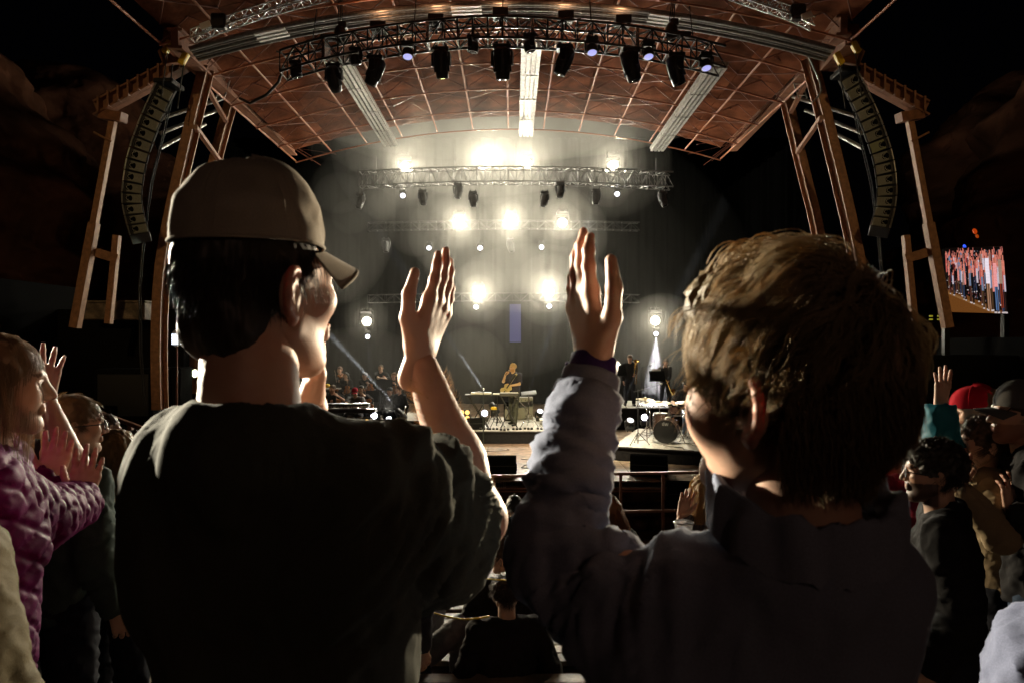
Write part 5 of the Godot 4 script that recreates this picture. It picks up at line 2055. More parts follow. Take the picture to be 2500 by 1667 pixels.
# ---------------------------------------------------------------- soft bodies: tapered capsules joined by a smooth minimum, meshed as surface nets
class Sdf:
	var prims := []
	var cuts := []  # [normal, offset]: keeps dot(p, n) < offset
	var lo := Vector3.ONE * 1e9
	var hi := Vector3.ONE * -1e9

	# w: direction in which the section is flattened by factor f; cut: flat end at b
	func cap(a: Vector3, b: Vector3, ra: float, rb: float, k := 0.03, f := 1.0, w := Vector3.ZERO, cut := false, sub := false) -> void:
		prims.append([0, a, b, ra, rb, k, f, w.normalized(), cut, sub])
		if not sub:
			for q in [[a, ra], [b, rb]]:
				lo = lo.min(q[0] - Vector3.ONE * q[1])
				hi = hi.max(q[0] + Vector3.ONE * q[1])

	func ell(o: Vector3, r: Vector3, k := 0.03, b := Basis(), sub := false) -> void:
		prims.append([1, o, r, b.inverse(), 0.0, k, 1.0, b, false, sub])
		if not sub:
			var e := Vector3(absf(b.x.x) * r.x + absf(b.y.x) * r.y + absf(b.z.x) * r.z, absf(b.x.y) * r.x + absf(b.y.y) * r.y + absf(b.z.y) * r.z, absf(b.x.z) * r.x + absf(b.y.z) * r.y + absf(b.z.z) * r.z)
			lo = lo.min(o - e)
			hi = hi.max(o + e)

	func mesh(h: float) -> Mb:
		var out := Mb.new()
		var o := lo - Vector3.ONE * h * 2.5
		var dim := ((hi - lo) / h).ceil() + Vector3.ONE * 6.0
		var nx := int(dim.x)
		var ny := int(dim.y)
		var nz := int(dim.z)
		var sy := nx
		var sz := nx * ny
		var d := PackedFloat32Array()
		d.resize(nx * ny * nz)
		d.fill(1.0)
		for pr in prims:
			var k: float = pr[5]
			var sub: bool = pr[9]
			var blo: Vector3
			var bhi: Vector3
			var grow := k + h * 2.2
			if pr[0] == 0:
				var r := maxf(pr[3], pr[4]) + grow
				blo = (pr[1] as Vector3).min(pr[2]) - Vector3.ONE * r
				bhi = (pr[1] as Vector3).max(pr[2]) + Vector3.ONE * r
			else:
				var rr: Vector3 = pr[2]
				var r := maxf(rr.x, maxf(rr.y, rr.z))
				var b: Basis = pr[7]
				var e := Vector3(absf(b.x.x) * rr.x + absf(b.y.x) * rr.y + absf(b.z.x) * rr.z, absf(b.x.y) * rr.x + absf(b.y.y) * rr.y + absf(b.z.y) * rr.z, absf(b.x.z) * rr.x + absf(b.y.z) * rr.y + absf(b.z.z) * rr.z)
				blo = pr[1] - e - Vector3.ONE * grow
				bhi = pr[1] + e + Vector3.ONE * grow
			var i0 := Vector3i(((blo - o) / h).floor()).clamp(Vector3i.ZERO, Vector3i(nx - 1, ny - 1, nz - 1))
			var i1 := Vector3i(((bhi - o) / h).ceil()).clamp(Vector3i.ZERO, Vector3i(nx - 1, ny - 1, nz - 1))
			var is_cap: bool = pr[0] == 0
			var a: Vector3 = pr[1]
			var ba := Vector3.ZERO
			var bb := 1.0
			var ra := 0.0
			var dr := 0.0
			var fl := 0.0
			var w := Vector3.ZERO
			var cut := false
			var inv := Basis()
			var rad := Vector3.ONE
			if is_cap:
				ba = pr[2] - a
				bb = maxf(ba.length_squared(), 1e-9)
				ra = pr[3]
				dr = pr[4] - ra
				fl = pr[6] - 1.0
				w = pr[7]
				cut = pr[8]
			else:
				rad = pr[2]
				inv = pr[3]
			var la := sqrt(bb)
			for z in range(i0.z, i1.z + 1):
				for y in range(i0.y, i1.y + 1):
					var at0 := z * sz + y * sy
					var p := Vector3(o.x + i0.x * h, o.y + y * h, o.z + z * h)
					for x in range(i0.x, i1.x + 1):
						var q := p - a
						var v := 0.0
						if is_cap:
							var t0 := q.dot(ba) / bb
							var t := clampf(t0, 0.0, 1.0)
							q -= ba * t
							if fl != 0.0:
								q += w * (q.dot(w) * fl)
							v = q.length() - ra - dr * t
							if cut:
								v = maxf(v, (t0 - 1.0) * la)
						else:
							q = (inv * q) / rad
							var k0 := q.length()
							var k1 := (q / rad).length()
							v = k0 * (k0 - 1.0) / maxf(k1, 1e-6)
						var j := at0 + x
						var c := d[j]
						if sub:
							v = -v
							var g := maxf(k - absf(v - c), 0.0)
							d[j] = maxf(v, c) + g * g * 0.25 / maxf(k, 1e-6)
						else:
							var g := maxf(k - absf(v - c), 0.0)
							d[j] = minf(v, c) - g * g * 0.25 / maxf(k, 1e-6)
						p.x += h
		for ct in cuts:
			var cn: Vector3 = ct[0]
			var co: float = ct[1]
			for z in nz:
				for y in ny:
					var p := Vector3(o.x, o.y + y * h, o.z + z * h)
					var e := p.dot(cn) - co
					var ex := cn.x * h
					var j := z * sz + y * sy
					for x in nx:
						if e > d[j]:
							d[j] = e
						e += ex
						j += 1
		# one vertex in each cell that the surface crosses
		var vid := PackedInt32Array()
		vid.resize(d.size())
		vid.fill(-1)
		var cells := PackedInt32Array()
		var band := h * 1.9
		var off := [0, 1, sy, sy + 1, sz, sz + 1, sz + sy, sz + sy + 1]
		for z in nz - 1:
			for y in ny - 1:
				var j := z * sz + y * sy - 1
				for x in nx - 1:
					j += 1
					var d0 := d[j]
					if d0 > band or d0 < -band:
						continue
					var d1 := d[j + 1]
					var d2 := d[j + sy]
					var d3 := d[j + sy + 1]
					var d4 := d[j + sz]
					var d5 := d[j + sz + 1]
					var d6 := d[j + sz + sy]
					var d7 := d[j + sz + sy + 1]
					var s0 := d0 < 0.0
					if s0 == (d1 < 0.0) and s0 == (d2 < 0.0) and s0 == (d3 < 0.0) and s0 == (d4 < 0.0) and s0 == (d5 < 0.0) and s0 == (d6 < 0.0) and s0 == (d7 < 0.0):
						continue
					var sum := Vector3.ZERO
					var cnt := 0
					if s0 != (d1 < 0.0): sum += Vector3(d0 / (d0 - d1), 0, 0); cnt += 1
					if (d2 < 0.0) != (d3 < 0.0): sum += Vector3(d2 / (d2 - d3), 1, 0); cnt += 1
					if (d4 < 0.0) != (d5 < 0.0): sum += Vector3(d4 / (d4 - d5), 0, 1); cnt += 1
					if (d6 < 0.0) != (d7 < 0.0): sum += Vector3(d6 / (d6 - d7), 1, 1); cnt += 1
					if s0 != (d2 < 0.0): sum += Vector3(0, d0 / (d0 - d2), 0); cnt += 1
					if (d1 < 0.0) != (d3 < 0.0): sum += Vector3(1, d1 / (d1 - d3), 0); cnt += 1
					if (d4 < 0.0) != (d6 < 0.0): sum += Vector3(0, d4 / (d4 - d6), 1); cnt += 1
					if (d5 < 0.0) != (d7 < 0.0): sum += Vector3(1, d5 / (d5 - d7), 1); cnt += 1
					if s0 != (d4 < 0.0): sum += Vector3(0, 0, d0 / (d0 - d4)); cnt += 1
					if (d1 < 0.0) != (d5 < 0.0): sum += Vector3(1, 0, d1 / (d1 - d5)); cnt += 1
					if (d2 < 0.0) != (d6 < 0.0): sum += Vector3(0, 1, d2 / (d2 - d6)); cnt += 1
					if (d3 < 0.0) != (d7 < 0.0): sum += Vector3(1, 1, d3 / (d3 - d7)); cnt += 1
					var nn := Vector3(d1 + d3 + d5 + d7 - d0 - d2 - d4 - d6, d2 + d3 + d6 + d7 - d0 - d1 - d4 - d5, d4 + d5 + d6 + d7 - d0 - d1 - d2 - d3).normalized()
					vid[j] = out.vert(o + (Vector3(x, y, z) + sum / cnt) * h, nn)
					cells.append(j)
		var bc := [[sy, sz], [sz, 1], [1, sy]]
		var ax := [1, sy, sz]
		for j in cells:
			var s0 := d[j] < 0.0
			for a in 3:
				if (d[j + ax[a]] < 0.0) == s0:
					continue
				var b: int = bc[a][0]
				var c: int = bc[a][1]
				if j - b - c < 0:
					continue
				var v0 := vid[j]
				var v1 := vid[j - b]
				var v2 := vid[j - b - c]
				var v3 := vid[j - c]
				if v1 < 0 or v2 < 0 or v3 < 0:
					continue
				if s0:
					out.tri3(v0, v1, v2)
					out.tri3(v0, v2, v3)
				else:
					out.tri3(v0, v2, v1)
					out.tri3(v0, v3, v2)
		return out


# ---------------------------------------------------------------- heads, hands, hair
var head_cache := {}
var hand_cache := {}


func head_mesh(female: bool, cell: float) -> Mb:
	var key := "%s%.4f" % [female, cell]
	if head_cache.has(key):
		return head_cache[key]
	var s := Sdf.new()
	s.ell(Vector3(0, 0.036, 0.012), Vector3(0.075, 0.084, 0.097), 0.02)
	s.ell(Vector3(0, -0.03, -0.028), Vector3(0.058 if female else 0.062, 0.083, 0.06), 0.03)
	for q in [-1.0, 1.0]:
		s.cap(Vector3(0.046 * q, -0.055, 0.0), Vector3(0.016 * q, -0.096, -0.062), 0.02, 0.018, 0.025)
		s.ell(Vector3(0.043 * q, -0.012, -0.062), Vector3.ONE * 0.021, 0.026)
		if female:
			s.ell(Vector3(0.04 * q, -0.036, -0.052), Vector3.ONE * 0.027, 0.026)
	s.ell(Vector3(0, -0.098, -0.07), Vector3(0.02, 0.017, 0.017), 0.02)
	s.cap(Vector3(-0.034, 0.023, -0.08), Vector3(0.034, 0.023, -0.08), 0.011, 0.011, 0.022)
	for q in [-1.0, 1.0]:
		s.ell(Vector3(0.032 * q, 0.004, -0.097), Vector3(0.021, 0.014, 0.018), 0.014, Basis(), true)
		s.ell(Vector3(0.031 * q, 0.003, -0.0735), Vector3.ONE * 0.0125, 0.003)
		s.cap(Vector3(0.02 * q, 0.011, -0.087), Vector3(0.042 * q, 0.009, -0.08), 0.004, 0.003, 0.004)
	s.cap(Vector3(0, 0.018, -0.088), Vector3(0, -0.026, -0.108), 0.007, 0.0115, 0.014)
	for q in [-1.0, 1.0]:
		s.ell(Vector3(0.012 * q, -0.03, -0.097), Vector3.ONE * 0.0085, 0.008)
	s.cap(Vector3(-0.02, -0.053, -0.087), Vector3(0.02, -0.053, -0.087), 0.007, 0.007, 0.008)
	s.cap(Vector3(-0.017, -0.064, -0.087), Vector3(0.017, -0.064, -0.087), 0.0075, 0.0075, 0.008)
	s.cap(Vector3(-0.022, -0.0585, -0.0965), Vector3(0.022, -0.0585, -0.0965), 0.0022, 0.0022, 0.004, 1.0, Vector3.ZERO, false, true)
	for q in [-1.0, 1.0]:
		var b := Basis(Vector3.RIGHT, -0.15) * Basis(Vector3.UP, 0.35 * q)
		s.ell(Vector3(0.079 * q, -0.004, 0.014), Vector3(0.009, 0.032, 0.02), 0.006, b)
		s.ell(Vector3(0.089 * q, -0.002, 0.008), Vector3(0.008, 0.017, 0.01), 0.006, b, true)
	var m := s.mesh(cell)
	for j in m.v.size():
		var p := m.v[j]
		var c := Color(1, 1, 1)
		var ax := absf(p.x)
		if p.z < -0.06:
			if absf(p.y + 0.0585) < 0.0105 and ax < 0.025 - absf(p.y + 0.0585) * 0.6:
				c = Color(0.78, 0.5, 0.5)
			elif ax > 0.012 and ax < 0.05 and absf(p.y - 0.0255 - 0.003 * sin(ax * 60)) < 0.0045:
				c = Color(0.3, 0.24, 0.2)
			var e := Vector2(ax - 0.031, p.y - 0.003)
			if e.length() < 0.011 and absf(e.y) < 0.0058:
				c = Color(1.25, 1.3, 1.35) if e.length() > 0.0056 else Color(0.12, 0.09, 0.07)
			elif e.length() < 0.0145 and absf(e.y) < 0.008:
				c = Color(0.55, 0.45, 0.42)
			if Vector2(ax - 0.006, p.y + 0.036).length() < 0.004 and p.z < -0.09:
				c = Color(0.3, 0.2, 0.18)
		if ax > 0.04 and ax < 0.075 and absf(p.y + 0.012) < 0.03 and p.z < -0.03:
			c = c * Color(1.03, 0.93, 0.9)
		m.c[j] = c
	head_cache[key] = m
	return m


# right hand: wrist at the origin, fingers along +y, palm facing -z, thumb towards -x
func hand_mesh(pose: String, cell: float) -> Mb:
	var key := "%s%.4f" % [pose, cell]
	if hand_cache.has(key):
		return hand_cache[key]
	var curl := {"flat": 0.1, "relaxed": 0.42, "grip": 1.25, "spread": 0.08, "clap": 0.13}
	var c: float = curl[pose]
	var s := Sdf.new()
	var kx := [-0.031, -0.0105, 0.0105, 0.03]
	var ky := [0.089, 0.094, 0.09, 0.08]
	var ln := [0.07, 0.079, 0.073, 0.057]
	var nails := []
	var joints := []
	s.cap(Vector3(0, -0.03, 0), Vector3(0, 0.012, 0), 0.026, 0.026, 0.02, 1.35, Vector3.BACK)
	for f in 4:
		s.cap(Vector3(kx[f] * 0.62, 0.012, 0), Vector3(kx[f], ky[f], 0), 0.0135, 0.0115, 0.014, 1.1, Vector3.BACK)
		var p := Vector3(kx[f], ky[f], 0)
		var sp: float = (0.17 if pose == "spread" else (0.025 if pose == "clap" else 0.06)) * (f - 1.4)
		var ang := c * (0.8 + 0.12 * f)
		var seg := [0.46, 0.31, 0.25]
		var rr := [0.0092, 0.0085, 0.0078, 0.0064]
		if f == 3:
			rr = [0.0082, 0.0074, 0.0068, 0.0056]
		var a := ang * 0.7
		for q in 3:
			var dir := Vector3(sin(sp) * cos(a), cos(a) * cos(sp), -sin(a))
			var e: Vector3 = p + dir * ln[f] * seg[q]
			s.cap(p, e, rr[q], rr[q + 1], 0.0045 if q else 0.008)
			joints.append([p, rr[q] + 0.003])
			if q == 2:
				nails.append([e - dir * 0.001, dir, Vector3(0, sin(a), cos(a)), rr[3]])
			p = e
			a += ang
	# thumb leaves the side of the palm near its base
	var tb := Vector3(-0.018, 0.02, -0.006)
	var t1 := Vector3(-0.044, 0.05, -0.014)
	var t2 := Vector3(-0.059, 0.08, -0.018)
	var t3 := Vector3(-0.066, 0.104, -0.02)
	if pose == "clap":
		t1 = Vector3(-0.05, 0.05, -0.012)
		t2 = Vector3(-0.07, 0.083, -0.012)
		t3 = Vector3(-0.075, 0.116, -0.012)
	elif pose == "grip":
		t1 = Vector3(-0.034, 0.055, -0.026)
		t2 = Vector3(-0.018, 0.075, -0.046)
		t3 = Vector3(-0.002, 0.082, -0.054)
	elif pose == "relaxed":
		t2 = Vector3(-0.052, 0.082, -0.03)
		t3 = Vector3(-0.052, 0.105, -0.04)
	s.cap(tb, t1, 0.0165, 0.0125, 0.014)
	s.cap(t1, t2, 0.0112, 0.0098, 0.006)
	s.cap(t2, t3, 0.0098, 0.0075, 0.005)
	nails.append([t3 - (t3 - t2).normalized() * 0.002, (t3 - t2).normalized(), Vector3(-0.5, 0, 0.85).normalized(), 0.008])
	joints.append([t2, 0.012])
	var m := s.mesh(cell)
	for j in m.v.size():
		var p := m.v[j]
		var c2 := Color(1, 1, 1).lerp(Color(1.0, 0.8, 0.76), clampf((p.y - 0.12) * 12.0, 0, 1))
		for jt in joints:
			var l: float = (p - jt[0]).length() / jt[1]
			if l < 1.2:
				c2 *= Color(1, 1, 1).lerp(Color(0.93, 0.78, 0.74), clampf((1.2 - l) * 3.0, 0, 1))
		for nl in nails:
			var q: Vector3 = p - nl[0]
			var u: float = q.dot(nl[1])
			var w: Vector3 = q - nl[1] * u
			var up: float = w.dot(nl[2])
			if u > -0.009 and u < 0.006 and up > 0.25 * nl[3] and (w - nl[2] * up).length() < nl[3] * 0.85:
				c2 = Color(1.18, 0.98, 0.95)
				m.v[j] -= nl[2] * 0.0006
		m.c[j] = c2
	hand_cache[key] = m
	return m


func noise3(sd: int, freq: float, oct := 3, ridged := false) -> FastNoiseLite:
	var f := FastNoiseLite.new()
	f.seed = sd
	f.frequency = freq
	f.fractal_octaves = oct
	f.noise_type = FastNoiseLite.TYPE_SIMPLEX_SMOOTH
	if ridged:
		f.fractal_type = FastNoiseLite.FRACTAL_RIDGED
	return f


func wrinkle(m: Mb, sd: int, amp: float, freq := 9.0, stretch := Vector3(1, 0.55, 1)) -> void:
	var f := noise3(sd, freq, 3, true)
	for j in m.v.size():
		m.v[j] += m.n[j] * (f.get_noise_3dv(m.v[j] * stretch) * amp)
	m.renormal()


# folds that run round the line a-b
func folds(m: Mb, a: Vector3, b: Vector3, reach: float, amp: float, along: float, sd: int) -> void:
	var f := noise3(sd, 1.0, 2, true)
	var ba := b - a
	var l := ba.length()
	var u := ba / l
	for j in m.v.size():
		var q := m.v[j] - a
		var t := q.dot(u)
		var rr := (q - u * t)
		var w := clampf(1.0 - maxf(maxf(-t, t - l), 0.0) / reach, 0.0, 1.0) * clampf(2.2 - rr.length() / (reach * 0.8), 0.0, 1.0)
		if w <= 0.0:
			continue
		m.v[j] += m.n[j] * (f.get_noise_3d(t * along + rr.x * 5.0, rr.y * 5.0, rr.z * 5.0) * amp * w)
	m.renormal()


# strands of hair: roots on an ellipsoid in head space
func strands(m: Mb, xf: Transform3D, style: String, n: int, length: float, rad: float, sd: int, hb := Vector3(0.08, 0.088, 0.101)) -> void:
	var r := RandomNumberGenerator.new()
	r.seed = sd
	var o := Vector3(0, 0.038, 0.014)
	var made := 0
	var tries := 0
	var crown := Vector3(0, 0.6, 0.8).normalized()
	var segs := 6
	var lock := Vector3.ZERO
	var lock_d := Vector3.ZERO
	var lock_n := 0
	var lock_l := 1.0
	while made < n and tries < n * 8:
		tries += 1
		var d := Vector3(r.randfn(), r.randfn(), r.randfn()).normalized()
		if lock_n > 0:
			d = (lock + Vector3(r.randfn(), r.randfn(), r.randfn()) * 0.07).normalized()
			lock_n -= 1
		else:
			lock = d
			lock_n = r.randi_range(8, 20)
			lock_d = Vector3(r.randfn(), r.randfn(), r.randfn()) * 0.28
			lock_l = r.randf_range(0.75, 1.15)
		var p := o + d * hb
		# keep the face free
		if p.dot(Vector3(0, -0.7, -0.71)) > 0.03 or p.y < -0.085 or ((style == "long" or style == "back") and p.z < -0.01 and p.y < 0.085):
			lock_n = 0
			continue
		made += 1
		var flow := d - crown
		flow = (flow - d * flow.dot(d)).normalized()
		var pts := PackedVector3Array()
		var rads := PackedFloat32Array()
		var len := length * lock_l * r.randf_range(0.8, 1.1)
		var dir := flow + d * 0.35 + lock_d
		var grav := 0.25
		if style == "long":
			dir = flow * 0.5 + Vector3(d.x * 0.6, -0.55, 0.6 if p.z < 0.02 else 0.3) + lock_d * 0.4
			grav = 0.9
		elif style == "back":
			dir = flow * 0.4 + Vector3(d.x * 0.5, -0.4, 0.7) + lock_d * 0.3
			grav = 0.5
		var ph := r.randf() * TAU
		p -= d * 0.004
		for k in segs:
			pts.append(p)
			rads.append(rad * (1.0 - 0.75 * k / (segs - 1.0)))
			dir.y -= grav * 0.35
			dir = dir.normalized()
			p += dir * len / (segs - 1)
			if style == "curly":
				p += Vector3(cos(ph), sin(ph), cos(ph * 0.7)) * 0.006
				ph += 1.6
			var q := (p - o) / hb
			var ql := q.length()
			if ql < 1.03:
				p = o + q / ql * 1.03 * hb
		for k in pts.size():
			pts[k] = xf * pts[k]
		m.pipe(pts, rads, 3)


func hair_shell(style: String, cell: float) -> Sdf:
	var s := Sdf.new()
	match style:
		"long":
			s.ell(Vector3(0, 0.042, 0.018), Vector3(0.085, 0.09, 0.104), 0.02)
			for q in [-1.0, 1.0]:
				s.cap(Vector3(0.07 * q, 0.03, 0.035), Vector3(0.085 * q, -0.2, 0.06), 0.03, 0.03, 0.04)
			s.cap(Vector3(-0.03, 0.03, 0.075), Vector3(-0.04, -0.27, 0.1), 0.045, 0.04, 0.04)
			s.cap(Vector3(0.03, 0.03, 0.075), Vector3(0.04, -0.27, 0.1), 0.045, 0.04, 0.04)
			s.cuts.append([Vector3(0, -0.35, -0.94), 0.045])
		"curly":
			s.ell(Vector3(0, 0.05, 0.018), Vector3(0.094, 0.098, 0.11), 0.02)
			s.cuts.append([Vector3(0, -0.62, -0.78), 0.035])
		"buzz":
			s.ell(Vector3(0, 0.037, 0.014), Vector3(0.0775, 0.086, 0.0995), 0.02)
			s.cuts.append([Vector3(0, -0.62, -0.78), 0.025])
		_:
			s.ell(Vector3(0, 0.044, 0.018), Vector3(0.083, 0.089, 0.103), 0.02)
			s.cuts.append([Vector3(0, -0.66, -0.75), 0.032])
	return s


func cap_mesh(dome: Mb, brim: Mb, res := 28) -> void:  # head space, peak towards -z
	var p := PackedVector3Array()
	var rows := 14
	for r in rows + 1:
		var th := (PI * 0.5 + 0.12) * r / rows
		for k in res:
			var ph := TAU * k / res
			var fr := maxf(0.0, -sin(ph))  # front panels stand higher
			var rr := pow(sin(minf(th, PI / 2)), 0.85)
			var y := cos(th) * (0.092 + 0.012 * fr)
			p.append(Vector3(cos(ph) * 0.087 * rr, 0.036 + y + 0.004 * fr, 0.012 + sin(ph) * 0.106 * rr))
	dome.grid(p, res, true, false)
	dome.lathe([Vector2(0.008, 0), Vector2(0.008, 0.004), Vector2(0, 0.007)], 10, Transform3D(Basis(), Vector3(0, 0.128, 0.012)))
	for k in 6:
		var pts := []
		for r in range(1, rows):
			var c := int(res * (k + 0.5) / 6.0) % res
			pts.append(p[r * res + c] * 1.006)
		dome.line(pts, 0.0016, 4)
	for side in [0, 1]:
		var g := PackedVector3Array()
		var nu := 17
		for v in 9:
			var f := v / 8.0
			for u in nu:
				var a := lerpf(-1.12, 1.12, u / (nu - 1.0))
				var w := cos(a * 0.95)
				var ext := 0.072 * f * pow(maxf(0.0, w), 0.5)
				var q := Vector3(sin(a) * (0.086 + 0.012 * f * w), 0.018 - 0.012 * f - 0.028 * a * a * (0.35 + f * 0.5), 0.012 - cos(a) * 0.104 - ext)
				q.y += -0.0035 * side
				g.append(q)
		brim.grid(g, nu, false, side == 0)


func put(m: Mb, xf: Transform3D) -> Mb:
	var o := Mb.new()
	o.add(m, xf)
	return o


# ---------------------------------------------------------------- people
var skin_mats := {}


func skin_mat(c: Color) -> StandardMaterial3D:
	var key := "skin%s" % c
	if not skin_mats.has(key):
		var m := StandardMaterial3D.new()
		m.albedo_color = c.linear_to_srgb()
		m.vertex_color_use_as_albedo = true
		m.roughness = 0.5
		m.subsurf_scatter_enabled = true
		m.subsurf_scatter_strength = 0.05
		m.normal_enabled = true
		m.normal_texture = noise_tex("skin_n", 0.12, 3, 0, 1, 3.0)
		m.normal_scale = 0.25
		m.uv1_triplanar = true
		m.uv1_scale = Vector3.ONE * 14.0
		skin_mats[key] = m
	return skin_mats[key]


func cloth_mat(c: Color, rough := 0.9, scale := 9.0) -> StandardMaterial3D:
	var key := "cloth%s%.2f" % [c, rough]
	if not skin_mats.has(key):
		var m := StandardMaterial3D.new()
		m.albedo_color = c.linear_to_srgb()
		m.vertex_color_use_as_albedo = true
		m.roughness = rough
		m.albedo_texture = noise_tex("weave", 0.11, 4, 0.78, 1.0)
		m.normal_enabled = true
		m.normal_texture = noise_tex("weave_n", 0.2, 3, 0, 1, 4.0)
		m.normal_scale = 0.4
		m.uv1_triplanar = true
		m.uv1_scale = Vector3.ONE * scale
		m.metallic_specular = 0.22
		m.rim_enabled = true
		m.rim = 0.15
		m.rim_tint = 1.0
		skin_mats[key] = m
	return skin_mats[key]


func hair_mat(c: Color) -> StandardMaterial3D:
	var key := "hair%s" % c
	if not skin_mats.has(key):
		var m := StandardMaterial3D.new()
		m.albedo_color = c.linear_to_srgb()
		m.roughness = 0.5
		m.metallic_specular = 0.4
		m.backlight_enabled = true
		m.backlight = (c * 1.6).clamp().linear_to_srgb()
		skin_mats[key] = m
	return skin_mats[key]


func elbow_of(s: Vector3, w: Vector3, u: float, l: float, hint: Vector3) -> Vector3:
	var d := w - s
	var n := d.length()
	var k := maxf(1.0, n / ((u + l) * 0.985))
	u *= k
	l *= k
	var x := (u * u - l * l + n * n) / (2.0 * n)
	var h := sqrt(maxf(0.0, u * u - x * x))
	var dir := d / n
	var side := (hint - dir * hint.dot(dir)).normalized()
	return s + dir * x + side * h


const TONE := [Color(0.50, 0.30, 0.21), Color(0.42, 0.25, 0.17), Color(0.34, 0.19, 0.12), Color(0.2, 0.11, 0.07)]


# one whole figure; every length is in metres, every place in the world
func figure(sp: Dictionary) -> Node3D:
	var head: Vector3 = sp.head
	var ground: float = sp.ground
	var sit: bool = sp.get("sit", false)
	var yaw := deg_to_rad(sp.get("yaw", 0.0))
	var hyaw := deg_to_rad(sp.get("hyaw", sp.get("yaw", 0.0)))
	var hp := deg_to_rad(sp.get("hpitch", 0.0))
	var hr := deg_to_rad(sp.get("hroll", 0.0))
	var lean := deg_to_rad(sp.get("lean", 3.0))
	var fem: bool = sp.get("female", false)
	var cell: float = sp.get("cell", 0.02)
	var fine: float = sp.get("fine", 0.006)
	var s: float = sp.get("s", 1.0) if sit else clampf((head.y - ground) / 1.615, 0.72, 1.12)
	s = sp.get("s", s)
	var fb := Basis(Vector3.UP, yaw)
	var tb := fb * Basis(Vector3.RIGHT, -lean)
	var neck := head - tb * Vector3(0, 0.158, -0.022) * s
	var hip := neck - tb.y * 0.53 * s
	var base := Vector3(hip.x, ground, hip.z)
	var root := thing(sp.get("name", "person"), sp.label, "person", base, 0.0, sp.get("group", ""))
	var off := -base
	var sw := (0.165 if fem else 0.188) * s
	var skin: Color = sp.get("skin", TONE[0])
	# joints
	var sh := []
	var el := []
	var wr := []
	for i in 2:
		var sg := -1.0 if i == 0 else 1.0
		var q := "l" if i == 0 else "r"
		var raise := Vector3.ZERO
		var tgt = sp.get(q + "h")
		if tgt != null and (tgt as Vector3).y > neck.y:
			raise = Vector3(-0.03 * sg, 0.05, -0.02)
		var a := neck + tb * (Vector3(sw * sg, -0.06 * s, 0.005) + raise)
		var w: Vector3 = a + fb * Vector3(0.07 * sg, -0.5, -0.06) * s if tgt == null else tgt
		var hint: Vector3 = sp.get(q + "e", tb * Vector3(0.45 * sg, -0.8, 0.25))
		sh.append(a)
		el.append(elbow_of(a, w, 0.285 * s, 0.255 * s, hint))
		wr.append(w)
	var hips := [hip + fb * Vector3(-0.085 * s, -0.02, 0), hip + fb * Vector3(0.085 * s, -0.02, 0)]
	var kn := []
	var an := []
	for i in 2:
		var sg := -1.0 if i == 0 else 1.0
		var h: Vector3 = hips[i]
		if sit:
			var k: Vector3 = h + fb * Vector3(0.1 * sg, 0.0, -0.42) * s
			k.y = maxf(h.y + 0.03, ground + 0.42 * s)
			kn.append(k)
			an.append(Vector3(k.x, ground + 0.08, k.z) + fb * Vector3(0, 0, 0.04))
		else:
			var st: float = sp.get("stride", 0.06)
			var f: Vector3 = Vector3(h.x, ground + 0.08, h.z) + fb * Vector3(0.05 * sg, 0, st * sg)
			an.append(f)
			kn.append(h.lerp(f, 0.5) + fb * Vector3(0.01 * sg, 0, -0.025))
	# body: one skin
	var b := Sdf.new()
	var f2 := fb * Vector3(0, 0, 1)
	b.cap(hip - tb.x * 0.06 * s + off, hip + tb.x * 0.06 * s + off, 0.1 * s, 0.1 * s, 0.05, 1.2, f2)
	for sg in [-1.0, 1.0]:
		b.cap(hip + tb.x * 0.045 * sg * s + off, neck + tb * Vector3(0.065 * sg, -0.18, -0.01) * s + off, 0.08 * s, 0.08 * s, 0.05, 1.1, f2)
		b.cap(neck + tb * Vector3(0, -0.035, 0) * s + off, sh[0 if sg < 0 else 1] + off, 0.036 * s, 0.04 * s, 0.04)
	b.cap(neck - tb.y * 0.03 * s + off, head + tb * Vector3(0, -0.06, 0.012) * s + off, 0.058 * s, (0.05 if fem else 0.056) * s, 0.03)
	for i in 2:
		b.cap(sh[i] + off, el[i] + off, 0.048 * s, 0.039 * s, 0.03)
		b.cap(el[i] + off, wr[i] + off, 0.04 * s, 0.027 * s, 0.02)
		b.cap(hips[i] + off, kn[i] + off, 0.08 * s, 0.055 * s, 0.04)
		b.cap(kn[i] + off, an[i] + off, 0.055 * s, 0.038 * s, 0.03)
	var body := b.mesh(cell)
	var hb := Basis(Vector3.UP, hyaw) * Basis(Vector3.RIGHT, hp) * Basis(Vector3.BACK, hr)
	var hs := clampf(s, 0.92, 1.05) * float(sp.get("hs", 1.0))
	var hx := Transform3D(hb.scaled(Vector3.ONE * hs), head + off)
	body.add(head_mesh(fem, fine), hx)
	for i in 2:
		var q := "l" if i == 0 else "r"
		var dir: Vector3 = sp.get(q + "d", (wr[i] - el[i]).normalized())
		var palm: Vector3 = sp.get(q + "p", tb * Vector3(1.0 if i == 0 else -1.0, 0, -0.2))
		var hxf := Transform3D(basis_y(dir, -palm).scaled(Vector3.ONE * s), wr[i] + off)
		var hm := hand_mesh(sp.get(q + "pose", "relaxed"), fine * 0.75)
		if i == 0:
			body.add(hm, hxf * Transform3D(Basis.from_scale(Vector3(-1, 1, 1)), Vector3.ZERO), true)
		else:
			body.add(hm, hxf)
	if sp.has("beard"):
		for j in body.v.size():
			var l := hx.affine_inverse() * body.v[j]
			if l.length() < 0.16 and l.y < -0.035 and l.y > -0.125 and l.z < 0.01 and not (absf(l.y + 0.0585) < 0.009 and absf(l.x) < 0.02) and (l.y < -0.065 or absf(l.x) > 0.028 or l.y < -0.04):
				body.c[j] = sp.beard
				body.v[j] += body.n[j] * 0.004
	obj("body", body, skin_mat(skin), root)
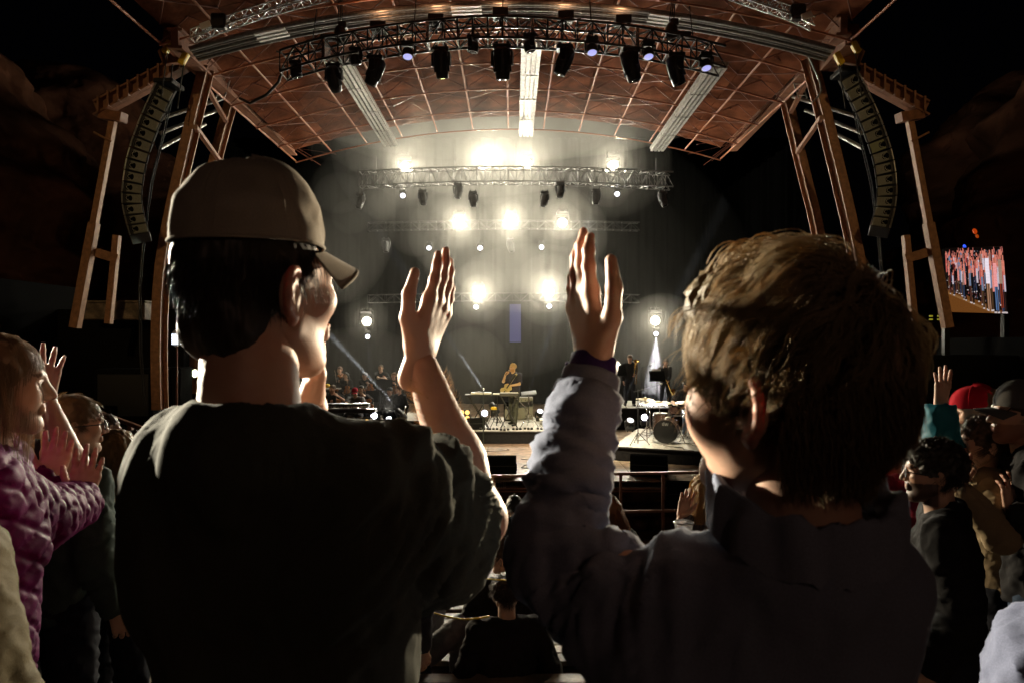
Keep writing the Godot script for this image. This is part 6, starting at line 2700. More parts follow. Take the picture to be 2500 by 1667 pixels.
	# trousers and shoes
	if sp.get("legs", true):
		var p := Sdf.new()
		p.cap(hip - tb.x * 0.055 * s + off, hip + tb.x * 0.055 * s + off, 0.115 * s, 0.115 * s, 0.05, 1.15, f2)
		p.cap(hip + tb.y * 0.08 * s + off, hip + off, 0.115 * s, 0.11 * s, 0.05, 1.1, f2)
		for i in 2:
			p.cap(hips[i] + off, kn[i] + off, 0.095 * s, 0.07 * s, 0.04)
			p.cap(kn[i] + off, an[i] + off, 0.072 * s, 0.06 * s, 0.03, 1.0, Vector3.ZERO, true)
		var pm := p.mesh(cell)
		wrinkle(pm, 31 + int(head.x * 10), 0.012, 7.0, Vector3(1, 1.5, 1))
		obj("trousers", pm, cloth_mat(sp.get("pants", Color(0.02, 0.022, 0.03))), root)
		for i in 2:
			var so := Sdf.new()
			var heel: Vector3 = an[i] + fb * Vector3(0, -0.04, 0.03) + off
			var toe := heel + fb * Vector3(0.02 * (-1.0 if i == 0 else 1.0), -0.008, -0.19) * s
			so.cap(heel, toe, 0.042, 0.034, 0.02)
			so.cap(heel + Vector3(0, 0.05, 0), heel, 0.042, 0.042, 0.02)
			so.cuts.append([Vector3.DOWN, -0.004])
			obj("shoe", so.mesh(0.014), cloth_mat(sp.get("shoes", Color(0.03, 0.03, 0.03)), 0.5), root)
	# upper garment
	var e: float = sp.get("ease", 0.016)
	var t := Sdf.new()
	for sg in [-1.0, 1.0]:
		t.cap(hip + tb * Vector3(0.055 * sg, -0.03, 0) * s + off, neck + tb * Vector3(0.078 * sg, -0.17, 0) * s + off, (0.1 + e) * s, (0.105 + e) * s, 0.07, 1.08, f2)
		t.cap(neck + tb * Vector3(0.02 * sg, -0.03, 0.008) * s + off, sh[0 if sg < 0 else 1] + off, (0.056 + e * 0.6) * s, (0.056 + e) * s, 0.05)
	if fem:
		for sg in [-1.0, 1.0]:
			t.ell(neck + tb * Vector3(0.075 * sg, -0.22, -0.085) * s + off, Vector3(0.06, 0.06, 0.055) * s, 0.04)
	var sl: float = sp.get("sleeve", 1.0)
	for i in 2:
		if sl > 0.62:
			t.cap(sh[i] + off, el[i] + off, (0.054 + e) * s, (0.047 + e) * s, 0.03)
			var we: Vector3 = el[i].lerp(wr[i], clampf((sl - 0.5) * 2.0, 0.1, 0.97))
			t.cap(el[i] + off, we + off, (0.047 + e) * s, (0.036 + e * 0.8) * s, 0.02, 1.0, Vector3.ZERO, true)
		else:
			t.cap(sh[i] + off, sh[i].lerp(el[i], clampf(sl * 2.0, 0.2, 1.0)) + off, (0.056 + e) * s, (0.055 + e) * s, 0.03, 1.0, Vector3.ZERO, true)
	if sp.get("hood", false) or sp.get("collar", false):
		t.cap(neck + tb * Vector3(-0.05, 0.01, 0.045) * s + off, neck + tb * Vector3(0.05, 0.01, 0.045) * s + off, 0.035, 0.035, 0.04)
	t.ell(neck + tb * Vector3(0, 0.06, -0.025) * s + off, Vector3(0.072, 0.085, 0.078) * s, 0.012, tb, true)
	t.cuts.append([-tb.y, -(hip + off).dot(tb.y) + float(sp.get("hem", 0.07)) * s])
	var tm := t.mesh(cell * 0.9)
	if sp.get("quilt", false):
		quilt(tm, tb, sh, el, wr, off)
	else:
		wrinkle(tm, 77 + int(head.x * 13), sp.get("fold", 0.014), 8.0, Vector3(1, 0.7, 1))
		for i in 2:
			folds(tm, sh[i].lerp(el[i], 0.4) + off, el[i].lerp(wr[i], 0.4) + off, 0.07, 0.012, 22.0, 5 + i)
	var shirt: Color = sp.get("shirt", Color(0.02, 0.02, 0.022))
	if sp.has("print"):
		var pn := noise3(9, 14.0, 2)
		var pc: Color = sp.print
		for j in tm.v.size():
			if pn.get_noise_3dv(tm.v[j]) > 0.22:
				tm.c[j] = pc
	var jm := cloth_mat(shirt, sp.get("rough", 0.85))
	obj(sp.get("garment", "shirt"), tm, jm, root)
	# hair
	var hc: Color = sp.get("hairc", Color(0.05, 0.03, 0.018))
	var style: String = sp.get("hair", "short")
	if style != "bald":
		var ss := hair_shell(style, fine)
		var hm := ss.mesh(maxf(fine, 0.006))
		var nf := noise3(3, 40.0, 2)
		var amp := 0.014 if style == "curly" else 0.006
		for j in hm.v.size():
			hm.v[j] += hm.n[j] * (nf.get_noise_3dv(hm.v[j] * Vector3(1, 0.35 if style == "long" else 0.8, 1)) * amp)
		hm.renormal()
		var hh := put(hm, hx)
		if style != "buzz":
			var count: int = sp.get("strands", 500)
			var ln := {"short": 0.045, "long": 0.32, "curly": 0.06}
			strands(hh, hx, style, count, ln.get(style, 0.05), sp.get("srad", 0.0012), int(head.x * 100) + 5, Vector3(0.083, 0.09, 0.104) if style != "curly" else Vector3(0.092, 0.097, 0.109))
			if style == "long":
				strands(hh, hx, "back", count / 2, 0.09, sp.get("srad", 0.0012), int(head.x * 100) + 6)
		obj("hair", hh, hair_mat(hc), root)
	if sp.has("cap"):
		var dm := Mb.new()
		var bm := Mb.new()
		cap_mesh(dm, bm)
		var cx := hx * Transform3D(Basis(Vector3.UP, PI if sp.get("backward", false) else 0.0) * Basis(Vector3.RIGHT, 0.06), Vector3(0, 0.006, 0))
		var cm := cloth_mat(sp.cap, 0.85)
		var co := obj("cap", put(dm, cx), cm, root)
		obj("brim", put(bm, cx), cloth_mat(sp.get("brim", sp.cap), 0.8), co)
	if sp.has("glasses"):
		var gm := Mb.new()
		for q in [-1.0, 1.0]:
			var pts := []
			for k in 13:
				var a := TAU * k / 12
				pts.append(hx * Vector3(0.033 * q + cos(a) * 0.024, 0.002 + sin(a) * 0.019, -0.099))
			gm.line(pts, 0.0022, 5)
			gm.line([hx * Vector3(0.056 * q, 0.008, -0.098), hx * Vector3(0.079 * q, 0.008, -0.06), hx * Vector3(0.083 * q, 0.006, 0.01)], 0.0024, 5)
		gm.line([hx * Vector3(-0.01, 0.006, -0.1), hx * Vector3(0.01, 0.006, -0.1)], 0.002, 5)
		obj("glasses", gm, mats.black_plastic, root)
	if sp.has("headphones"):
		var gm := Mb.new()
		var pts := []
		for k in 13:
			var a := PI * k / 12.0
			pts.append(hx * Vector3(cos(a) * 0.092, 0.0 + sin(a) * 0.135, 0.01))
		gm.line(pts, 0.006, 6)
		for q in [-1.0, 1.0]:
			gm.ball(hx * Vector3(0.09 * q, -0.004, 0.01), Vector3(0.016, 0.036, 0.032), hx.basis.orthonormalized(), 7, 10)
		obj("headphones", gm, mats.black_plastic, root)
	if sp.has("band"):  # wristband on the raised hand
		var i: int = sp.get("band_hand", 1)
		var bm := Mb.new()
		var d: Vector3 = (wr[i] - el[i]).normalized()
		bm.lathe([Vector2(0.031, -0.012), Vector2(0.034, -0.01), Vector2(0.034, 0.01), Vector2(0.031, 0.012)], 18, Transform3D(basis_y(d), wr[i] - d * 0.04 + off))
		obj("wristband", bm, cloth_mat(sp.band, 0.6), root)
	root.set_meta("wr", [wr[0], wr[1]])
	root.set_meta("joints", [sh, el, wr, hip, neck])
	return root


# down jacket: stitched diamonds that puff between the seams
func quilt(m: Mb, tb: Basis, sh: Array, el: Array, wr: Array, off: Vector3) -> void:
	var nf := noise3(4, 26.0, 2)
	for j in m.v.size():
		var p := m.v[j]
		var q: Vector3 = tb.inverse() * (p - sh[1] - off)
		var best := 1e9
		var u := q.y
		var w := atan2(q.x + 0.17, q.z) * 0.14
		for i in 2:
			for seg in [[sh[i], el[i]], [el[i], wr[i]]]:
				var a: Vector3 = seg[0] + off
				var ba: Vector3 = seg[1] - seg[0]
				var t := clampf((p - a).dot(ba) / ba.length_squared(), 0, 1)
				var rr := p - a - ba * t
				if rr.length() < best and rr.length() < 0.1:
					best = rr.length()
					u = t * ba.length() + (0.285 if seg[0] == el[i] else 0.0)
					var bx := basis_y(ba.normalized(), tb.z)
					w = atan2(rr.dot(bx.x), rr.dot(bx.z)) * 0.085
		var a1 := absf(fposmod((u + w * 0.8) / 0.075, 1.0) - 0.5) * 2.0
		var a2 := absf(fposmod((u - w * 0.8) / 0.075, 1.0) - 0.5) * 2.0
		var g := 1.0 - maxf(a1, a2)
		var puff := pow(clampf(g * 2.4, 0.0, 1.0), 0.5)
		m.v[j] += m.n[j] * (puff * 0.013 - 0.005 + nf.get_noise_3dv(p * Vector3(1, 0.5, 1)) * 0.0035)
	m.renormal()


func terrace_at(d: float) -> float:
	if d < 1.4:
		return 1.3
	return 1.3 - 0.2 * (floorf((d - 1.4) / 0.95) + 1.0)


func build_people() -> void:
	foreground_man()
	foreground_boy()
	crowd()
	band()


func front_person(label: String) -> Node3D:
	return thing("person", label, "person", Vector3.ZERO)


func off_mesh(m: Mb, off: Vector3) -> Mb:
	for j in m.v.size():
		m.v[j] += off
	return m


# the man in the pale cap, seen from behind
func foreground_man() -> void:
	var base := at(650, 900, 0.92)
	base.y = 1.3
	var root := thing("person", "man in pale cap and dark green t-shirt, seen from behind, clapping", "person", base)
	var o := -base
	var skin := skin_mat(Color(0.47, 0.27, 0.19))
	var head := at(636, 716, 0.90)
	var hb := Basis(Vector3.UP, deg_to_rad(-34)) * Basis(Vector3.RIGHT, deg_to_rad(4))
	var hx := Transform3D(hb.scaled(Vector3.ONE * 1.03), head + o)
	var neck := at(610, 1012, 0.84)
	var shl := at(462, 1128, 0.90)
	var shr := at(900, 1190, 0.87)
	var elr := at(1165, 1268, 1.02)
	var wrr := at(1022, 872, 1.07)
	var ell := at(660, 1330, 1.12)
	var wrl := at(757, 992, 1.06)
	var hip := at(672, 2000, 0.93)
	var b := Sdf.new()
	b.cap(neck + Vector3(0, -0.06, 0.0) + o, head + hb * Vector3(0, -0.05, 0.02) + o, 0.066, 0.0605, 0.03)
	b.cap(neck + Vector3(0, -0.05, -0.02) + o, shl + Vector3(0, -0.03, -0.02) + o, 0.03, 0.03, 0.04)
	b.cap(neck + Vector3(0, -0.05, -0.02) + o, shr + Vector3(0, -0.03, -0.02) + o, 0.03, 0.03, 0.04)
	b.cap(at(540, 1260, 0.90) + o, at(560, 1950, 0.95) + o, 0.055, 0.06, 0.04)
	b.cap(at(790, 1260, 0.89) + o, at(780, 1950, 0.95) + o, 0.055, 0.06, 0.04)
	b.cap(shr + o, elr + o, 0.052, 0.042, 0.03)
	b.cap(elr + o, elr.lerp(wrr, 0.35) + o, 0.04, 0.042, 0.03)
	b.cap(elr.lerp(wrr, 0.35) + o, wrr.lerp(elr, 0.06) + o, 0.042, 0.0262, 0.03)
	b.cap(shl + o, ell + o, 0.052, 0.042, 0.03)
	b.cap(ell + o, wrl + o, 0.042, 0.028, 0.02)
	for sg in [-1, 1]:
		var h0 := hip + Vector3(0.09 * sg, 0, 0)
		b.cap(h0 + o, Vector3(h0.x, 1.8, h0.z - 0.03) + o, 0.085, 0.06, 0.05)
		b.cap(Vector3(h0.x, 1.8, h0.z - 0.03) + o, Vector3(h0.x, 1.38, h0.z) + o, 0.058, 0.04, 0.03)
	var body := b.mesh(0.008)
	# mottled colour of living skin
	mottle(body, 19)
	# tendon and nape relief
	var nf := noise3(8, 30.0, 3)
	for j in body.v.size():
		body.v[j] += body.n[j] * nf.get_noise_3dv(body.v[j]) * 0.0012
	body.renormal()
	body.add(head_mesh(false, 0.0035), hx)
	# the raised right hand: thumb edge towards us, palm away
	var rh := hand_mesh("clap", 0.0026)
	body.add(rh, Transform3D(basis_y(Vector3(0.36, 1, -0.08), Vector3(0.93, 0, 0.36)).scaled(Vector3.ONE * 1.04), wrr + o))
	var lh := hand_mesh("clap", 0.004)
	body.add(lh, Transform3D(basis_y(Vector3(0.06, 1, -0.1), Vector3(-0.97, 0, 0.2)), wrl + o) * Transform3D(Basis.from_scale(Vector3(-1, 1, 1)), Vector3.ZERO), true)
	obj("body", body, skin, root)
	# right ear, thin enough for the stage light to glow through it
	ear(root, hx, 1.0)
	# t-shirt
	var t := Sdf.new()
	t.cap(at(485, 1200, 0.90) + o, at(875, 1215, 0.88) + o, 0.082, 0.085, 0.06, 1.0, Vector3.BACK)
	t.cap(at(475, 1390, 0.89) + o, at(880, 1390, 0.87) + o, 0.092, 0.087, 0.07)
	t.cap(at(560, 1640, 0.89) + o, at(850, 1640, 0.88) + o, 0.085, 0.086, 0.07)
	t.cap(at(580, 1990, 0.93) + o, at(820, 1990, 0.93) + o, 0.1, 0.1, 0.07)
	t.cap(neck + Vector3(-0.03, -0.05, 0.0) + o, shl + o, 0.066, 0.062, 0.05)
	t.cap(neck + Vector3(0.03, -0.05, 0.0) + o, at(850, 1165, 0.86) + o, 0.066, 0.058, 0.05)
	t.cap(neck + Vector3(-0.01, -0.05, 0.01) + o, at(640, 1200, 0.88) + o, 0.07, 0.085, 0.06)
	t.cap(shl + o, shl.lerp(ell, 0.75) + o, 0.064, 0.07, 0.03, 1.0, Vector3.ZERO, true)
	# loose sleeve round the raised arm, bunched at the shoulder
	t.cap(at(905, 1215, 0.87) + o, at(1020, 1250, 0.93) + o, 0.066, 0.083, 0.04)
	t.cap(at(1020, 1250, 0.93) + o, at(1092, 1325, 1.0) + o, 0.082, 0.078, 0.04, 1.0, Vector3.ZERO, true)
	t.cap(at(985, 1118, 0.88) + o, at(1050, 1165, 0.95) + o, 0.03, 0.04, 0.03)
	t.cap(at(1060, 1360, 0.98) + o, at(1115, 1395, 1.02) + o, 0.05, 0.045, 0.04)
	t.ell(neck + Vector3(0.0, 0.05, -0.015) + o, Vector3(0.078, 0.07, 0.078), 0.01, Basis(), true)
	t.cuts.append([Vector3.DOWN, -(hip.y - 0.08 + o.y)])
	var tm := t.mesh(0.0075)
	wrinkle(tm, 12, 0.009, 7.0, Vector3(1, 0.5, 1))
	folds(tm, at(950, 1180, 0.88) + o, at(1060, 1290, 0.97) + o, 0.09, 0.024, 17.0, 3)
	folds(tm, at(860, 1250, 0.86) + o, at(960, 1500, 0.87) + o, 0.08, 0.016, 12.0, 4)
	# long drape folds under the arm
	var df := noise3(21, 1.0, 2, true)
	for j in tm.v.size():
		var p := tm.v[j] - o
		var w := clampf((2.62 - p.y) * 3.0, 0.0, 1.0)
		tm.v[j] += tm.n[j] * df.get_noise_3d(p.x * 11.0 + p.y * 3.0, p.y * 2.0, p.z * 8.0) * 0.012 * w
	tm.renormal()
	obj("shirt", tm, cloth_mat(Color(0.058, 0.06, 0.047), 0.95, 12.0), root)
	# neckband
	var nb := Mb.new()
	var pts := []
	for k in 29:
		var a := TAU * k / 28
		pts.append(neck + Vector3(cos(a) * 0.079, -0.022 - 0.012 * sin(a) * -1.0, -0.01 + sin(a) * 0.076) + o)
	nb.line(pts, 0.0065, 8)
	obj("neckband", nb, cloth_mat(Color(0.07, 0.073, 0.057), 0.95, 12.0), root)
	# trousers
	var p2 := Sdf.new()
	for sg in [-1, 1]:
		var h0 := hip + Vector3(0.09 * sg, 0, 0)
		p2.cap(h0 + Vector3(0, 0.06, 0) + o, Vector3(h0.x, 1.8, h0.z - 0.03) + o, 0.11, 0.08, 0.05)
		p2.cap(Vector3(h0.x, 1.8, h0.z - 0.03) + o, Vector3(h0.x, 1.36, h0.z) + o, 0.08, 0.07, 0.03, 1.0, Vector3.ZERO, true)
	var pm := p2.mesh(0.016)
	wrinkle(pm, 3, 0.012)
	obj("trousers", pm, cloth_mat(Color(0.03, 0.035, 0.05)), root)
	for sg in [-1, 1]:
		var so := Sdf.new()
		so.cap(Vector3(hip.x + 0.09 * sg, 1.35, hip.z + 0.03) + o, Vector3(hip.x + 0.1 * sg, 1.34, hip.z - 0.17) + o, 0.042, 0.034, 0.02)
		so.cuts.append([Vector3.DOWN, -0.002])
		obj("shoe", so.mesh(0.012), cloth_mat(Color(0.03, 0.03, 0.03), 0.5), root)
	# hair under the cap
	var ss := Sdf.new()
	ss.ell(Vector3(0, 0.037, 0.012), Vector3(0.0795, 0.088, 0.1005), 0.02)
	ss.cap(Vector3(-0.028, -0.04, 0.06), Vector3(0.028, -0.04, 0.06), 0.036, 0.036, 0.03)
	ss.cap(Vector3(-0.02, -0.068, 0.058), Vector3(0.02, -0.068, 0.058), 0.022, 0.022, 0.03)
	ss.cuts.append([Vector3(0, -0.5, -0.866), 0.012])
	ss.cuts.append([Vector3(0, 1, 0), 0.1])
	var hm := ss.mesh(0.005)
	var hn := noise3(3, 60.0, 2)
	for j in hm.v.size():
		hm.v[j] += hm.n[j] * hn.get_noise_3dv(hm.v[j] * Vector3(1, 0.3, 1)) * 0.003
	hm.renormal()
	var hh := put(hm, hx)
	short_fuzz(hh, hx, 4200)
	# wisps before the ear
	var r := RandomNumberGenerator.new()
	r.seed = 4
	for k in 16:
		var q := Vector3(0.074 + r.randf_range(-0.003, 0.006), 0.03 - 0.0 * r.randf(), -0.03 + r.randf_range(-0.022, 0.02))
		var pp := PackedVector3Array()
		var rr := PackedFloat32Array()
		for j in 5:
			pp.append(hx * q)
			rr.append(0.0005 * (1.0 - j * 0.2))
			q += Vector3(r.randf_range(-0.001, 0.002), -0.012, r.randf_range(-0.004, 0.002))
		hh.pipe(pp, rr, 3)
	obj("hair", hh, hair_mat(Color(0.022, 0.015, 0.01)), root)
	big_cap(root, hx * Transform3D(Basis(Vector3.RIGHT, -0.06).scaled(Vector3(0.97, 1.06, 0.965)), Vector3(0, 0.024, 0)))
	# purple band on the left wrist
	var bm := Mb.new()
	var d := (wrl - ell).normalized()
	bm.lathe([Vector2(0.031, -0.014), Vector2(0.0345, -0.012), Vector2(0.0345, 0.012), Vector2(0.031, 0.014)], 24, Transform3D(basis_y(d), wrl - d * 0.03 + o))
	obj("wristband", bm, cloth_mat(Color(0.05, 0.02, 0.11), 0.5), root)
	# fine hairs that catch the light on the raised forearm
	var fh := Mb.new()
	var ax := (wrr - elr).normalized()
	for k in 900:
		var f := r.randf_range(0.05, 0.86)
		var a := r.randf() * TAU
		var bx := basis_y(ax)
		var nn := bx.x * cos(a) + bx.z * sin(a)
		var p := elr.lerp(wrr, f) + nn * lerpf(0.041, 0.03, f) + o
		var dir := (nn * 0.7 + ax * r.randf_range(0.3, 1.0) + bx.z * r.randf_range(-0.4, 0.4)).normalized()
		fh.pipe(PackedVector3Array([p - nn * 0.003, p + dir * 0.006, p + dir * 0.011 + ax * 0.003]), PackedFloat32Array([0.00022, 0.00017, 0.00006]), 3)
	obj("arm_hair", fh, hair_mat(Color(0.3, 0.19, 0.09)), root)


func short_fuzz(m: Mb, hx: Transform3D, n: int) -> void:
	var r := RandomNumberGenerator.new()
	r.seed = 17
	var o := Vector3(0, 0.03, 0.012)
	var e := Vector3(0.0785, 0.083, 0.0985)
	var made := 0
	while made < n:
		var d := Vector3(r.randfn(), r.randfn(), r.randfn()).normalized()
		var p := o + d * e
		if p.y > 0.05 or p.y < -0.05 or p.dot(Vector3(0, -0.5, -0.866)) > 0.008:
			if not (p.y < 0 and r.randf() < 0.1):
				made += 0
				if r.randf() < 0.9:
					continue
		made += 1
		var dir := (d * 0.28 + Vector3(r.randf_range(-0.2, 0.2), -0.95, r.randf_range(-0.1, 0.3))).normalized()
		var l := r.randf_range(0.012, 0.022)
		m.pipe(PackedVector3Array([hx * p, hx * (p + dir * l * 0.5 + d * 0.001), hx * (p + dir * l)]), PackedFloat32Array([0.0005, 0.0004, 0.00012]), 3)


func ear(root: Node3D, hx: Transform3D, sg: float) -> void:
	var s := Sdf.new()
	var b := Basis(Vector3.RIGHT, -0.12) * Basis(Vector3.UP, 0.5 * sg)
	var c := Vector3(0.084 * sg, -0.004, 0.016)
	s.ell(c, Vector3(0.0055, 0.033, 0.021), 0.004, b)
	# helix rim and lobe
	for k in 9:
		var a := lerpf(-1.9, 2.2, k / 9.0)
		var a2 := lerpf(-1.9, 2.2, (k + 1) / 9.0)
		s.cap(c + b * Vector3(0.004 * sg, sin(a) * 0.031, cos(a) * 0.019), c + b * Vector3(0.004 * sg, sin(a2) * 0.031, cos(a2) * 0.019), 0.0042, 0.0042, 0.004)
	s.ell(c + b * Vector3(0.001 * sg, -0.031, -0.004), Vector3(0.005, 0.01, 0.009), 0.006, b)
	s.ell(c + b * Vector3(0.006 * sg, -0.002, -0.006), Vector3(0.005, 0.014, 0.009), 0.004, b, true)
	var em := StandardMaterial3D.new()
	em.albedo_color = Color(0.5, 0.24, 0.17).linear_to_srgb()
	em.roughness = 0.45
	em.backlight_enabled = true
	em.backlight = Color(0.62, 0.13, 0.08)
	mats["ear"] = em
	obj("ear", put(s.mesh(0.0022), hx), em, root)


func big_cap(root: Node3D, hx: Transform3D) -> void:
	var res := 72
	var rows := 34
	var p := PackedVector3Array()
	var nf := noise3(5, 9.0, 3)
	for r in rows + 1:
		var f := float(r) / rows
		var th := (PI * 0.5 + 0.09) * f
		for k in res:
			var ph := TAU * k / res
			var fr := maxf(0.0, -sin(ph))
			var bk := maxf(0.0, sin(ph))
			var rr := pow(sin(minf(th, PI / 2)), 0.82)
			var y := cos(th) * (0.094 + 0.010 * fr)
			var q := Vector3(cos(ph) * 0.085 * rr, 0.046 + y - 0.004 * bk * f, 0.010 + sin(ph) * (0.108 if sin(ph) > 0 else 0.1) * rr)
			# panel seams and soft dents
			var seam := absf(fposmod(ph / TAU * 6.0 + 0.5, 1.0) - 0.5)
			var d := nf.get_noise_3dv(q * 1.6) * 0.006 * sin(th)
			d -= 0.0016 * exp(-pow(seam * 22.0, 2))
			d -= 0.006 * exp(-pow((f - 0.80) * 14.0, 2)) * (0.5 + 0.5 * nf.get_noise_1d(ph * 4.0)) * maxf(0.2, fr + absf(cos(ph)) * 0.8)
			q += Vector3(cos(ph) * sin(th), cos(th), sin(ph) * sin(th)).normalized() * d
			p.append(q)
	var m := Mb.new()
	m.grid(p, res, true)
	var cm := cloth_mat(Color(0.36, 0.315, 0.255), 0.92, 16.0)
	var c := obj("cap", put(m, hx), cm, root)
	m = Mb.new()
	m.lathe([Vector2(0.009, -0.001), Vector2(0.009, 0.003), Vector2(0.006, 0.006), Vector2(0, 0.007)], 14, Transform3D(Basis(), Vector3(0, 0.139, 0.010)))
	obj("button", put(m, hx), cm, c)
	for k in 6:
		m = Mb.new()
		for side in [-1, 1]:
			var pts := []
			for r in range(2, rows - 1):
				var ci: int = int(res * k / 6.0) + side
				pts.append(p[r * res + posmod(ci, res)] * 1.0015)
			m.line(pts, 0.0006, 4)
		obj("stitching", put(m, hx), cm, c)
	# sweat band edge
	m = Mb.new()
	var ring := []
	for k in res + 1:
		ring.append(p[rows * res + k % res])
	m.line(ring, 0.0022, 6)
	obj("hem", put(m, hx), cm, c)
	# peak, two faces and a rim
	var bm := Mb.new()
	var edge := []
	for side in [0, 1]:
		var g := PackedVector3Array()
		var nu := 33
		for v in 13:
			var f := v / 12.0
			for u in nu:
				var a := lerpf(-1.2, 1.2, u / (nu - 1.0))
				var w := cos(a * 0.9)
				var ext := 0.058 * f * pow(maxf(0.0, w), 0.45)
				var q := Vector3(sin(a) * (0.09 + 0.01 * f * w), 0.036 - 0.014 * f - 0.028 * a * a * (0.3 + f * 0.6) - 0.004 * side, 0.010 - cos(a) * 0.100 - ext)
				g.append(q)
				if v == 12 and side == 0:
					edge.append(q - Vector3(0, 0.002, 0))
		bm.grid(g, nu, false, side == 0)
	bm.line(edge, 0.0026, 6)
	obj("peak", put(bm, hx), cm, c)


# the blond boy at the other side, one arm up
func foreground_boy() -> void:
	var base := at(1850, 900, 0.74)
	base.y = 1.3
	var root := thing("person", "blond tousled youth in a blue grey printed shirt, seen from behind, one arm raised", "person", base)
	var o := -base
	var skin := skin_mat(Color(0.5, 0.3, 0.21))
	var head := at(1918, 966, 0.675)
	var hb := Basis(Vector3.UP, deg_to_rad(37)) * Basis(Vector3.RIGHT, deg_to_rad(5))
	var hx := Transform3D(hb.scaled(Vector3.ONE * 0.99), head + o)
	var neck := at(1965, 1290, 0.67)
	var shl := at(1690, 1490, 0.70)
	var shr := at(2085, 1400, 0.68)
	var ell := at(1346, 1368, 0.80)
	var wrl := at(1450, 888, 0.875)
	var hip := at(1800, 2250, 0.76)
	var b := Sdf.new()
	b.cap(neck + Vector3(0, -0.05, 0) + o, head + hb * Vector3(0, -0.05, 0.02) + o, 0.056, 0.052, 0.03)
	b.cap(neck + Vector3(0, -0.045, -0.02) + o, shl + Vector3(0, -0.03, -0.02) + o, 0.026, 0.026, 0.04)
	b.cap(neck + Vector3(0, -0.045, -0.02) + o, shr + Vector3(0, -0.03, -0.02) + o, 0.026, 0.026, 0.04)
	b.cap(at(1700, 1540, 0.73) + o, at(1700, 2200, 0.78) + o, 0.05, 0.055, 0.04)
	b.cap(at(1990, 1540, 0.71) + o, at(1900, 2200, 0.78) + o, 0.05, 0.055, 0.04)
	b.cap(shl + o, ell + o, 0.046, 0.038, 0.03)
	b.cap(ell + o, ell.lerp(wrl, 0.35) + o, 0.037, 0.038, 0.03)
	b.cap(ell.lerp(wrl, 0.35) + o, wrl + o, 0.038, 0.0275, 0.03)
	b.cap(shr + o, at(2000, 1800, 0.66) + o, 0.046, 0.038, 0.03)
	b.cap(at(2000, 1800, 0.66) + o, at(1950, 1900, 0.85) + o, 0.038, 0.028, 0.03)
	for sg in [-1, 1]:
		var h0 := hip + Vector3(0.08 * sg, 0, 0)
		b.cap(h0 + o, Vector3(h0.x, 1.78, h0.z - 0.03) + o, 0.075, 0.055, 0.05)
		b.cap(Vector3(h0.x, 1.78, h0.z - 0.03) + o, Vector3(h0.x, 1.38, h0.z) + o, 0.055, 0.038, 0.03)
	var body := b.mesh(0.007)
	body.add(head_mesh(true, 0.0035), hx)
	var lh := hand_mesh("clap", 0.0024)
	body.add(lh, Transform3D(basis_y(Vector3(-0.17, 1, -0.12), Vector3(-0.95, 0, 0.3)).scaled(Vector3.ONE * 1.03), wrl + o) * Transform3D(Basis.from_scale(Vector3(-1, 1, 1)), Vector3.ZERO), true)
	body.add(hand_mesh("relaxed", 0.005), Transform3D(basis_y(Vector3(-0.3, 0.6, -0.6), Vector3(0, 0.6, 0.6)), at(1950, 1900, 0.85) + o))
	mottle(body, 20)
	obj("body", body, skin, root)
	ear(root, hx, -1.0)
	# shirt
	var t := Sdf.new()
	t.cap(at(1700, 1510, 0.71) + o, at(2050, 1440, 0.685) + o, 0.06, 0.06, 0.05)
	t.cap(at(1650, 1660, 0.70) + o, at(1975, 1600, 0.68) + o, 0.083, 0.07, 0.07)
	t.cap(at(1660, 1900, 0.72) + o, at(1900, 1900, 0.70) + o, 0.086, 0.078, 0.07)
	t.cap(at(1690, 2300, 0.76) + o, at(1920, 2300, 0.76) + o, 0.09, 0.09, 0.07)
	t.cap(neck + Vector3(-0.03, -0.045, 0.0) + o, shl + Vector3(0, 0.006, 0) + o, 0.052, 0.05, 0.04)
	t.cap(neck + Vector3(0.025, -0.04, 0.0) + o, shr + o, 0.055, 0.052, 0.05)
	t.cap(neck + Vector3(-0.01, -0.05, 0.005) + o, at(1880, 1500, 0.69) + o, 0.058, 0.075, 0.06)
	t.cap(at(2085, 1430, 0.68) + o, at(2010, 1760, 0.66) + o, 0.053, 0.053, 0.04)
	t.cap(shl + o, at(1500, 1486, 0.75) + o, 0.056, 0.056, 0.03)
	t.cap(at(1500, 1486, 0.75) + o, ell + o, 0.056, 0.05, 0.02)
	t.cap(ell + o, ell.lerp(wrl, 0.5) + o, 0.047, 0.041, 0.012)
	t.cap(ell.lerp(wrl, 0.5) + o, ell.lerp(wrl, 0.86) + o, 0.041, 0.038, 0.02, 1.0, Vector3.ZERO, true)
	t.ell(neck + Vector3(-0.008, 0.042, 0.012) + o, Vector3(0.070, 0.066, 0.078), 0.01, Basis(), true)
	t.cuts.append([Vector3.DOWN, -(hip.y - 0.1 + o.y)])
	var tm := t.mesh(0.0065)
	wrinkle(tm, 41, 0.008, 8.0, Vector3(1, 0.6, 1))
	folds(tm, ell.lerp(shl, 0.45) + o, ell.lerp(wrl, 0.25) + o, 0.06, 0.015, 19.0, 9)
	folds(tm, at(1360, 1450, 0.78) + o, at(1640, 1480, 0.71) + o, 0.07, 0.014, 17.0, 19)
	folds(tm, ell.lerp(wrl, 0.3) + o, ell.lerp(wrl, 0.9) + o, 0.05, 0.010, 26.0, 12)
	var df := noise3(33, 1.0, 2, true)
	for j in tm.v.size():
		var p := tm.v[j] - o
		var w := clampf((2.62 - p.y) * 4.0, 0.0, 1.0)
		tm.v[j] += tm.n[j] * df.get_noise_3d(p.x * 9.0 - p.y * 7.0, p.y * 3.0 + p.x * 5.0, p.z * 6.0) * 0.014 * w
	tm.renormal()
	# faint feather-like print
	var r := RandomNumberGenerator.new()
	r.seed = 12
	var marks := []
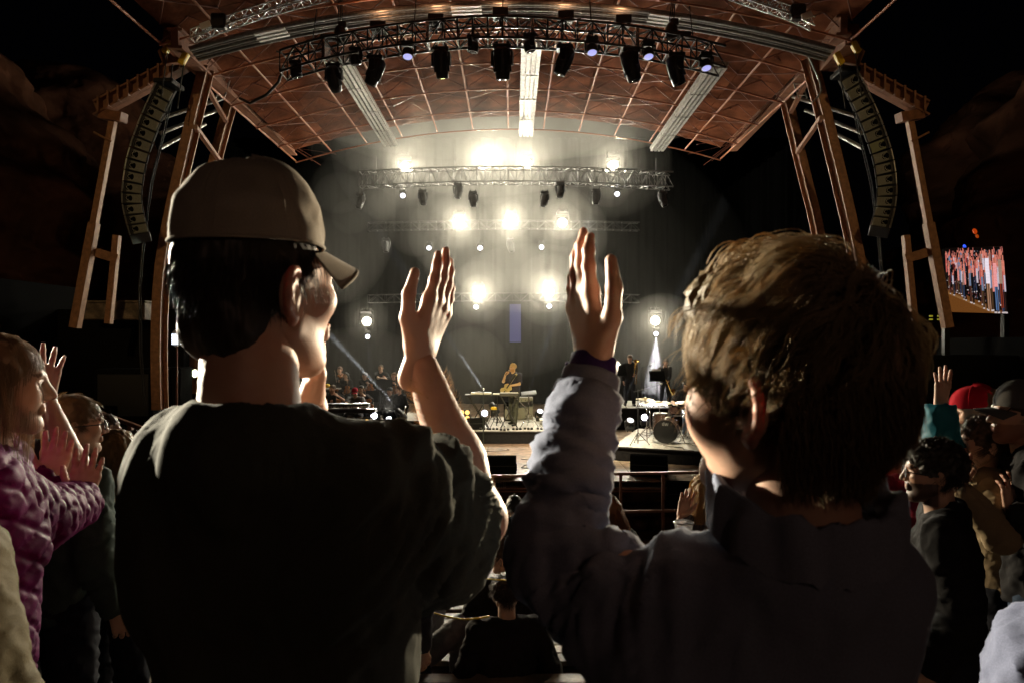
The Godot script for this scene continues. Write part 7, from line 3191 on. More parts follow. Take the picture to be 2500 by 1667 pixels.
	for k in 90:
		marks.append([at(r.randf_range(1280, 2120), r.randf_range(1000, 1760), r.randf_range(0.58, 0.8)) + o, Vector3(r.randf_range(-0.4, 0.4), 1, 0).normalized(), r.randf_range(0.016, 0.026)])
	for j in tm.v.size():
		var p := tm.v[j]
		for mk in marks:
			var q: Vector3 = p - mk[0]
			q.z *= 0.35
			var u: float = q.dot(mk[1]) / mk[2]
			var w: float = (q - mk[1] * q.dot(mk[1])).length() / 0.0085
			if u * u + w * w * (1.2 + u) < 1.0:
				tm.c[j] = Color(2.9, 2.2, 1.8)
	obj("shirt", tm, cloth_mat(Color(0.2, 0.22, 0.295), 0.92, 14.0), root)
	# collar: a soft band that stands round the neck and turns down over the shoulders
	var cp := PackedVector3Array()
	var cols := 64
	var cc := at(1958, 1250, 0.672)
	var cn := noise3(14, 2.2, 2)
	for rr in 11:
		var f := rr / 10.0
		for k in cols:
			var a := TAU * k / cols
			var wob := cn.get_noise_3d(cos(a) * 1.4, sin(a) * 1.4, f * 0.8)
			var rad: float
			var y: float
			if f < 0.4:
				rad = 0.068 + 0.008 * f
				y = lerpf(-0.02, 0.03, f / 0.4)
			else:
				var g := (f - 0.4) / 0.6
				rad = lerpf(0.072, 0.088, g) + 0.004 * sin(g * PI)
				y = 0.03 - 0.05 * g * g + 0.012 * sin(g * PI)
			rad += wob * 0.012
			y += wob * 0.014 - 0.026 * sin(a)
			cp.append(cc + Vector3(cos(a) * rad * 1.06, y, sin(a) * rad) + o)
	var cmb := Mb.new()
	cmb.grid(cp, cols, true, true)
	obj("collar", cmb, cloth_mat(Color(0.23, 0.25, 0.33), 0.92, 14.0), root)
	# cuff
	var cu := Mb.new()
	var d := (wrl - ell).normalized()
	cu.lathe([Vector2(0.035, -0.02), Vector2(0.0385, -0.018), Vector2(0.0375, 0.016), Vector2(0.0355, 0.02), Vector2(0.033, 0.015)], 28, Transform3D(basis_y(d), ell.lerp(wrl, 0.87) + o))
	wrinkle(cu, 6, 0.003, 30.0)
	obj("cuff", cu, cloth_mat(Color(0.2, 0.22, 0.295), 0.92, 14.0), root)
	var bm := Mb.new()
	bm.lathe([Vector2(0.030, -0.014), Vector2(0.0325, -0.012), Vector2(0.0325, 0.012), Vector2(0.030, 0.014)], 28, Transform3D(basis_y(d), wrl - d * 0.005 + o))
	bm.cbox(wrl - d * 0.005 + o + Vector3(-0.032, 0, 0), Vector3(0.01, 0.016, 0.012), 0.002)
	obj("wristband", bm, cloth_mat(Color(0.05, 0.022, 0.13), 0.5), root)
	# trousers
	var p2 := Sdf.new()
	for sg in [-1, 1]:
		var h0 := hip + Vector3(0.08 * sg, 0, 0)
		p2.cap(h0 + Vector3(0, 0.06, 0) + o, Vector3(h0.x, 1.78, h0.z - 0.03) + o, 0.1, 0.075, 0.05)
		p2.cap(Vector3(h0.x, 1.78, h0.z - 0.03) + o, Vector3(h0.x, 1.36, h0.z) + o, 0.075, 0.065, 0.03, 1.0, Vector3.ZERO, true)
	var pm := p2.mesh(0.016)
	wrinkle(pm, 3, 0.012)
	obj("trousers", pm, cloth_mat(Color(0.03, 0.035, 0.05)), root)
	for sg in [-1, 1]:
		var so := Sdf.new()
		so.cap(Vector3(hip.x + 0.08 * sg, 1.345, hip.z + 0.03) + o, Vector3(hip.x + 0.09 * sg, 1.338, hip.z - 0.16) + o, 0.04, 0.033, 0.02)
		so.cuts.append([Vector3.DOWN, -0.002])
		obj("shoe", so.mesh(0.012), cloth_mat(Color(0.03, 0.03, 0.03), 0.5), root)
	boy_hair(root, hx)


func boy_hair(root: Node3D, hx: Transform3D) -> void:
	var o := Vector3(0, 0.042, 0.01)
	var e := Vector3(0.084, 0.104, 0.096)
	var s := Sdf.new()
	s.ell(o, e * 0.97, 0.02)
	s.cap(Vector3(-0.03, 0.09, -0.05), Vector3(0.03, 0.1, -0.06), 0.045, 0.045, 0.04)
	s.cap(Vector3(-0.03, -0.02, 0.06), Vector3(-0.02, -0.058, 0.048), 0.036, 0.03, 0.03)
	s.cap(Vector3(0.03, -0.02, 0.06), Vector3(0.02, -0.058, 0.048), 0.036, 0.03, 0.03)
	s.cuts.append([Vector3(0, -0.58, -0.815), 0.034])
	s.ell(Vector3(-0.1, -0.035, -0.03), Vector3(0.05, 0.055, 0.055), 0.02, Basis(), true)
	var m := s.mesh(0.004)
	var nf := noise3(6, 38.0, 3)
	for j in m.v.size():
		var q := m.v[j] - o
		var around := atan2(q.x, q.z)
		m.v[j] += m.n[j] * (nf.get_noise_3d(around * 0.5, q.y * 0.35, q.z * 0.5) * (0.012 if q.y > -0.02 else 0.003))
	m.renormal()
	m.c.fill(Color(0.3, 0.28, 0.26))  # shell coloured darker to put shade between the locks
	var hh := put(m, hx)
	var r := RandomNumberGenerator.new()
	r.seed = 23
	var crown := Vector3(0.15, 0.72, 0.62).normalized()
	var wind := Vector3(-0.5, -0.1, -0.8)
	var locks := 0
	while locks < 640:
		var d := Vector3(r.randfn(), r.randfn(), r.randfn()).normalized()
		var root_p := o + d * e * 0.93
		if root_p.dot(Vector3(0, -0.58, -0.815)) > 0.036 or root_p.y < -0.085:
			continue
		if absf(d.x) > 0.75 and root_p.y < 0.005 and root_p.z < 0.05:
			continue
		locks += 1
		var top := clampf((root_p.y - 0.0) / 0.11, 0.0, 1.0)
		var ln := lerpf(0.028, 0.105, pow(top, 0.8)) * r.randf_range(0.7, 1.2)
		var fl := d - crown
		fl = (fl - d * fl.dot(d)).normalized()
		var base_dir := (fl + d * lerpf(0.12, 0.32, r.randf()) + wind * 0.35 * top + Vector3(r.randfn(), r.randfn(), r.randfn()) * 0.16).normalized()
		var stray := 0.0
		if r.randf() < 0.05 and d.x < 0.1:
			base_dir = (base_dir + d * 0.45).normalized()
			stray = 1.0
		var nst := r.randi_range(12, 24)
		var tone := r.randf_range(0.5, 1.35)
		if root_p.z < -0.02 and d.x < 0.35 and root_p.y < 0.09:
			ln *= 1.25
			base_dir = (base_dir + Vector3(-0.45, -0.35, -0.25)).normalized()
		var curlp := r.randf() * TAU
		var curla := r.randf_range(0.001, 0.005) * (0.5 + 0.5 * top)
		var lift := r.randf_range(1.0, 1.0 + 0.13 * (0.3 + top))
		# the line that the whole lock follows
		var guide := []
		var nseg := 9
		var p := root_p
		var dir := base_dir
		for j in nseg:
			guide.append(p)
			dir.y -= (0.11 - 0.07 * stray)
			dir = dir.normalized()
			p += dir * ln / (nseg - 1)
			p += Vector3(sin(curlp + j * 0.9), cos(curlp + j * 0.8), sin(curlp * 2.0 + j)) * curla
			var q := (p - o) / e
			var ql := q.length()
			var most := 1.07 + 0.16 * top + 0.2 * stray
			if ql < lift:
				p = o + q / ql * lerpf(ql, lift, 0.7) * e
			elif ql > most:
				p = o + q / ql * most * e
		for k in nst:
			var of := Vector3(r.randfn(), r.randfn(), r.randfn()) * 0.0055
			var l := r.randf_range(0.72, 1.0)
			var wv := Vector3(r.randfn(), r.randfn(), r.randfn()) * 0.0016
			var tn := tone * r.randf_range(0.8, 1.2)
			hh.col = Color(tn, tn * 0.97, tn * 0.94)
			var pts := PackedVector3Array()
			var rad := PackedFloat32Array()
			for j in nseg:
				var f := j / (nseg - 1.0) * l * (nseg - 1.0)
				var a := mini(int(f), nseg - 2)
				var g: Vector3 = (guide[a] as Vector3).lerp(guide[a + 1], f - a)
				var t := f / (nseg - 1.0)
				pts.append(hx * (g + of * (1.0 - 0.88 * t) + wv * sin(j * 1.1 + curlp)))
				rad.append(0.00055 * (1.0 - 0.75 * j / (nseg - 1.0)))
			hh.pipe(pts, rad, 3)
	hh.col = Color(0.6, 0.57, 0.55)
	# short hair down the nape
	for k in 4600:
		var a := r.randf_range(-1.3, 1.3)
		var y := r.randf_range(-0.078, 0.03)
		var w := lerpf(0.062, 0.085, smoothstep(-0.1, -0.02, y))
		var p := Vector3(sin(a) * w, y + 0.01, 0.022 + cos(a) * lerpf(0.062, 0.098, smoothstep(-0.08, 0.0, y)))
		var n := Vector3(sin(a), 0.0, cos(a))
		var dir := (Vector3(-sin(a) * 0.35 + r.randfn() * 0.12, -1.0, r.randfn() * 0.1) + n * 0.22).normalized()
		var l := r.randf_range(0.014, 0.03)
		hh.pipe(PackedVector3Array([hx * p, hx * (p + dir * l * 0.5 + n * 0.0015), hx * (p + dir * l)]), PackedFloat32Array([0.0006, 0.0005, 0.00014]), 3)
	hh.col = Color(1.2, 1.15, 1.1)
	# loose curls standing on top
	for k in 6:
		var c := Vector3(-0.055 + 0.02 * k, 0.136 + 0.005 * sin(k * 2.0), -0.03 + 0.03 * sin(k * 2.3))
		var rr := r.randf_range(0.009, 0.017)
		for j in 13:
			var pts := PackedVector3Array()
			var rad := PackedFloat32Array()
			var jit := Vector3(r.randfn(), r.randfn(), r.randfn()) * 0.006
			for q in 12:
				var a := lerpf(-2.3, 2.4, q / 11.0)
				pts.append(hx * (c + jit + Vector3(sin(a) * rr * 0.9, cos(a) * rr, 0.004 * q - 0.02)))
				rad.append(0.0005)
			hh.pipe(pts, rad, 3)
	# flyaways at the front, tinted brighter than most locks
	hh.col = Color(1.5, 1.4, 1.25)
	var inv := hx.basis.inverse()
	for k in 110:
		var p := o + Vector3(r.randf_range(-0.9, -0.2), r.randf_range(-0.5, 0.8), r.randf_range(-0.95, -0.1)).normalized() * e * 1.04
		var dir := (inv * Vector3(-1.0, r.randf_range(-0.9, 0.25), r.randf_range(-0.5, 0.3))).normalized()
		var l := r.randf_range(0.02, 0.06)
		var pts := PackedVector3Array()
		var rad := PackedFloat32Array()
		for q in 7:
			pts.append(hx * p)
			rad.append(0.00042 * (1.0 - q * 0.13))
			p += dir * l / 6.0
			dir = (dir + inv * Vector3(0.08, -0.16, 0.0) + Vector3(r.randfn(), r.randfn(), r.randfn()) * 0.09).normalized()
		hh.pipe(pts, rad, 3)
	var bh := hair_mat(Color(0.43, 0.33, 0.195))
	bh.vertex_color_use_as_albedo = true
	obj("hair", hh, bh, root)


func mottle(m: Mb, sd: int) -> void:
	var f := noise3(sd, 55.0, 3)
	var g := noise3(sd + 1, 14.0, 2)
	for j in m.v.size():
		var a := f.get_noise_3dv(m.v[j]) * 0.16
		var b := g.get_noise_3dv(m.v[j]) * 0.14
		m.c[j] *= Color(1.0 + a * 0.5, 1.0 + a + b, 1.0 + a + b * 1.3)


func crowd() -> void:
	var c := 0.013
	var fi := 0.0042
	var brown := Color(0.16, 0.095, 0.05)
	# on the side of the first tower
	figure({"label": "woman with long brown hair in a quilted magenta jacket, clapping, in profile", "head": at(-6, 943, 1.66), "ground": 1.1, "yaw": -56.0, "hyaw": -56.0, "female": true, "cell": 0.009, "fine": 0.0036,
		"shirt": Color(0.15, 0.004, 0.09), "rough": 0.55, "ease": 0.034, "quilt": true, "garment": "jacket", "hem": 0.02, "collar": true, "pants": Color(0.05, 0.07, 0.12), "hair": "long", "hairc": brown, "strands": 3000, "srad": 0.0007,
		"rh": at(196, 1228, 2.08), "rd": Vector3(0.06, 1, -0.2), "rp": Vector3(-0.45, 0.1, -1), "rpose": "flat", "re": Vector3(0.3, -1, 0.6), "lh": at(124, 1172, 2.12), "ld": Vector3(0.25, 1, 0.1), "lp": Vector3(0.6, 0.2, 0.8), "lpose": "flat", "skin": TONE[0]})
	figure({"label": "person mostly hidden by the magenta jacket woman, bare arm held high", "head": at(38, 1000, 2.5), "ground": 0.9, "yaw": -60.0, "cell": c, "fine": fi, "sleeve": 0.35, "shirt": Color(0.05, 0.05, 0.05), "hairc": brown,
		"rh": at(108, 968, 2.34), "re": Vector3(0.3, -1, 0.2), "rd": Vector3(0.0, 1, -0.1), "rp": Vector3(-0.5, 0, -1), "rpose": "spread", "strands": 300})
	figure({"label": "man with glasses, tousled brown hair and dark grey shirt, looking to the stage", "head": at(184, 1040, 2.75), "ground": 0.9, "yaw": -30.0, "hyaw": -52.0, "cell": c, "fine": fi, "shirt": Color(0.06, 0.085, 0.075), "glasses": true, "hairc": Color(0.11, 0.07, 0.035), "strands": 1500, "srad": 0.0009, "sleeve": 1.0, "hood": true})
	figure({"label": "bald man in dark clothes far off by the sloping side railing", "head": at(262, 1042, 6.2), "ground": 0.3, "yaw": -35.0, "cell": 0.02, "fine": 0.006, "hair": "buzz", "hairc": Color(0.06, 0.04, 0.03)})
	figure({"label": "woman with long light brown hair and black top, seen from behind", "head": at(290, 1108, 3.4), "ground": 0.7, "yaw": -8.0, "female": true, "cell": c, "fine": fi, "hair": "long", "hairc": Color(0.2, 0.12, 0.055), "strands": 2200, "srad": 0.0009, "shirt": Color(0.012, 0.012, 0.013)})
	figure({"label": "woman clapping between the man in glasses and the long haired woman", "head": at(219, 1068, 3.7), "ground": 0.7, "yaw": -62.0, "female": true, "cell": c, "fine": fi, "hairc": Color(0.03, 0.02, 0.015), "rh": at(236, 1128, 3.5), "rd": Vector3(0.1, 1, 0), "rp": Vector3(-0.7, 0, -0.7), "lh": at(246, 1118, 3.65), "ld": Vector3(-0.1, 1, 0), "lp": Vector3(0, 0, 1), "rpose": "relaxed", "shirt": Color(0.03, 0.05, 0.04), "strands": 500})
	figure({"label": "person in a draped olive jacket, cut off by the picture edge", "head": at(-405, 1085, 1.18), "s": 1.0, "ground": 1.3, "yaw": 6.0, "cell": 0.009, "fine": 0.006, "shirt": Color(0.085, 0.068, 0.033), "rough": 0.7, "ease": 0.045, "fold": 0.012, "garment": "jacket", "hem": -0.05, "strands": 200})
	for k in 8:
		var pp: Vector3 = [at(60, 1075, 4.4), at(120, 1062, 5.6), at(190, 1072, 6.0), at(330, 1090, 5.4), at(2420, 1062, 5.4), at(2230, 1085, 5.8), at(2330, 1062, 6.4), at(2140, 1100, 7.0)][k]
		figure({"label": ["dark haired onlooker behind the magenta jacket woman", "onlooker in black beyond the lifted bare arm", "onlooker just behind the man in glasses", "short haired onlooker past the long haired woman", "onlooker between red cap and grey cap, further down", "onlooker beyond the crimson sleeved woman", "onlooker farther down behind the red cap", "farthest onlooker on the video screen side"][k], "head": pp, "ground": terrace_at(-pp.z), "yaw": -35.0 if k < 4 else 45.0, "female": k % 3 == 1, "cell": 0.019, "fine": 0.006, "skin": TONE[k % 3], "shirt": [Color(0.03, 0.03, 0.035), Color(0.02, 0.02, 0.02), Color(0.06, 0.03, 0.03), Color(0.03, 0.04, 0.06)][k % 4], "hair": ["short", "long", "curly", "short"][k % 4], "hairc": [Color(0.03, 0.02, 0.015), brown, Color(0.1, 0.06, 0.03)][k % 3], "strands": 350, "group": "onlookers lower down the terraces"})
	# before the capped man
	figure({"label": "person in navy and off-white ball cap just ahead of the capped man's shoulder", "head": at(900, 1140, 2.6), "ground": 0.9, "yaw": -30.0, "hyaw": -40.0, "cell": c, "fine": fi, "cap": Color(0.5, 0.47, 0.45), "brim": Color(0.03, 0.04, 0.1), "shirt": Color(0.05, 0.05, 0.06), "strands": 200, "hairc": brown})
	# in the gap between the two
	figure({"label": "person in black hood, partly behind the youth's raised sleeve", "head": at(1256, 1238, 6.4), "ground": 0.1, "yaw": 5.0, "cell": 0.016, "fine": 0.006, "hood": true, "hairc": Color(0.01, 0.01, 0.01), "strands": 600})
	figure({"label": "seated person with brown cap turned sideways, near the upper yellow rope", "head": at(1232, 1362, 4.7), "ground": 0.3, "sit": true, "yaw": 10.0, "hyaw": 62.0, "cell": c, "fine": fi, "cap": Color(0.10, 0.075, 0.05), "hairc": Color(0.05, 0.03, 0.02), "strands": 300, "shirt": Color(0.02, 0.02, 0.02)})
	figure({"label": "seated person with curly dark hair, black shirt with red print", "head": at(1236, 1452, 4.3), "ground": 0.3, "sit": true, "yaw": 8.0, "cell": c, "fine": fi, "hair": "curly", "hairc": Color(0.035, 0.022, 0.018), "strands": 1100, "srad": 0.0011, "shirt": Color(0.025, 0.022, 0.024), "print": Color(14.0, 1.0, 0.8)})
	figure({"label": "seated person in pale grey trousers, only the bent knee in sight", "head": at(985, 1375, 4.5), "ground": 0.5, "sit": true, "yaw": -52.0, "cell": c, "fine": fi, "pants": Color(0.24, 0.23, 0.23), "shirt": Color(0.04, 0.06, 0.06), "strands": 200})
	figure({"label": "woman with red brown hair seen from behind, under the youth's forearm", "head": at(1482, 1248, 4.3), "ground": 0.5, "yaw": 0.0, "female": true, "cell": c, "fine": fi, "hair": "long", "hairc": Color(0.17, 0.065, 0.022), "strands": 2600, "srad": 0.001, "shirt": Color(0.03, 0.03, 0.035)})
	var blond := figure({"label": "blonde woman holding a plastic cup, beside the youth's chin", "head": at(1722, 1210, 3.45), "ground": 0.7, "yaw": 40.0, "female": true, "cell": c, "fine": fi, "hair": "long", "hairc": Color(0.42, 0.29, 0.13), "strands": 2600, "srad": 0.0009, "shirt": Color(0.09, 0.09, 0.10),
		"lh": at(1648, 1338, 3.15), "ld": Vector3(0.2, 0.7, -0.4), "lp": Vector3(1, 0, 0.2), "lpose": "relaxed", "rh": at(1665, 1262, 3.35), "rd": Vector3(0.3, 1, -0.1), "rp": Vector3(-0.5, 0, 0.8), "rpose": "flat"})
	var cup := thing("plastic_cup", "clear plastic beer cup held by the blonde woman", "cup", at(1670, 1330, 3.12))
	var m := Mb.new()
	m.lathe([Vector2(0, 0), Vector2(0.032, 0.0), Vector2(0.045, 0.105), Vector2(0.048, 0.108), Vector2(0.045, 0.111), Vector2(0.043, 0.104), Vector2(0.031, 0.004), Vector2(0, 0.004)], 24)
	obj("cup_wall", m, mats.clear_plastic, cup)
	m = Mb.new()
	m.lathe([Vector2(0.0435, 0.105), Vector2(0.049, 0.108), Vector2(0.0435, 0.112)], 24)
	obj("rim", m, mats.white_paint, cup)
	m = Mb.new()
	m.lathe([Vector2(0, 0.004), Vector2(0.031, 0.004), Vector2(0.037, 0.05), Vector2(0, 0.051)], 20)
	obj("beer", m, mat("beer", Color(0.5, 0.3, 0.07), 0.1), cup)
	# on the side of the video screen
	figure({"label": "bearded man with glasses and dark curly hair, black jacket, in profile", "head": at(2278, 1155, 2.5), "ground": 0.9, "yaw": 60.0, "hyaw": 66.0, "cell": c, "fine": fi, "hair": "curly", "hairc": Color(0.02, 0.014, 0.01), "strands": 1600, "srad": 0.001, "glasses": true, "beard": Color(0.12, 0.08, 0.06), "shirt": Color(0.014, 0.014, 0.016), "garment": "jacket", "collar": true, "ease": 0.024, "skin": TONE[1]})
	figure({"label": "man with brown curls and tan shirt, clapping, behind the bearded man", "head": at(2405, 1085, 3.0), "ground": 0.9, "yaw": 62.0, "hyaw": 68.0, "cell": c, "fine": fi, "hair": "curly", "hairc": Color(0.075, 0.045, 0.028), "strands": 1600, "srad": 0.001, "shirt": Color(0.33, 0.25, 0.15), "lh": at(2338, 1190, 2.75), "ld": Vector3(0.15, 1, 0), "lp": Vector3(0.3, 0, -1), "lpose": "flat", "rh": at(2330, 1195, 2.9), "rd": Vector3(0.1, 1, 0), "rp": Vector3(0, 0, 1), "collar": true})
	figure({"label": "man in red cap and turquoise jacket, hand raised high", "head": at(2388, 1008, 3.28), "ground": 0.9, "yaw": 50.0, "hyaw": 72.0, "cell": c, "fine": fi, "cap": Color(0.6, 0.012, 0.03), "backward": true, "shirt": Color(0.015, 0.17, 0.24), "rough": 0.5, "garment": "jacket", "ease": 0.026, "beard": Color(0.5, 0.35, 0.28), "lh": at(2297, 985, 3.05), "ld": Vector3(0.12, 1, 0), "lp": Vector3(-0.3, 0, -1), "lpose": "spread", "le": Vector3(-0.2, -1, 0.2), "band": Color(0.25, 0.02, 0.06), "band_hand": 0, "strands": 250, "hairc": brown})
	figure({"label": "man in grey cap and black jacket at the picture edge, in profile", "head": at(2490, 1012, 2.85), "ground": 0.9, "yaw": 62.0, "hyaw": 72.0, "cell": c, "fine": fi, "cap": Color(0.13, 0.125, 0.12), "shirt": Color(0.03, 0.03, 0.033), "garment": "jacket", "ease": 0.03, "fold": 0.02, "beard": Color(0.55, 0.4, 0.33), "lh": at(2472, 1252, 2.7), "ld": Vector3(0, 1, 0), "lp": Vector3(0, 0, -1), "lpose": "relaxed", "pants": Color(0.05, 0.075, 0.12), "strands": 200})
	figure({"label": "person's face showing between red cap and grey cap, hand before the chest", "head": at(2452, 1035, 4.1), "ground": 0.7, "yaw": 60.0, "hyaw": 66.0, "female": true, "cell": c, "fine": fi, "hairc": Color(0.1, 0.06, 0.04), "lh": at(2456, 1098, 3.85), "ld": Vector3(-0.1, 1, 0), "lp": Vector3(-0.5, 0, -1), "strands": 500})
	figure({"label": "woman with reddish curls and crimson sleeves, arms forward, beyond the youth's collar", "head": at(2186, 1118, 4.5), "ground": 0.5, "yaw": 62.0, "female": true, "cell": c, "fine": fi, "hair": "curly", "hairc": Color(0.3, 0.14, 0.05), "strands": 1300, "srad": 0.0012, "shirt": Color(0.3, 0.02, 0.045), "lh": at(2152, 1170, 4.2), "ld": Vector3(-0.8, 0.4, 0), "lp": Vector3(0, -0.5, -1), "rh": at(2148, 1160, 4.4), "rd": Vector3(-0.6, 0.6, 0), "rp": Vector3(0, 0, 1), "le": Vector3(0.5, -0.5, 0.5)})
	figure({"label": "person behind the bearded man, one thin hand lifted", "head": at(2300, 1128, 4.05), "ground": 0.7, "yaw": 55.0, "cell": c, "fine": fi, "hairc": Color(0.02, 0.015, 0.01), "lh": at(2253, 1100, 3.95), "ld": Vector3(0.05, 1, 0), "lp": Vector3(-1, 0, 0.2), "lpose": "flat", "strands": 300, "skin": TONE[2]})
	figure({"label": "person in white shirt, only a shoulder in the picture corner", "head": at(2862, 1290, 1.0), "ground": 1.3, "yaw": -6.0, "cell": 0.009, "fine": 0.007, "s": 0.95, "shirt": Color(0.09, 0.1, 0.15), "ease": 0.03, "fold": 0.016, "strands": 150, "hem": -0.1})


# a hollow-looking box of a string instrument: a lofted waisted body with neck and scroll, along +y from the lower end
func fiddle(called: String, label: String, category: String, foot: Vector3, top: Vector3, front: Vector3, width: float, wood: Material, guitar := false) -> Node3D:
	var l := foot.distance_to(top)
	var b := basis_y(top - foot, front)
	var t := thing(called, label, category, foot)
	var bl := l * (0.58 if not guitar else 0.45)
	var p := PackedVector3Array()
	var cols := 18
	var rows := 22
	for r in rows + 1:
		var f := float(r) / rows
		var w := sqrt(maxf(0.0, 1.0 - pow(2.0 * f - 1.0, 6))) * (1.0 - 0.36 * exp(-pow((f - 0.56) / 0.12, 2)) - 0.2 * smoothstep(0.45, 0.9, f))
		for k in cols:
			var a := TAU * k / cols
			var cx := signf(cos(a)) * pow(absf(cos(a)), 0.6)
			var cz := signf(sin(a)) * pow(absf(sin(a)), 0.5)
			p.append(b * Vector3(cx * width * 0.5 * w, f * bl, cz * width * (0.13 if not guitar else 0.07) * minf(1.0, w * 2.0)))
	var m := Mb.new()
	m.grid(p, cols, true, true)
	m.renormal()
	obj("soundbox", m, wood, t)
	m = Mb.new()
	var z := width * 0.15
	m.beam(b * Vector3(0, bl * 0.62, z), b * Vector3(0, l * 0.93, z * 0.7), width * 0.1, width * 0.06, b.z)
	obj("fingerboard", m, mats.black_plastic, t)
	m = Mb.new()
	m.beam(b * Vector3(0, bl * 0.9, z * 0.5), b * Vector3(0, l * 0.95, z * 0.4), width * 0.09, width * 0.1, b.z)
	m.ball(b * Vector3(0, l * 0.97, z * 0.3), Vector3(0.06, 0.09, 0.08) * width * 1.2, b, 6, 8)
	for q in 4:
		m.tube(b * Vector3(-0.12 * width, l * (0.92 + 0.015 * q), z * 0.4), b * Vector3(0.12 * width, l * (0.92 + 0.015 * q), z * 0.4), width * 0.012, width * 0.012, 5)
	obj("neck", m, wood, t)
	m = Mb.new()
	m.box(b * Vector3(0, bl * 0.42, z * 1.1), Vector3(width * 0.24, width * 0.03, width * 0.12), b)
	m.box(b * Vector3(0, bl * 0.2, z * 1.0), Vector3(width * 0.1, bl * 0.28, width * 0.03), b)
	obj("bridge", m, mats.black_plastic, t)
	return t


func bow(label: String, a: Vector3, b: Vector3) -> void:
	var t := thing("violin_bow", label, "bow", a)
	var m := Mb.new()
	m.tube(Vector3.ZERO, b - a, 0.007, 0.005, 5)
	obj("stick", m, mats.cello_wood, t)
	m = Mb.new()
	m.tube(Vector3(0.0, -0.012, 0.012), b - a + Vector3(0, -0.006, 0.006), 0.003, 0.003, 4)
	obj("bow_hair", m, mats.white_paint, t)


func chair(label: String, p: Vector3, h: float) -> void:
	var t := thing("stage_chair", label, "chair", p)
	var m := Mb.new()
	m.cbox(Vector3(0, h, 0), Vector3(0.42, 0.05, 0.4), 0.015)
	obj("seat", m, mats.black_matte, t)
	m = Mb.new()
	m.cbox(Vector3(0, h + 0.36, -0.2), Vector3(0.42, 0.3, 0.03), 0.012)
	obj("backrest", m, mats.black_matte, t)
	for s in 4:
		m = Mb.new()
		m.tube(Vector3(0.18 if s % 2 else -0.18, 0, 0.17 if s < 2 else -0.19), Vector3(0.18 if s % 2 else -0.18, h if s < 2 else h + 0.4, 0.17 if s < 2 else -0.19), 0.012, 0.012, 6)
		obj("leg", m, mats.black_metal, t)


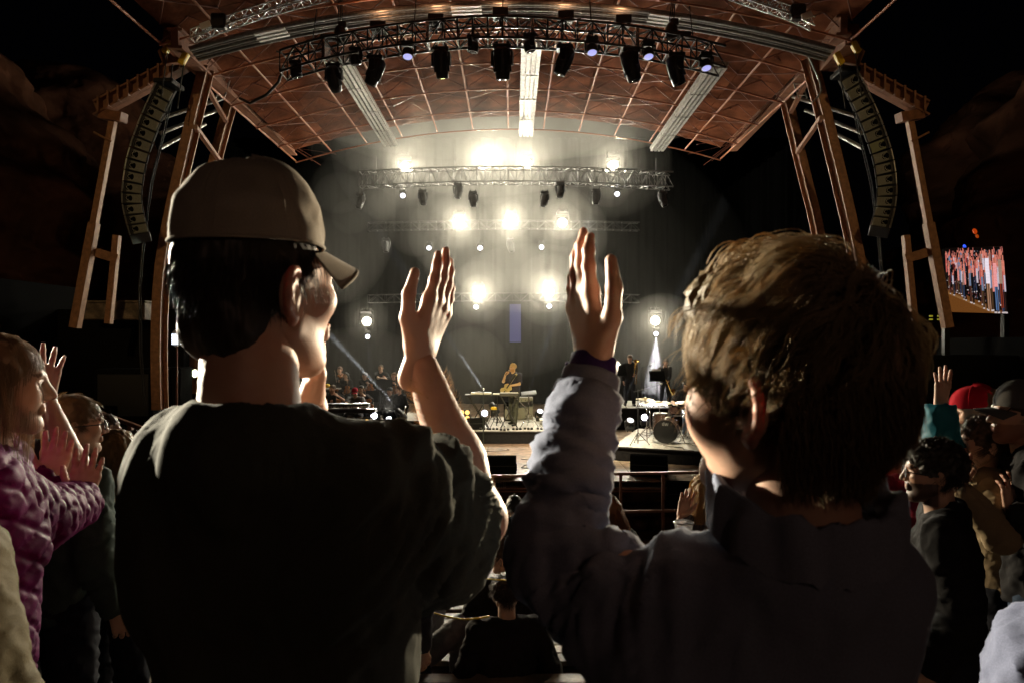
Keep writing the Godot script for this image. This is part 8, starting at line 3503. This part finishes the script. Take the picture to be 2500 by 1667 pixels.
func band() -> void:
	var blk := Color(0.014, 0.014, 0.015)
	var c := 0.018
	var fi := 0.006
	# singer with guitar
	var s := figure({"label": "singer in dark short sleeved shirt with guitar, microphone at the mouth", "head": at(1252, 897, 20.0), "ground": 0.36, "yaw": 148.0, "hyaw": 122.0, "cell": 0.014, "fine": 0.005, "shirt": Color(0.06, 0.06, 0.085), "pants": Color(0.075, 0.078, 0.065), "sleeve": 0.42, "hairc": Color(0.36, 0.26, 0.12), "beard": Color(0.75, 0.6, 0.42), "stride": 0.17, "skin": Color(0.55, 0.36, 0.22), "strands": 500,
		"rh": at(1234, 914, 19.78), "re": Vector3(-0.5, -1, 0.1), "rd": Vector3(0.5, 0.8, 0.1), "rpose": "grip", "lh": at(1246, 941, 19.72), "ld": Vector3(-1, 0.1, 0.1), "lp": Vector3(0, -0.3, -1), "lpose": "relaxed", "le": Vector3(1, -0.4, 0.3)})
	fiddle("electric_guitar", "pale gold guitar slung across the singer's front", "guitar", at(1229, 962, 19.62), at(1262, 912, 19.66), Vector3(-0.4, 0.1, 1), 0.34, mat("guitar_gold", Color(0.62, 0.5, 0.24), 0.3, 0.0, noise_tex("fine", 0.03, 5, 0.72, 1.0), 6.0), true)
	var st := Mb.new()
	st.line([at(1245, 930, 19.66), at(1256, 914, 19.76), at(1261, 908, 19.95), at(1264, 915, 20.12)], 0.016, 6)
	tag(obj("guitar_strap", st, mats.black_plastic), "dark guitar strap over the singer's shoulder", "strap")
	var mc := thing("microphone", "hand microphone held to the singer's mouth", "microphone", at(1236, 910, 19.74))
	var m := Mb.new()
	m.tube(Vector3(-0.03, -0.06, 0), at(1241.5, 905.5, 19.78) - mc.position, 0.012, 0.017, 8)
	obj("handle", m, mats.black_plastic, mc)
	m = Mb.new()
	m.ball(at(1243, 904, 19.79) - mc.position, Vector3.ONE * 0.028, Basis(), 7, 10)
	obj("grille", m, mats.grey_metal, mc)
	# keyboard player
	figure({"label": "keyboard player in red cap and grey jumper bent over the keys", "head": at(866, 957, 18.6), "ground": 0.3, "sit": true, "yaw": 178.0, "hyaw": 176.0, "hpitch": -16.0, "lean": 12.0, "cell": c, "fine": fi, "cap": Color(0.5, 0.03, 0.06), "shirt": Color(0.12, 0.12, 0.12), "pants": Color(0.03, 0.03, 0.035), "skin": TONE[0], "rh": at(846, 981, 17.85), "rd": Vector3(0.1, -0.3, 1), "rp": Vector3(0, -1, 0), "lh": at(886, 983, 17.85), "ld": Vector3(-0.1, -0.3, 1), "lp": Vector3(0, -1, 0), "strands": 120, "shoes": Color(0.1, 0.04, 0.04)})
	chair("black chair under the keyboard player", Vector3(at(866, 0, 18.75).x, 0.3, -18.8), 0.42)
	# strings
	figure({"label": "bearded cellist in black shirt nearest the cap man's jaw", "head": at(811, 949, 20.4), "ground": 0.0, "sit": true, "s": 1.06, "yaw": 165.0, "hyaw": 150.0, "cell": c, "fine": fi, "shirt": blk, "sleeve": 0.45, "hairc": Color(0.06, 0.035, 0.02), "beard": Color(0.4, 0.28, 0.2), "lh": at(825, 966, 20.0), "le": Vector3(0.8, -0.6, 0), "rh": at(806, 980, 20.0), "strands": 150})
	fiddle("cello", "brown cello held by the bearded cellist", "cello", at(818, 1002, 20.1), at(823, 950, 20.15), Vector3(0, 0.1, 1), 0.42, mats.cello_wood)
	chair("black chair under the bearded cellist", Vector3(at(811, 0, 20.4).x, 0.0, -20.55), 0.5)
	figure({"label": "dark haired cellist bowing a cello beside the red capped keyboard player", "head": at(881, 950, 20.3), "ground": 0.0, "sit": true, "s": 1.04, "yaw": 178.0, "hyaw": 165.0, "female": true, "cell": c, "fine": fi, "shirt": blk, "hairc": Color(0.008, 0.007, 0.007), "lh": at(891, 966, 19.95), "le": Vector3(0.8, -0.6, 0), "rh": at(880, 966, 19.85), "re": Vector3(-1, -0.5, 0), "skin": Color(0.52, 0.34, 0.22), "strands": 250})
	fiddle("cello", "glowing orange brown cello beside the keyboard end", "cello", at(897, 1002, 20.0), at(889, 950, 20.05), Vector3(0, 0.1, 1), 0.42, mats.cello_wood)
	bow("cello bow slanting up beside the dark haired cellist", at(879, 965, 19.8), at(899, 937, 19.75))
	chair("black chair under the dark haired cellist", Vector3(at(881, 0, 20.3).x, 0.0, -20.45), 0.5)
	figure({"label": "violinist with headphones and black dress standing among the strings", "head": at(844, 917, 21.6), "ground": 0.36, "yaw": 180.0, "hyaw": 172.0, "female": true, "cell": c, "fine": fi, "shirt": blk, "hair": "long", "hairc": Color(0.01, 0.008, 0.007), "headphones": true, "lh": at(848, 934, 21.35), "ld": Vector3(0, 1, 0.3), "rh": at(836, 958, 21.45), "skin": Color(0.54, 0.36, 0.25), "strands": 250})
	fiddle("violin", "brown violin held upright before the headphoned violinist", "violin", at(846, 960, 21.25), at(850, 926, 21.3), Vector3(0, 0.1, 1), 0.21, mats.cello_wood)
	figure({"label": "violinist at the back with fiddle raised to the chin", "head": at(829, 903, 22.5), "ground": 0.36, "yaw": 175.0, "hyaw": 160.0, "female": true, "cell": c, "fine": fi, "shirt": blk, "hairc": Color(0.08, 0.035, 0.02), "lh": at(838, 921, 22.1), "ld": Vector3(0, 1, 0.2), "le": Vector3(0.3, -1, 0), "rh": at(826, 930, 22.1), "strands": 250, "skin": TONE[1]})
	fiddle("violin", "dark violin at the chin of the back row violinist", "violin", at(829, 915, 22.25), at(838, 925, 21.75), Vector3(0, 1, 0.3), 0.2, mats.cello_wood)
	bow("upright bow of the back row violinist", at(821, 932, 22.1), at(817, 903, 22.0))
	figure({"label": "young viola player looking toward the keyboard side", "head": at(890, 917, 21.7), "ground": 0.36, "yaw": 165.0, "hyaw": 150.0, "cell": c, "fine": fi, "shirt": blk, "hairc": Color(0.05, 0.03, 0.02), "lh": at(901, 936, 21.35), "le": Vector3(0.8, -0.6, 0), "rh": at(893, 948, 21.4), "strands": 250, "skin": TONE[1]})
	fiddle("viola", "shiny orange viola held low by the young player", "viola", at(906, 956, 21.2), at(897, 922, 21.35), Vector3(0.2, 0.1, 1), 0.24, mats.cello_wood)
	figure({"label": "tall conductor in black shirt holding a pale baton level", "head": at(929, 898, 22.2), "ground": 0.36, "yaw": 165.0, "hyaw": 168.0, "cell": c, "fine": fi, "shirt": blk, "hair": "buzz", "hairc": Color(0.05, 0.035, 0.025), "rh": at(928, 922, 21.75), "rd": Vector3(1, 0.1, 0.2), "rp": Vector3(0, -1, 0), "lh": at(943, 925, 21.8), "ld": Vector3(-0.4, 0.6, 0.3), "skin": TONE[1], "sleeve": 0.4})
	m = Mb.new()
	m.tube(at(930, 922, 21.6), at(947, 921, 21.6), 0.008, 0.005, 5)
	tag(obj("baton", m, mats.white_paint), "thin pale stick in the conductor's hand", "baton")
	figure({"label": "brown haired woman half hidden by the capped man's wrist", "head": at(961, 917, 22.0), "ground": 0.36, "yaw": 160.0, "hyaw": 155.0, "female": true, "cell": c, "fine": fi, "shirt": Color(0.05, 0.03, 0.025), "hairc": Color(0.12, 0.06, 0.03), "lh": at(966, 938, 21.7), "strands": 250})
	fiddle("violin", "reddish violin by the capped man's wrist", "violin", at(961, 962, 21.5), at(965, 926, 21.6), Vector3(0, 0.1, 1), 0.21, mats.cello_wood)
	figure({"label": "seated dark haired player looking down, next to the beam shaft", "head": at(951, 954, 21.0), "ground": 0.0, "sit": true, "s": 1.0, "yaw": 150.0, "hpitch": -15.0, "cell": c, "fine": fi, "shirt": blk, "hairc": Color(0.008, 0.007, 0.007), "strands": 200})
	chair("black chair under the downward looking player", Vector3(at(951, 0, 21.0).x, 0.0, -21.15), 0.46)
	figure({"label": "seated woman in black at the end of the strings by the forearm", "head": at(974, 951, 20.5), "ground": 0.0, "sit": true, "s": 1.03, "yaw": 140.0, "hyaw": 120.0, "female": true, "cell": c, "fine": fi, "shirt": blk, "hairc": Color(0.05, 0.03, 0.02), "strands": 200})
	chair("black chair under the woman at the strings' end", Vector3(at(974, 0, 20.5).x, 0.0, -20.65), 0.48)
	figure({"label": "bald player in pale shirt peeping past the capped man's forearm", "head": at(1073, 927, 21.5), "ground": 0.0, "yaw": 175.0, "hair": "bald", "cell": c, "fine": fi, "shirt": Color(0.3, 0.24, 0.28), "lh": at(1088, 962, 21.1), "rh": at(1066, 965, 21.1)})
	figure({"label": "bald bass player in black beyond the youth's sleeve", "head": at(1382, 927, 21.3), "ground": 0.0, "yaw": 170.0, "hyaw": 150.0, "hpitch": -10.0, "hair": "bald", "cell": c, "fine": fi, "shirt": blk, "rh": at(1372, 975, 20.9), "lh": at(1405, 952, 20.9), "skin": Color(0.6, 0.32, 0.24)})
	fiddle("bass_guitar", "dark bass guitar of the bald player", "guitar", at(1372, 985, 20.8), at(1412, 945, 20.75), Vector3(0, 0.1, 1), 0.34, mats.shell_dark, true)
	# horns
	figure({"label": "trombone player in black standing on the tall rear riser", "head": at(1538, 875, 22.3), "ground": 0.72, "yaw": 178.0, "hyaw": 178.0, "hpitch": -8.0, "cell": c, "fine": fi, "shirt": blk, "hairc": Color(0.07, 0.045, 0.03), "lh": at(1550, 913, 21.9), "le": Vector3(0.9, -0.7, 0), "rh": at(1522, 930, 22.2), "strands": 300, "skin": TONE[1]})
	var tr := thing("trombone", "golden trombone held upright by the horn player", "trombone", at(1552, 938, 21.8))
	m = Mb.new()
	var tp := tr.position
	m.line([at(1549, 890, 21.8) - tp, at(1550.5, 935, 21.8) - tp, at(1552, 937.5, 21.8) - tp, at(1554, 936, 21.8) - tp, at(1556.5, 892, 21.8) - tp, at(1554, 887, 21.8) - tp, at(1550, 888, 21.8) - tp], 0.011, 8)
	m.tube(at(1549.5, 914, 21.8) - tp, at(1556, 914, 21.8) - tp, 0.008, 0.008, 6)
	obj("slide", m, mats.brass, tr)
	m = Mb.new()
	m.lathe([Vector2(0.012, 0.0), Vector2(0.02, 0.2), Vector2(0.035, 0.3), Vector2(0.07, 0.36), Vector2(0.105, 0.375), Vector2(0.1, 0.378), Vector2(0.06, 0.36), Vector2(0.0, 0.3)], 20, Transform3D(basis_y(Vector3(0.1, 1, 0.5)), at(1549, 905, 21.85) - tp))
	obj("bell", m, mats.brass, tr)
	figure({"label": "saxophone player in black with hand at the chin, rear riser", "head": at(1626, 885, 22.3), "ground": 0.72, "yaw": 195.0, "hyaw": 170.0, "cell": c, "fine": fi, "shirt": Color(0.03, 0.03, 0.035), "hairc": Color(0.08, 0.06, 0.05), "rh": at(1620, 897, 21.95), "rd": Vector3(0.2, 1, 0), "re": Vector3(-0.6, -1, 0.3), "rpose": "grip", "lh": at(1632, 930, 22.0), "strands": 250})
	var sx := thing("saxophone", "golden saxophone hanging at the player's side", "saxophone", at(1642, 963, 21.8))
	m = Mb.new()
	var sp := sx.position
	m.pipe(PackedVector3Array([at(1625, 926, 21.85) - sp, at(1628, 929, 21.85) - sp, at(1634, 943, 21.83) - sp, at(1640, 957, 21.8) - sp, at(1643, 962, 21.75) - sp, at(1645, 959, 21.65) - sp, at(1643, 952, 21.6) - sp]), PackedFloat32Array([0.008, 0.014, 0.024, 0.034, 0.042, 0.055, 0.08]), 10)
	obj("horn_tube", m, mats.brass, sx)
	for k in 6:
		m = Mb.new()
		m.lathe([Vector2(0.018, 0), Vector2(0.016, 0.012), Vector2(0, 0.013)], 10, Transform3D(basis_y(Vector3(0.5, 0.3, 1)), at(1629 + 2.0 * k, 932 + 4.4 * k, 21.82) - sp + Vector3(0, 0, 0.03)))
		obj("key_pad", m, mats.brass, sx)
	# drummer
	figure({"label": "drummer in black t-shirt and dark cap with headphones behind the cymbals", "head": at(1676, 938, 17.9), "ground": 0.35, "sit": true, "s": 1.1, "yaw": 190.0, "hyaw": 196.0, "hpitch": -6.0, "cell": 0.015, "fine": 0.0055, "cap": Color(0.06, 0.065, 0.06), "brim": Color(0.35, 0.3, 0.08), "headphones": true, "shirt": Color(0.03, 0.03, 0.032), "sleeve": 0.42, "rh": at(1652, 992, 17.55), "re": Vector3(-0.7, -0.8, -0.1), "lh": at(1700, 992, 17.5), "le": Vector3(0.7, -0.8, -0.1), "rd": Vector3(0.2, -0.3, 1), "ld": Vector3(-0.2, -0.3, 1), "rpose": "grip", "lpose": "grip", "pants": Color(0.12, 0.16, 0.24), "strands": 120, "skin": TONE[0], "beard": Color(0.5, 0.38, 0.3)})
	var tn := thing("drum_stool", "round black stool under the drummer", "stool", Vector3(at(1676, 0, 18.0).x, 0.35, -18.05))
	m = Mb.new()
	m.lathe([Vector2(0, 0.5), Vector2(0.17, 0.5), Vector2(0.18, 0.54), Vector2(0.16, 0.58), Vector2(0, 0.59)], 18)
	obj("seat", m, mats.black_matte, tn)
	m = Mb.new()
	tripod(m, Vector3.ZERO, 0.25, 0.45, 0.013)
	obj("tripod", m, mats.chrome, tn)
	for q in [[at(1650, 992, 17.45), at(1640, 1000, 16.95), "drumstick in the hand nearer the horns"], [at(1702, 992, 17.4), at(1690, 1000, 17.0), "drumstick in the hand nearer the youth's cheek"]]:
		m = Mb.new()
		m.tube(q[0], q[1], 0.009, 0.006, 6)
		tag(obj("drumstick", m, mats.bench), q[2], "drumstick")
